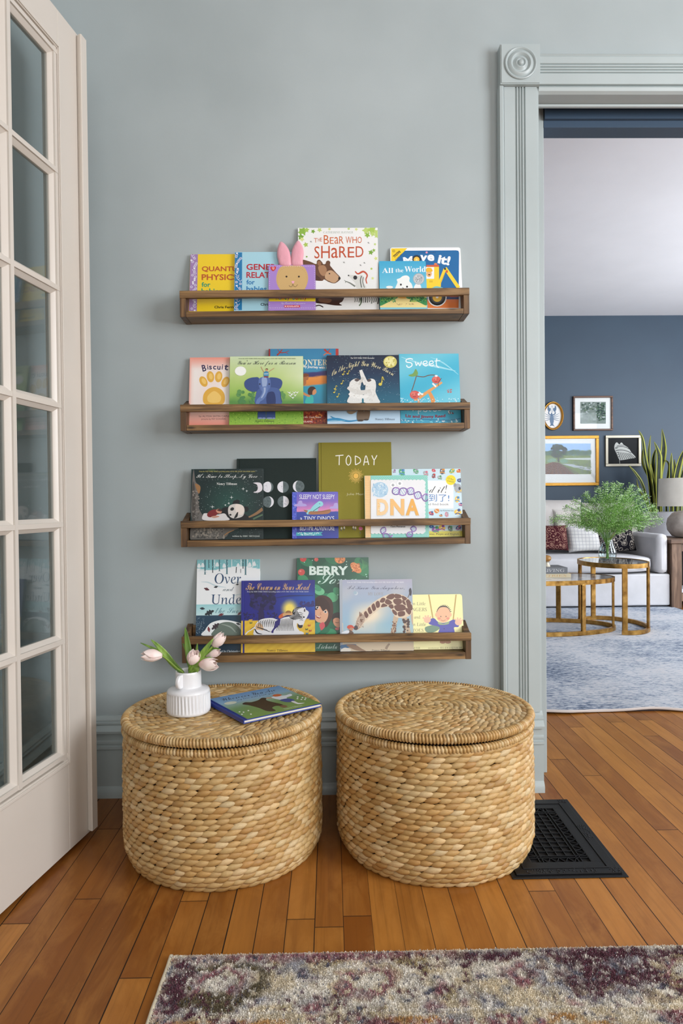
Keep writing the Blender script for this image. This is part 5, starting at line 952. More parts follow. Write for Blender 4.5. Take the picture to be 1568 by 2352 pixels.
_t.base(_t.ramp(_g, [(.3, (240, 208, 202)), (.55, (246, 228, 222)), (.8, (244, 234, 224))])); _t.b.inputs['Subsurface Weight'].default_value = .0
M_leaf = newmat('tulip_leaf', (112, 150, 58), .42); _t = NT(M_leaf); _t.base(_t.ramp(_t.noise(_t.mapping(_t.geo(), (60, 60, 9)), 1.0, 3), [(.3, (72, 112, 40)), (.7, (142, 174, 76))]))
M_stem = newmat('tulip_stem', (130, 162, 60), .4)
def at(cx, cy, dy): return on(300+cx/6.5333, 1430+cy/6.5333, 1, VY+dy)
def bloom(mb, base, tip, R, seed, op=.12):
    rr = random.Random(seed); ax = tip-base; L = np.linalg.norm(ax); ax /= L; e1 = np.cross(ax, [.2, -.9, .35]); e1 /= np.linalg.norm(e1); e2 = np.cross(ax, e1)
    for lay in (0, 1):
        for k in range(3):
            a0 = rr.uniform(-.15, .15)+2*math.pi*(k+.5*lay)/3; Rk = R*(1-.10*(1-lay)); hw = 1.12; lean = rr.uniform(.0, op); Lk = L*rr.uniform(.93, 1.05)
            G = np.zeros((13, 9, 3))
            for i in range(13):
                u = i/12; r = Rk*(math.sin(math.pi*(.06+.66*u))**.72)*(1-.34*max(0, u-.45)/.55+lean*u*u); wd = hw*(1-max(0, (u-.48)/.52)**2.1*.97)*(.75+.25*min(1, u*3))
                for j in range(9):
                    q = -1+j/4; a = a0+q*wd; rj = r*(1+.07*q*q*(1 if lay else -.4)); G[i, j] = base+ax*(Lk*(u-.03*q*q*u))+rj*(math.cos(a)*e1+math.sin(a)*e2)
            mb.grid(G)
def blade(mb, pts, w, nrm, fold=.25):
    P = np.array(smoothpts(pts, 6, False)); n = len(P); G = np.zeros((n, 5, 3)); t = np.gradient(P, axis=0); t /= np.linalg.norm(t, axis=1, keepdims=True)
    for i in range(n):
        s_ = np.cross(t[i], nrm); s_ /= np.linalg.norm(s_)+1e-9; u = i/(n-1); ww = w*(math.sin(math.pi*min(.999, .12+.88*u))**.8)*(1-.25*u)+.0004
        for j in range(5): q = -1+j/2; G[i, j] = P[i]+s_*ww*q+np.asarray(nrm)*(fold*ww*abs(q))
    mb.grid(G)
rimc = np.array([VX, VY, vt-.004])
TUL = [('pale pink tulip drooping out to the left of the white vase', (472, 500, -.005), (160, 490, -.02), .0165, [(800, 770, .0), (700, 690, -.002), (590, 590, -.004), (520, 530, -.005)], [([(790, 760, .004), (640, 620, .004), (520, 470, .0), (400, 340, -.004), (305, 255, -.01)], .0085), ([(600, 600, .01), (470, 470, .016), (340, 390, .02), (145, 303, .02)], .005)]),
       ('pale pink tulip facing forward above the vase mouth, second from left', (905, 622, -.022), (965, 425, -.030), .0165, [(880, 770, .0), (875, 700, -.012), (890, 650, -.02)], [([(905, 690, .006), (880, 520, .012), (850, 300, .014), (818, 70, .01)], .0098), ([(870, 500, .016), (830, 400, .02), (780, 308, .02)], .004)]),
       ('pale pink tulip standing highest at upper right of the bouquet', (1232, 350, -.004), (1400, 175, -.006), .0155, [(930, 770, .0), (1000, 640, -.004), (1110, 480, -.006), (1190, 395, -.006)], [([(900, 760, -.01), (1000, 590, -.016), (1110, 420, -.020), (1240, 240, -.018)], .0095), ([(960, 660, .016), (985, 480, .02), (1000, 310, .02)], .0045)]),
       ('pale pink tulip half hidden behind the upper right bloom', (1120, 480, .028), (1335, 420, .022), .0140, [(960, 770, .006), (1020, 640, .02), (1085, 530, .028)], [([(1080, 520, .012), (1160, 440, .008), (1240, 385, .006), (1335, 398, .004)], .0042)]),
       ('pale pink tulip lowest on the right, leaning over the vase rim', (1030, 625, -.018), (1300, 620, -.03), .0165, [(900, 775, -.004), (930, 700, -.012), (985, 640, -.016)], [([(880, 770, -.012), (960, 640, -.018), (1060, 560, -.02), (1215, 520, -.02)], .0070), ([(940, 770, -.01), (985, 700, -.018), (1030, 640, -.012)], .008)])]
for i, (lab, b0, b1, R, st, lv) in enumerate(TUL):
    o = thing('tulip', lab, 'tulip', rimc+np.array([(i-2)*.006, 0, -.05]), 'pale pink tulips in the white vase')
    m_ = MB(); bloom(m_, at(*b0), at(*b1), R, 40+i, .25 if i in (1, 4) else .1); m_.build('bloom', M_petal, o, smooth=70, solid=.0009)
    p0 = at(*st[0]); ins = rimc+(p0-rimc)*.5+np.array([0, 0, -.035])
    MB().tube(smoothpts([ins, p0]+[at(*q) for q in st[1:]]+[at(*b0)], 4, False), .0026, 8).build('stem', M_stem, o, smooth=60)
    for pts, wd in lv:
        m_ = MB(); blade(m_, [at(*q) for q in pts], wd, np.array([.1, -.97, .2])); m_.build('leaf', M_leaf, o, smooth=60, solid=.0006)
# ---------------------------------------------------------------- black floor register
M_iron = newmat('black_iron', (13, 13, 15), .42, spec=.3); _t = NT(M_iron); _t.bump(_t.noise(_t.geo(), 300, 3), .25, .0008)
reg = thing('floor_register', 'black cast iron floor register set into the boards beside the right basket', 'floor vent', (.565, 1.815, 0))
x0, x1, y0, y1 = .425, .703, 1.603, 2.028
f = MB()
for a, c, h0, h1 in ((0, .012, .0005, .0030), (.012, .034, .0005, .0068), (.034, .038, .0005, .0085), (.038, .064, .0005, .0062)):
    for bx in ((x0+a, x1-a, y0+a, y0+c), (x0+a, x1-a, y1-c, y1-a), (x0+a, x0+c, y0+c, y1-c), (x1-c, x1-a, y0+c, y1-c)): f.box(bx[0], bx[1], bx[2], bx[3], h0, h1)
f.build('frame', M_iron, reg, bevel=.001)
MB().box(x0+.05, x1-.05, y0+.05, y1-.05, .0004, .0012).build('duct_shade_plate', M_dark, reg)  # black plate on the boards, painted as the darkness of a duct
g = MB(); gx0, gx1, gy0, gy1 = x0+.064, x1-.064, y0+.064, y1-.064; zt_ = .0058
def bar(xa, ya, xb, yb, w=.0024):
    d = np.array([xb-xa, yb-ya]); d /= np.linalg.norm(d); n_ = np.array([-d[1], d[0]])*w/2
    q = [(xa+n_[0], ya+n_[1]), (xa-n_[0], ya-n_[1]), (xb-n_[0], yb-n_[1]), (xb+n_[0], yb+n_[1])]
    g.hexa([(a, c, .002) for a, c in q[::-1]]+[(a, c, zt_) for a, c in q[::-1]])
bw = .022
for o_ in (0, bw, bw+.009):
    bar(gx0+o_, gy0, gx0+o_, gy1); bar(gx1-o_, gy0, gx1-o_, gy1); bar(gx0, gy0+o_, gx1, gy0+o_); bar(gx0, gy1-o_, gx1, gy1-o_)
ix0, ix1, iy0, iy1 = gx0+bw+.009, gx1-bw-.009, gy0+bw+.009, gy1-bw-.009
for k in range(1, 4): x = ix0+(ix1-ix0)*k/4; bar(x, iy0, x, iy1)
for k in range(1, 10): y = iy0+(iy1-iy0)*k/10; bar(ix0, y, ix1, y)
for k in range(10):
    ya = iy0+(iy1-iy0)*k/10; yb = iy0+(iy1-iy0)*(k+1)/10
    for s_, xe in ((1, gx1), (-1, gx0)):
        xi = xe-s_*bw; bar(xi, ya, xe, (ya+yb)/2, .0018); bar(xi, yb, xe, (ya+yb)/2, .0018)
for k in range(4):
    xa = ix0+(ix1-ix0)*k/4; xb = ix0+(ix1-ix0)*(k+1)/4
    for ye, s_ in ((gy0, 1), (gy1, -1)): yi = ye+s_*bw; bar(xa, yi, (xa+xb)/2, ye, .0018); bar(xb, yi, (xa+xb)/2, ye, .0018)
g.build('grille', M_iron, reg)
kn = MB(); rr = random.Random(5)
for cx, cy, sx, sy, n_ in ((x1-.023, y1-.023, .010, .010, 14), (x1-.023, y0+.023, .012, .010, 16), (x1-.023, (y0+y1)/2, .010, .040, 44), (x0+.10, y0+.023, .06, .009, 40), (x1-.10, y0+.023, .03, .008, 18)):
    for _ in range(n_): kn.ellipsoid((cx+rr.uniform(-sx, sx), cy+rr.uniform(-sy, sy), .0068), (.0019, .0019, .0016), 6, 4)
kn.build('cast_ornament', M_iron, reg, smooth=60)
# ---------------------------------------------------------------- front rug
RX0, RX1, RY0, RY1 = -.322, 1.32, .50, 1.345; RT = .006
def rugcol(x, y, jit=True):
    x = np.asarray(x, float); y = np.asarray(y, float)
    n1 = vnoise(x*19+3, y*23+5, 1); n2 = vnoise(x*48, y*52, 2); n3 = vnoise(x*110, y*95, 3); n4 = vnoise(x*24+20, y*22+9, 4); n5 = vnoise(x*13+8, y*17+2, 5); n6 = vnoise(x*190+5, y*120+3, 16)
    pal = np.array([lin(c) for c in ((230, 224, 213), (178, 176, 180), (104, 62, 74), (176, 160, 118), (160, 110, 116), (112, 100, 74), (216, 204, 180), (108, 108, 122), (200, 160, 104))])
    C = pal[6]*np.ones(x.shape+(3,))
    def bl(m, k):
        nonlocal C
        m = np.clip(m, 0, 1)[..., None]; C = C*(1-m)+pal[k]*m
    bl((n1*.6+n2*.5-.52)*4, 1); bl((n4*.7+n3*.4-.62)*4.5, 3); bl((n5*.6+n2*.5-.55)*4.5, 0); bl((vnoise(x*19+40, y*23+30, 6)*.7+n3*.45-.76)*5, 2); bl((vnoise(x*26+10, y*21+50, 7)*.7+n2*.4-.75)*5, 4)
    # worn ornaments of the border: medallions, scrolls and guard stripes
    for cx, cy, rx, ry, k_o, k_i in ((.060, 1.256, .085, .060, 0, 4), (.470, 1.270, .095, .070, 1, 2), (-.215, 1.262, .080, .066, 5, 4), (.860, 1.262, .10, .070, 1, 3), (.665, 1.266, .075, .060, 2, 4)):
        d = np.hypot((x-cx)/rx, (y-cy)/ry)+(n2-.5)*.55
        bl((1.18-d)*5*(d > .78)*(n3*.8+.35), k_o); bl((.72-d)*6*(d > .42)*(n3+.2), k_i); bl((.36-d)*7*(n3+.35), 0)
    d = np.hypot((x-.50)/.11, (y-1.262)/.07)+(n2-.5)*.9; bl((1-d)*3.2*(n3*1.3), 2)
    d = np.hypot((x+.02)/.33, (y-1.335)/.024)+(n2-.5)*.6; bl((1-d)*2*(n3+.2), 4)
    d = np.hypot((x-.30)/.10, (y-1.325)/.02)+(n2-.5)*.6; bl((1-d)*3*(n3+.3), 2); d = np.hypot((x-.52)/.13, (y-1.325)/.022)+(n2-.5)*.6; bl((1-d)*3*(n3+.4), 2)
    d = np.hypot((x+.29)/.03, (y-1.25)/.13)+(n2-.5)*.7; bl((1-d)*3*(n3+.3), 2); d = np.hypot((x+.22)/.06, (y-1.21)/.03)+(n2-.5)*.8; bl((1-d)*3, 5)
    for yc, wd, k in ((1.184, .004, 0), (1.176, .003, 6), (1.345, .006, 6)): bl((1-np.abs(y-yc+.003*(n2-.5))/wd)*1.6*(n3+.3), k)
    bl(((y < 1.17)*(vnoise(x*20, y*30, 9)*.8+n3*.4)-.66)*5, 8); bl(((y < 1.172)*(vnoise(x*17+9, y*26+4, 10)*.8+n3*.4)-.66)*5, 4)
    bl((n6*.6+n3*.5-.66)*5*.8, 0); bl((vnoise(x*150+9, y*120+4, 17)*.6+n2*.4-.68)*6, 7); bl((vnoise(x*170+2, y*130+40, 18)*.6+n4*.4-.66)*6, 2)
    g = vnoise(x*230, y*60, 11); g2 = vnoise(x*150, y*300, 12); C = C*(.70+.40*g+.25*g2)[..., None]
    sp = RNG.random(x.shape) if jit else np.full(x.shape, .5)
    C = np.where((sp > .965)[..., None], pal[7]*.8, C); C = np.where((sp < .03)[..., None], pal[0]*1.05, C); return np.clip(C, 0, 1)
M_rug = attr_mat('rug_wool', .9, .15, sheen=.2); M_rugback = newmat('rug_backing', (206, 196, 170), .9)
rug = thing('area_rug', 'faded cream, plum and grey patterned rug at the front of the room', 'rug', ((RX0+RX1)/2, (RY0+RY1)/2, 0))
nx, ny = 240, 130; gx = np.linspace(RX0, RX1, nx); gy = np.linspace(RY0, RY1, ny); XX, YY = np.meshgrid(gx, gy, indexing='ij')
ZZ = RT+.0012*vnoise(XX*150, YY*150, 13); m_ = MB(); m_.grid(np.stack([XX, YY, ZZ], -1), rugcol(XX, YY, False).reshape(-1, 3)); m_.box(RX0, RX1, RY0, RY1, 0.0005, RT-.0005, lin((150, 140, 120))); m_.build('woven_ground', M_rug, rug)
m_ = MB(); m_.tube([(RX0-.001, y, .0045+.0008*math.sin(90*y)) for y in np.linspace(RY0, RY1, 60)], .0044, 8, lin((214, 204, 178))); m_.build('bound_edge', M_rug, rug, smooth=60)
sx, sy = .0019, .0022; tx = np.arange(RX0+.003, 1.02, sx); ty = np.arange(1.10, RY1-.001, sy); TX, TY = [q.ravel() for q in np.meshgrid(tx, ty)]; n_ = len(TX)
TX = TX+RNG.uniform(-.0008, .0008, n_); TY = TY+RNG.uniform(-.001, .001, n_); cc = rugcol(TX, TY)
V = np.zeros((n_, 4, 3)); ang = RNG.uniform(0, math.pi, n_); hw = .0011; hh = RNG.uniform(.0030, .0050, n_)
V[:, 0] = np.stack([TX-hw*np.cos(ang), TY-hw*np.sin(ang), np.full(n_, RT-.001)], 1); V[:, 1] = np.stack([TX+hw*np.cos(ang), TY+hw*np.sin(ang), np.full(n_, RT-.001)], 1)
lx, ly = RNG.normal(0, .0012, n_), RNG.normal(0, .0012, n_)-.0006
V[:, 2] = np.stack([TX+hw*.7*np.cos(ang)+lx, TY+hw*.7*np.sin(ang)+ly, RT+hh], 1); V[:, 3] = np.stack([TX-hw*.7*np.cos(ang)+lx, TY-hw*.7*np.sin(ang)+ly, RT+hh], 1)
m_ = MB(); m_.add(V.reshape(-1, 3), [(4*i, 4*i+1, 4*i+2, 4*i+3) for i in range(n_)], np.repeat(cc, 4, 0)); o = m_.build('pile', M_rug, rug); o['kind'] = 'stuff'
# ================================================================ living room seen through the doorway
def C6(x, y): return 1230+x/4.639, 880+y/4.639        # detail frames -> photo pixels
def fab(name, col, scale=500, b=.25):
    m = newmat(name, col, .9, spec=.15); t = NT(m); t.b.inputs['Sheen Weight'].default_value = .15
    t.bump(t.noise(t.geo(), scale, 3), b, .0015)
    t.base(t.ramp(t.noise(t.geo(), 5, 3), [(.3, tuple(int(v*.95) for v in col)), (.7, tuple(min(255, int(v*1.03)) for v in col))])); return m
M_sofa = fab('sofa_linen', (200, 199, 200), 260, .5); M_cush = fab('cushion_linen', (198, 192, 186))
# rug
rx1 = on(1538, 1398, 2, .01)[0]+.06; ry0 = on(1400, 1633, 2, .006)[1]
m = newmat('distressed_blue_rug', rough=.95, spec=.1); t = NT(m); p = t.geo()
n1 = t.noise(t.mapping(p, (22, 62, 1)), 1.0, 6, .78, .5); n2 = t.noise(t.mapping(p, (1.5, 2.1, 1)), 1.0, 4, .6); n3 = t.noise(t.mapping(p, (46, 110, 1)), 1.0, 3, .6)
s_ = t.math('ADD', t.math('MULTIPLY', n1, .62), t.math('ADD', t.math('MULTIPLY', n2, .42), t.math('MULTIPLY', n3, .32)))
c = t.ramp(s_, [(.51, (62, 72, 90)), (.585, (104, 116, 136)), (.64, (152, 160, 172)), (.71, (190, 192, 196)), (.84, (198, 192, 192))])
t.base(c); t.bump(n3, .5, .003)
M_bluerug = m
lr = thing('living_room_rug', 'large faded blue and ivory rug under the sofa and brass tables', 'rug', (2.0, 4.4, 0))
n_ = 90; xs = np.linspace(.25, rx1, n_); ys = np.linspace(0, 1, 8); G = np.zeros((n_, 8, 3))
for i, x in enumerate(xs):
    e = ry0+.010*math.sin(x*11)+.006*math.sin(x*23+1)
    for j, q in enumerate(ys): G[i, j] = (x, e+(6.25-e)*q**2, .012+.003*math.sin(x*15)*(1-q))
MB().grid(G).build('pile', M_bluerug, lr, solid=.004)
MB().tube([(x, ry0+.010*math.sin(x*11)+.006*math.sin(x*23+1)-.002, .0105+.003*math.sin(x*15)) for x in xs], .0065, 6).build('bound_edge', newmat('rug_binding', (206, 196, 190), .95), lr, smooth=60)
MB().box(.3, rx1-.03, ry0+.012, 6.2, .0005, .0065).build('rug_pad', newmat('rug_pad', (52, 50, 56), .95), lr)
# sofa
def puff(mb, c, sz, p=.45, seg=28, ring=14, rot=None): mb.ellipsoid(c, [q/2 for q in sz], seg, ring, None, rot, p)
SF = 5.58; AX1 = WX(1535, 1300, SF); AX0 = WX(1509, 1300, SF); zr = .016
zarm = WZ(1522, 1226, SF+.05); zs = WZ(1500, 1318, SF-.01); zt = WZ(1470, 1283, SF+.02)
sofa = thing('sofa', 'white linen slipcovered sofa against the navy wall', 'sofa', (1.9, 6.1, 0)); SX0 = .45
YB = 6.62
m_ = MB(); m_.box(SX0, AX1+.012, SF, YB-.05, zr+.01, zs-.004); m_.build('skirt', M_sofa, sofa, bevel=.012)
m_ = MB(); m_.box(AX0, AX1, SF-.004, YB-.06, zs, zarm); m_.build('arm', M_sofa, sofa, bevel=.035, smooth=60)
m_ = MB(); m_.box(SX0, SX0+.14, SF, YB-.06, zs, zarm); m_.build('arm', M_sofa, sofa, bevel=.035, smooth=60)
m_ = MB(); m_.box(SX0+.14, AX0, 6.36, YB-.04, zs, .83); m_.build('backrest', M_sofa, sofa, bevel=.04, smooth=60)
m_ = MB(); n1_, n2_ = 26, 14; G = []
puff(m_, ((SX0+.15+AX0)/2, (SF-.02+6.34)/2, (zs+zt)/2+.012), (AX0-SX0-.155, 6.36-SF+.03, (zt-zs)*1.12), .28, 48, 20); sc_ = m_.build('seat_cushion', M_sofa, sofa, smooth=60)
MB().tube([(SX0+.16, SF-.018, zs+.045), (AX0-.10, SF-.018, zs+.045)], .004, 6).build('piping', M_sofa, sc_)
def pillow(name, label, c, w, h, d, mat, yaw=0, lean=.25, group=None, roll=0):
    o = thing(name, label, 'cushion', c, group); mb = MB(); n = 25; G = np.zeros((n, n, 3)); G2 = G.copy()
    ca, sa = math.cos(yaw), math.sin(yaw); cr, sr = math.cos(roll), math.sin(roll)
    for i in range(n):
        for j in range(n):
            a, bq = -1+2*i/(n-1), -1+2*j/(n-1); t_ = ((1-a**4)*(1-bq**4))**.55; pin = 1-.06*((1-abs(a)**2)*(abs(bq)**6)+(1-abs(bq)**2)*(abs(a)**6))
            u, v = a*w/2*(1-.05*(1-bq*bq)*abs(a)**5)*1, bq*h/2*(1-.05*(1-a*a)*abs(bq)**5)
            u, v = u*cr-v*sr, u*sr+v*cr
            for GG, s_ in ((G, -1), (G2, 1)):
                dd = s_*d/2*t_*(1+.10*math.sin(3*a+2*bq)*math.cos(2*bq)); y = dd*math.cos(lean)+v*math.sin(lean); z = v*math.cos(lean)-dd*math.sin(lean)*.0
                GG[i, j] = (c[0]+u*ca-y*sa, c[1]+u*sa+y*ca, c[2]+z)
    mb.grid(G); mb.add(G2.reshape(-1, 3), [f[::-1] for f in mb.f]); mb.build('cover', mat, o, smooth=70); return o
def block(name, bgc, fgc, sc, seedloc):
    m = newmat(name, bgc, .9, spec=.15); t = NT(m); p = t.mapping(t.obj(), (sc, sc*.6, sc), seedloc)
    v = t.a('ShaderNodeTexVoronoi', feature='F1'); v.inputs['Scale'].default_value = 1; t.l(p, v.inputs['Vector'])
    d = t.math('ADD', v.outputs['Distance'], t.math('MULTIPLY', t.noise(p, 4, 3), .35))
    r = t.ramp(d, [(.30, fgc), (.33, bgc), (.42, bgc), (.45, fgc), (.50, fgc), (.53, bgc), (.70, bgc), (.74, fgc), (.80, bgc)])
    t.base(r); return m
M_burg = block('burgundy_print', (66, 24, 30), (158, 120, 104), 20, (0, 0, 0)); M_blk = block('black_print', (26, 24, 30), (196, 186, 172), 24, (3, 1, 2))
m = newmat('windowpane_linen', (214, 212, 208), .9, spec=.15); t = NT(m); sp = t.a('ShaderNodeSeparateXYZ'); t.l(t.obj(), sp.inputs[0]); rr_ = []
for k in (0, 2): f_ = t.math('FRACT', t.math('MULTIPLY', sp.outputs[k], 34)); rr_.append(t.math('LESS_THAN', f_, .12))
t.base(t.mix(t.math('MULTIPLY', t.math('MAXIMUM', *rr_), .6), (206, 204, 200), (120, 122, 134))); M_check = m
def PP(px, py, Y): q = on(px, py, 1, Y); return (q[0], Y, q[2])
kpx = lambda n, Y: n*Y/FPX
pillow('back_cushion', 'large plump white back cushion at the left of the sofa', PP(1262, 1198, 6.19), kpx(150, 6.26), kpx(106, 6.26), .20, M_cush, 0, .22, 'white sofa back cushions', -.03)
pillow('back_cushion', 'large plump white back cushion at the right, behind the green bouquet', PP(1402, 1204, 6.16), kpx(122, 6.28), kpx(104, 6.28), .18, M_cush, 0, .22, 'white sofa back cushions', .02)
M_stripe = fab('striped_linen', (200, 194, 186))
pillow('throw_pillow', 'pale striped pillow tucked behind the burgundy floral pillow', PP(1304, 1206, 6.08), kpx(66, 6.08), kpx(78, 6.08), .10, M_stripe, .05, .3)
pillow('throw_pillow', 'burgundy floral lumbar pillow at the left of the sofa seat', PP(1262, 1235, 5.93), kpx(86, 5.93), kpx(60, 5.93), .12, M_burg, .08, .25, None, -.02)
pillow('throw_pillow', 'white pillow with thin grey grid lines in the middle of the sofa', PP(1338, 1235, 5.96), kpx(76, 5.96), kpx(66, 5.96), .13, M_check, .0, .3, None, .05)
pillow('throw_pillow', 'black and cream floral pillow beside the sofa arm', PP(1413, 1233, 5.96), kpx(82, 6.02), kpx(72, 6.02), .13, M_blk, -.12, .3, None, .08)
# nesting tables
M_brass = newmat('aged_brass', (150, 112, 58), .38, metal=1); t = NT(M_brass); nz = t.noise(t.geo(), 24, 4); t.base(t.ramp(nz, [(.3, (146, 106, 54)), (.6, (192, 148, 80)), (.8, (216, 176, 108))])); t.l(t.math('MULTIPLY_ADD', nz, .4, .2), t.b.inputs['Roughness'])
def ring(mb, cx, cy, rx, ry, z0, z1, th, a0=0, a1=360):
    n = 72; full = a1-a0 >= 360; m = n if full else n+1; P = np.zeros((m, 4, 3))
    for i in range(m):
        a = math.radians(a0+(a1-a0)*i/n); ca, sa = math.cos(a), math.sin(a)
        for k, (dr, z) in enumerate(((0, z0), (0, z1), (-th, z1), (-th, z0))): P[i, k] = (cx+(rx+dr)*ca, cy+(ry+dr)*sa, z)
    fs = [(i*4+k, ((i+1) % m)*4+k, ((i+1) % m)*4+(k+1) % 4, i*4+(k+1) % 4) for i in range(m if full else m-1) for k in range(4)]
    if not full: fs += [(0, 1, 2, 3), tuple((m-1)*4+k for k in (3, 2, 1, 0))]
    mb.add(P.reshape(-1, 3), fs)
def table(label, cx, cy, rx, ry, zt, band, legs, base_arc, topmat, inset, kind):
    o = thing(kind, label, 'table', (cx, cy, 0), None)
    m_ = MB(); ring(m_, cx, cy, rx, ry, zt-band, zt, .012); m_.build('top_band', M_brass, o, smooth=40)
    n = 64; m_ = MB(); pr = [(math.cos(2*math.pi*k/n), math.sin(2*math.pi*k/n)) for k in range(n)]
    m_.prism([(cx+a*(rx-.0125), cy+bq*(ry-.0125)) for a, bq in pr], lambda p, z: (p[0], p[1], z), zt-.014, zt-inset); m_.build('tabletop', topmat, o)
    m_ = MB(); ring(m_, cx, cy, rx+.004, ry+.004, .0155, .043, .020, *base_arc); m_.build('base_ring', M_brass, o, smooth=40)
    for a in legs:
        a = math.radians(a); x, y = cx+(rx-.008)*math.cos(a), cy+(ry-.008)*math.sin(a)
        m_ = MB(); t1 = np.array([-math.sin(a), math.cos(a), 0]); n1 = np.array([math.cos(a), math.sin(a), 0])
        m_.frame_box(np.array([x, y, 0]), t1, np.array([0, 0, 1.0]), n1, -.017, .017, .040, zt-band+.002, -.008, .008); m_.build('leg', M_brass, o, bevel=.003)
    return o
M_marble = newmat('white_marble', (226, 226, 228), .12); t = NT(M_marble); t.base(t.ramp(t.noise(t.geo(), 3, 6, .6, 1.5), [(.45, (190, 192, 196)), (.55, (228, 228, 230))]))
M_mirror = newmat('smoked_mirror_top', (170, 182, 186), .06, metal=.9)
f1 = on(1405, 1459, 2, .016)[1]; ry_s = .300; ty_ = f1+ry_s+.004; rx_s = kpx(73.5, ty_); cx_s = WX(1405.5, 1300, ty_); zt_s = WZ(1405, 1296.5, f1+.0)
table('small oval brass table with mirrored top holding the green bouquet', cx_s, ty_, rx_s, ry_s, zt_s, .030, (-100, -38, 96, 135), (-105, 140), M_mirror, .003, 'side_table')
f2 = on(1290, 1462, 2, .016)[1]; zt_b = WZ(1300, 1335, f2); yb_ = on(1300, 1309, 2, zt_b)[1]; ry_b = .285; cy_b = f2+ry_b
xe = WX(1408, 1330, cy_b); rx_b = .56
table('large oval brass coffee table with white marble top', xe-rx_b, cy_b, rx_b, ry_b, zt_b, .030, (-62, -20, 62, 118, 242, 180), (0, 360), M_marble, .002, 'coffee_table')
# things on the coffee table
def flatbook(label, px0, px1, pyt, pyb, Y, dep, col, spinecol, text, tcol, z0, rot):
    xa, xb = WX(px0, pyb, Y), WX(px1, pyb, Y); h = WZ(px1, pyt, Y)-WZ(px1, pyb, Y)
    o = thing('coffee_table_book', label, 'book', ((xa+xb)/2, Y+dep/2, z0)); ca, sa = math.cos(rot), math.sin(rot)
    P0 = np.array([xa, Y, z0]); Uq = np.array([ca, sa, 0]); Vq = np.array([-sa, ca, 0]); Z = np.array([0, 0, 1.0]); w_ = xb-xa
    m_ = MB()
    m_.frame_box(P0, Uq, Z, -Vq, 0, w_, 0, .003, -dep, 0); m_.frame_box(P0, Uq, Z, -Vq, 0, w_, h-.003, h, -dep, 0); m_.frame_box(P0, Uq, Z, -Vq, 0, w_, .003, h-.003, -.004, 0)
    m_.build('cover', newmat('coffee_book_cover', spinecol, .5), o)
    MB().frame_box(P0, Uq, Z, -Vq, .004, w_-.004, .0032, h-.0032, -dep+.004, -.0042).build('page_block', M_pages, o)
    v, f = textgeo(text, 'thinserif'); T_ = MB(); tw = w_*.62 if len(text) < 8 else w_*.8
    T_.add([P0+Uq*(w_*.30*(len(text) < 8)+w_*.1*(len(text) >= 8)+a*tw)+Z*(h*.28+bq*h*.5)-Vq*.0006 for a, bq in v], f, lin(tcol)); T_.build('spine_lettering', M_print, o); return z0+h
Yk = cy_b-.06
zb1 = flatbook('cream spined book at the bottom of the stack on the marble table', 1200, 1311, 1313.5, 1322, Yk, .24, None, (206, 192, 160), 'COUNTRIES', (196, 150, 90), zt_b-.0015, 0)
zb2 = flatbook('grey book with pale capitals on top of the stack on the marble table', 1215, 1303, 1299, 1313, Yk+.012, .20, None, (112, 114, 118), '-LIVING', (206, 206, 204), zb1+.0005, .0)
M_amber = newmat('amber_glass', (212, 158, 84), .1); NT(M_amber).b.inputs['Transmission Weight'].default_value = .5
kx = WX(1256, 1300, Yk+.08); ko = thing('glass_ornament', 'amber glass ornament with round top standing on the grey book', 'ornament', (kx, Yk+.08, zb2))
MB().lathe([(.020, 0), (.022, .006), (.013, .02), (.012, .028), (.020, .036)], 24, (kx, Yk+.08, zb2+.0003), capt=True).build('foot', newmat('milk_glass', (232, 222, 200), .15), ko, smooth=50)
MB().ellipsoid((kx, Yk+.08, zb2+.058), (.029, .029, .023), 24, 14).build('bulb', M_amber, ko, smooth=60)
# vase of greenery
vx, vy = WX(1394.5, 1280, ty_-.06), ty_-.06; z0 = zt_s-.0025; kk = vy/FPX
vp = [(0.001, .004), (.022, .004), (.030, .008), (.040, .03), (.0425, .05), (.038, .075), (.028, .105), (.0235, .128), (.026, .150), (.034, .172), (.0355, .174), (.0345, .1745), (.025, .151), (.0225, .128), (.027, .105), (.037, .075), (.0412, .05), (.0388, .03), (.028, .011), (.001, .009)]
s_v = (WZ(1394, 1222, vy)-z0)/.1745; vp = [(r*kpx(21, vy)/.0425, z*s_v) for r, z in vp]
vo = thing('glass_vase', 'clear pear shaped glass vase of greenery on the small brass table', 'vase', (vx, vy, z0))
MB().lathe(vp, 40, (vx, vy, z0), capb=False).build('body', M_vaseglass, vo, smooth=60)
M_water = glass_mat('vase_water', (246, 250, 249), 1.2)
MB().lathe([(.001, .012*s_v), (vp[3][0]*.9, .03*s_v), (vp[4][0]*.93, .05*s_v), (vp[5][0]*.93, .072*s_v), (.001, .072*s_v)], 32, (vx, vy, z0), capb=False).build('water', M_water, vo, smooth=60)
M_frond = attr_mat('green_sprig', .6, .3)
GRE = [(112, 160, 66), (136, 184, 90), (170, 208, 128), (126, 172, 74), (200, 226, 170)]
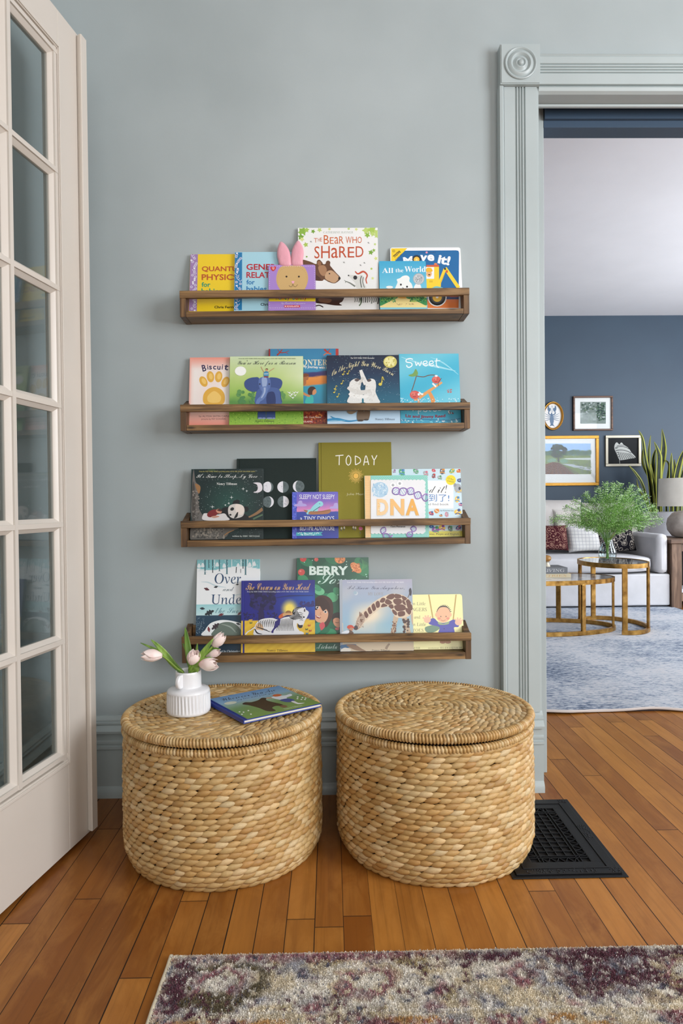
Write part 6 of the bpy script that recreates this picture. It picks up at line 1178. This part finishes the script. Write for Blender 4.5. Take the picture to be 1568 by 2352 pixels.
def sprig(name, tip_off, seed, dens=1.0):
    rr = random.Random(seed); m_ = MB(); L = np.array(tip_off); base = np.array([rr.uniform(-.008, .008), rr.uniform(-.008, .008), .02]); neck = np.array([L[0]*.06, L[1]*.06, .128*s_v])
    mid = neck*.35+L*.65+np.array([0, 0, .05]); path = smoothpts([base, neck, neck*.65+L*.35+np.array([0, 0, .055]), mid, L], 7, False)
    off = np.array([vx, vy, z0]); m_.tube([off+p for p in path], np.linspace(.0019, .0007, len(path)), 5, lin((104, 142, 60)))
    P = np.array(path); n = len(P); lights = [lin(c) for c in GRE]
    def leaf(p, d, ln, w, col):
        d = d/np.linalg.norm(d); s_ = np.cross(d, [rr.uniform(-1, 1), rr.uniform(-1, 1), rr.uniform(-1, 1)]); s_ /= np.linalg.norm(s_)+1e-9
        m_.add([off+p, off+p+d*ln*.5+s_*w, off+p+d*ln, off+p+d*ln*.5-s_*w], [(0, 1, 2, 3)], hsvj(col, .15, .05))
    for k in range(int(320*dens)):
        u = rr.uniform(.36, .995); i = min(n-2, int(u*(n-1))); p = P[i]+(P[i+1]-P[i])*(u*(n-1)-i); d = P[i+1]-P[i]; d /= np.linalg.norm(d)
        q = np.array([rr.gauss(0, 1), rr.gauss(0, 1), rr.gauss(0, 1)]); q -= d*(q@d); q /= np.linalg.norm(q); sp = .018+.022*math.sin(math.pi*min(1, (u-.3)/.75)); e = p+(q*sp+d*sp*.6)*rr.uniform(.35, 1.0)
        leaf(p, e-p, np.linalg.norm(e-p)*1.02, .0007, lights[0]); leaf(e, d*.6+q*.6, .0080, .0027, lights[min(4, int(u*3.4+rr.uniform(0, 1.8)))])
    for k in range(34):
        u = .80+.2*k/34; i = min(n-2, int(u*(n-1))); p = P[i]; a = k*2.4; m_.ellipsoid(off+p+np.array([math.cos(a)*.008, math.sin(a)*.008, .003+(u-.8)*.05]), (.0038, .0038, .0038), 5, 3, lights[4] if k % 3 else (.55, .68, .50))
    o = m_.build(name, M_frond, None); o.data.transform(Matrix.Translation(-Vector(off))); o.location = off; return o
tips = []
for px_, py_ in ((1275, 1188), (1262, 1196), (1298, 1166), (1316, 1150), (1342, 1135), (1374, 1124), (1392, 1112), (1408, 1113), (1424, 1112), (1452, 1116), (1448, 1128), (1470, 1126), (1484, 1138), (1488, 1154), (1503, 1166), (1508, 1180), (1520, 1196), (1498, 1206), (1476, 1214), (1330, 1205), (1300, 1204), (1335, 1170), (1360, 1150), (1382, 1150), (1404, 1142), (1428, 1140), (1450, 1150), (1462, 1166), (1474, 1180), (1440, 1176), (1350, 1182), (1416, 1165), (1316, 1186), (1488, 1190), (1370, 1178), (1396, 1172), (1345, 1212)):
    dy = random.uniform(-.16, .12); q = on(px_, py_, 1, vy+dy); tips.append((q[0]-vx, dy, q[2]-z0))
for i, tp in enumerate(tips):
    o = sprig('leafy_stem', tp, 100+i, .9); tag(o, 'feathery green stem in the clear glass vase on the small brass table', 'stem', 'leafy green stems in the glass vase')
# lamp, side table, plant
M_oak = wood('weathered_oak', (74, 54, 42), (112, 86, 66), (142, 114, 92), 'z', .6)
stY = SF-.02; sx0 = WX(1542, 1240, stY); zst = WZ(1545, 1239, stY); st = thing('end_table', 'weathered wood end table beside the sofa arm', 'table', (sx0+.3, stY+.28, 0))
MB().box(sx0-.012, sx0+.62, stY-.012, stY+.56, zst-.035, zst).build('tabletop', wood('weathered_oak_top', (74, 54, 42), (112, 86, 66), (142, 114, 92), 'x', .6), st, bevel=.004)
for x, y in ((sx0, stY), (sx0+.52, stY), (sx0, stY+.47), (sx0+.52, stY+.47)): MB().box(x, x+.085, y, y+.08, .001, zst-.0355).build('leg', M_oak, st, bevel=.004)
for z in (.06, zst-.10):
    MB().box(sx0+.0855, sx0+.5195, stY+.01, stY+.035, z, z+.06).build('rail', M_oak, st, bevel=.003)
MB().box(sx0+.01, sx0+.595, stY+.081, stY+.469, .10, .12).build('shelf', M_oak, st)
o = tag(MB().box(sx0+.10, sx0+.42, stY+.10, stY+.34, .1205, .15).build('magazine_stack', newmat('magazines', (196, 198, 202), .5)), 'pale flat book on the lower shelf of the wooden end table', 'book')
LY = stY+.27; lx = WX(1585, 1200, LY); zl0 = zst+.0005
lamp = thing('table_lamp', 'table lamp with round stone base and white drum shade on the end table', 'lamp', (lx, LY, zl0))
zs0, zs1 = WZ(1560, 1163, LY-.2), WZ(1560, 1097, LY-.2); rs = lx-WX(1518, 1130, LY)
m = newmat('stone_base', (150, 140, 134), .75); t = NT(m); t.base(t.ramp(t.noise(t.geo(), 9, 5), [(.3, (150, 140, 132)), (.55, (186, 176, 168)), (.75, (208, 200, 194))])); t.bump(t.noise(t.geo(), 30, 4), .4, .004)
hb = WZ(1560, 1174, LY-.18)-zl0; rb_ = lx-WX(1535, 1200, LY)
MB().lathe([(rb_*.55, 0), (rb_*.78, hb*.06), (rb_*.96, hb*.28), (rb_, hb*.5), (rb_*.95, hb*.72), (rb_*.74, hb*.93), (rb_*.45, hb), (.02, hb)], 40, (lx, LY, zl0), capt=True).build('base', m, lamp, smooth=60)
MB().tube([(lx, LY, zl0+hb-.003), (lx, LY, zs1-.03)], .008, 10).build('stem', M_brass, lamp)
m_ = MB(); m_.lathe([(rs*1.02, zs0), (rs*.98, zs1), (rs*.96, zs1), (rs*1.0, zs0)], 56, (lx, LY, 0), capb=False); m_.build('lamp_shade', fab('shade_linen', (244, 238, 226), 700, .1), lamp, smooth=40)
m_ = MB()
for a in (0, 120, 240): a = math.radians(a); m_.tube([(lx, LY, zs1-.035), (lx+rs*.97*math.cos(a), LY+rs*.97*math.sin(a), zs1-.012)], .002, 6)
m_.build('shade_holder', M_brass, lamp)
PYy = 6.30; px0 = WX(1453, 1200, PYy); pz = WZ(1500, 1176, PYy-.15); plant = thing('snake_plant', 'tall dark snake plant with yellow leaf edges in a grey planter behind the lamp', 'plant', (px0+.42, PYy, 0))
m_ = MB(); m_.box(AX1+.06, px0+.92, PYy-.14, PYy+.24, zst-.10, pz); MB().box(AX1+.09, px0+.90, PYy-.12, PYy+.22, .001, zst-.101).build('stand', newmat('dark_stand', (34, 30, 30), .6), plant); m_.build('planter', paint('planter_grey', (196, 196, 202), .5, .1, 90), plant, bevel=.012)
M_snake = attr_mat('snake_leaf', .5, .2)
def sleaf(pts, w, tw=0.0, dark=False):
    w = w*.78
    P = np.array(smoothpts([PP(x, y, PYy+d) for x, y, d in pts], 7, False)); n = len(P); m_ = MB(); G = np.zeros((n, 9, 3)); Cc = np.zeros((n, 9, 3))
    for i in range(n):
        t = P[min(i+1, n-1)]-P[max(0, i-1)]; t /= np.linalg.norm(t); a = tw+.5*math.sin(i*.08); s_ = np.cross(t, [math.sin(a), -math.cos(a), 0]); s_ /= np.linalg.norm(s_); nn = np.cross(s_, t); u = i/(n-1); ww = w*(.62+.5*math.sin(math.pi*min(.99, u*.95)))*(1-max(0, (u-.6)/.4)**2*.98)
        for j in range(9):
            q = -1+j/4; G[i, j] = P[i]+s_*ww*q-nn*ww*.35*(1-q*q); e = abs(q) > .72
            c = lin((150, 152, 62)) if e else lin((13, 22, 15)); bnd = math.sin(i*1.9+3*abs(q)+math.sin(j*2))
            if not e and bnd > .35: c = lin((26, 40, 26))
            Cc[i, j] = c
    m_.grid(G, Cc.reshape(-1, 3)); m_.build('leaf', M_snake, plant, smooth=60, solid=.004)
for a in (([(1500, 1200, 0), (1494, 1120, 0), (1482, 1050, 0), (1476, 1010, 0), (1466, 988, 0)], .032, .2), ([(1508, 1200, .05), (1500, 1120, .05), (1478, 1070, .05), (1476, 1040, .04), (1480, 1020, .03)], .034, .5), ([(1512, 1200, -.03), (1512, 1120, -.03), (1514, 1060, -.03), (1512, 1040, -.03), (1502, 1014, -.03)], .036, -.2), ([(1516, 1190, .06), (1514, 1100, .06), (1522, 1050, .06), (1524, 1020, .05), (1520, 985, .05)], .034, -.5), ([(1498, 1200, -.04), (1478, 1120, -.06), (1462, 1090, -.06), (1444, 1069, -.06)], .020, .3), ([(1500, 1195, .02), (1482, 1150, .0), (1466, 1120, .0), (1462, 1100, -.02)], .024, .6), ([(1502, 1200, .1), (1492, 1110, .1), (1490, 1040, .1), (1494, 1000, .1)], .024, .1), ([(1530, 1190, .06), (1530, 1120, .06), (1536, 1070, .06), (1526, 1056, .05)], .022, .4), ([(1540, 1190, .03), (1541, 1110, .03), (1541, 1070, .03), (1542, 1040, .03)], .030, 0), ([(1548, 1190, .1), (1549, 1110, .1), (1550, 1080, .1), (1548, 1055, .1)], .026, -.3), ([(1550, 1190, .02), (1552, 1110, .02), (1562, 1060, .02), (1572, 1030, .0)], .034, -.3), ([(1562, 1190, .08), (1564, 1110, .08), (1574, 1070, .08), (1582, 1045, .06)], .034, .2), ([(1508, 1200, .12), (1502, 1130, .12), (1500, 1060, .12), (1506, 1030, .12)], .03, -.1), ([(1520, 1200, .0), (1508, 1150, -.02), (1500, 1100, -.02), (1494, 1066, -.02)], .03, .3)): sleaf(*a)
# pictures on the far wall
MATB = [None]; M_picglass = glass_mat('picture_glass', (252, 253, 253), 1.2)
def frame(label, px, py, qx, qy, fw_, mat, mats, d=.025, name='framed_picture'):
    a = on(px, py, 1, YF-d); c = on(qx, qy, 1, YF-d); x0, x1, z1, z0 = a[0], c[0], a[2], c[2]
    o = thing(name, label, 'picture', ((x0+x1)/2, YF-.001, z0), 'framed pictures on the navy wall'); f = MB(); w_ = kpx(fw_, YF)
    for bx in ((x0, x1, z1-w_, z1), (x0, x1, z0, z0+w_), (x0, x0+w_, z0+w_, z1-w_), (x1-w_, x1, z0+w_, z1-w_)): f.box(bx[0], bx[1], YF-d, YF-.001, bx[2], bx[3])
    f.build('frame', mat, o, bevel=.003)
    MATB[0] = MB().box(x0+w_, x1-w_, YF-.010, YF-.002, z0+w_, z1-w_).build('mat_board', mats, o)
    MB().box(x0+w_, x1-w_, YF-.0165, YF-.0145, z0+w_, z1-w_).build('glazing', M_picglass, o)
    return o
class Art:
    def __init__(s, o, Y): s.o = o; s.Y = Y; s.m = MB(); s.k = 0
    def p(s, pts, col, sm=True, n=4):
        s.k += 1; pts = smoothpts(pts, n) if sm else pts; s.m.add([on(*C6(*q), 1, s.Y-.0002-s.k*3e-5) for q in pts], [tuple(range(len(pts)))], lin(col))
    def e(s, x, y, rx, ry, col, n=18): s.p([(x+rx*math.cos(2*math.pi*k/n), y+ry*math.sin(2*math.pi*k/n)) for k in range(n)], col, False)
    def s(s, pts, w, col, sm=True):
        pts = np.array(smoothpts(pts, 5, False) if sm and len(pts) > 2 else pts, float); m = len(pts); ws = np.interp(np.linspace(0, 1, m), np.linspace(0, 1, len(w)), w) if hasattr(w, '__len__') else np.full(m, w)
        t = np.gradient(pts, axis=0); t /= np.linalg.norm(t, axis=1, keepdims=True)+1e-9; q = np.stack([-t[:, 1], t[:, 0]], 1)*ws[:, None]/2; s.k += 1
        s.m.add([on(*C6(*z), 1, s.Y-.0002-s.k*3e-5) for z in np.concatenate([pts+q, pts-q])], [(i, i+1, m+i+1, m+i) for i in range(m-1)], lin(col))
    def done(s, name='print'): s.m.build(name, M_art, MATB[0])
M_art = attr_mat('art_print', .6, .3); M_board = newmat('mat_board', (228, 226, 222), .8); M_walnut = wood('walnut_frame', (66, 40, 26), (96, 62, 40), (122, 82, 54), 'x', .45)
M_gilt = newmat('gilt_frame', (190, 140, 62), .35, metal=.85); t = NT(M_gilt); t.bump(t.noise(t.geo(), 160, 2), .8, .004); M_champ = newmat('champagne_frame', (186, 178, 158), .4, metal=.25)
o = frame('walnut framed small landscape with wide white mat, topmost on the navy wall', *C6(400, 138), *C6(825, 503), 4, M_walnut, M_board)
a = Art(o, YF-.010); a.p([(474, 200), (746, 200), (746, 432), (474, 432)], (120, 130, 122), False); rr = random.Random(2)
for _ in range(120): a.e(rr.uniform(482, 738), rr.uniform(208, 424), rr.uniform(4, 14), rr.uniform(4, 10), [(70, 92, 78), (150, 160, 156), (52, 72, 66), (100, 116, 96), (180, 186, 184)][rr.randrange(5)], 7)
for _ in range(60): a.e(rr.uniform(650, 738), rr.uniform(210, 400), rr.uniform(6, 14), rr.uniform(5, 10), [(46, 74, 60), (34, 56, 52), (76, 104, 80)][rr.randrange(3)], 7)
a.done()
o = frame('gilt framed landscape of a ploughed field and round tree, lower left on the navy wall', *C6(-120, 563), *C6(676, 1090), 7, M_gilt, M_board)
a = Art(o, YF-.010); a.p([(-40, 643), (586, 643), (586, 970), (-40, 970)], (150, 184, 222), False)
for k in range(26): x = -30+k*24; a.e(x, 742+rr.uniform(-8, 14), 26, 30, [(58, 84, 62), (84, 108, 84), (70, 96, 80)][k % 3], 9)
a.p([(-40, 770), (586, 770), (586, 970), (-40, 970)], (116, 132, 78), False); a.p([(300, 800), (586, 796), (586, 820), (330, 812)], (196, 200, 196), False); a.p([(270, 860), (400, 862), (586, 900), (586, 940), (420, 900)], (176, 182, 188), False)
a.p([(60, 880), (180, 840), (250, 850), (420, 970), (-40, 970)], (112, 72, 52), False)
for k in range(9): a.s([(190+k*6, 846), (40+k*52, 970)], (3, 12), (74, 46, 36), False)
for k in range(44): t_ = rr.uniform(0, 6.28); r_ = rr.uniform(0, 1)**.6; a.e(238+86*r_*math.cos(t_), 725+74*r_*math.sin(t_), rr.uniform(12, 24), rr.uniform(10, 20), [(26, 34, 28), (40, 52, 38), (64, 74, 50)][rr.randrange(3)], 8)
a.s([(240, 780), (242, 840)], 16, (40, 34, 30), False)
for x, y, r_ in ((180, 820, 40), (300, 830, 46), (150, 830, 30)): a.e(x, y, r_, r_*.5, (124, 156, 132), 10)
for k in range(40): a.e(rr.uniform(400, 586), rr.uniform(840, 965), 14, 6, [(96, 112, 72), (130, 140, 90), (70, 86, 62)][k % 3], 7)
a.done()
o = frame('champagne framed print of a pale wing on black, right of the gilt landscape', *C6(745, 557), *C6(1125, 885), 6, M_champ, newmat('black_paper', (26, 26, 28), .8))
a = Art(o, YF-.010); WC = (206, 204, 198)
a.p([(840, 660), (862, 630), (890, 652), (912, 632), (940, 660), (985, 690), (1020, 740), (1064, 792), (1000, 806), (930, 818), (890, 815), (860, 750), (838, 700)], WC)
for pts, w in (([(845, 690), (890, 676), (950, 680), (1000, 705)], 6), ([(850, 720), (900, 712), (960, 720), (1020, 745)], 6), ([(862, 672), (890, 662), (940, 662)], 5)): a.s(pts, w, (30, 30, 32))
for k in range(8): a.s([(880+k*17, 735+k*2), (905+k*22, 815-k*2)], 5, (30, 30, 32), False)
for k in range(5): a.s([(845+k*7, 700+k*22), (872+k*5, 690+k*22)], 5, (30, 30, 32), False)
a.s([(890, 815), (895, 858)], 4, WC, False); a.done()
cx, cy = C6(186, 348); oc = on(cx, cy, 1, YF-.02); rx, rz_ = kpx(24.6, YF), kpx(33, YF); ov = thing('oval_picture', 'oval gilt framed print of a blue lobster, beside the doorway jamb', 'picture', (oc[0], YF-.001, oc[2]), 'framed pictures on the navy wall')
n = 56; pr = [(1.0, .001), (1.0, .014), (.96, .024), (.90, .022), (.87, .026), (.80, .018), (.78, .010), (.78, .001)]
P = np.array([[(oc[0]+r*rx*math.cos(2*math.pi*k/n), YF-h, oc[2]+(rz_-(1-r)*rx)*math.sin(2*math.pi*k/n)) for r, h in pr] for k in range(n)])
MB().grid(P, closeu=True).build('frame', M_gilt, ov, smooth=40)
MATB[0] = MB().prism([(oc[0]+.80*rx*math.cos(2*math.pi*k/n), oc[2]+(rz_-.2*rx)*math.sin(2*math.pi*k/n)) for k in range(n)], lambda p, y: (p[0], y, p[1]), YF-.008, YF-.002)
MATB[0] = MATB[0].build('mat_board', M_board, ov)
a = Art(ov, YF-.0082); LB = (92, 116, 142)
a.p([(156, 350), (168, 312), (184, 350), (192, 400), (186, 440), (202, 462), (172, 452), (146, 462), (158, 440), (150, 400)], LB)
for s_ in (-1, 1):
    X_ = lambda x: 172+s_*x
    a.s([(X_(6), 340), (X_(34), 325), (X_(30), 290)], 11, LB); a.p([(X_(20), 300), (X_(44), 290), (X_(46), 255), (X_(32), 238), (X_(28), 262), (X_(14), 270)], LB); a.s([(X_(4), 312), (X_(10), 270), (X_(4), 240)], 3, LB)
    for k in range(4): a.s([(X_(14), 352+k*10), (X_(46), 340+k*18), (X_(76), 322+k*26)], (7, 3), LB)
for k in range(6): a.s([(154+k, 356+k*14), (192-k, 356+k*14)], 3, (150, 168, 186), False)
a.done()
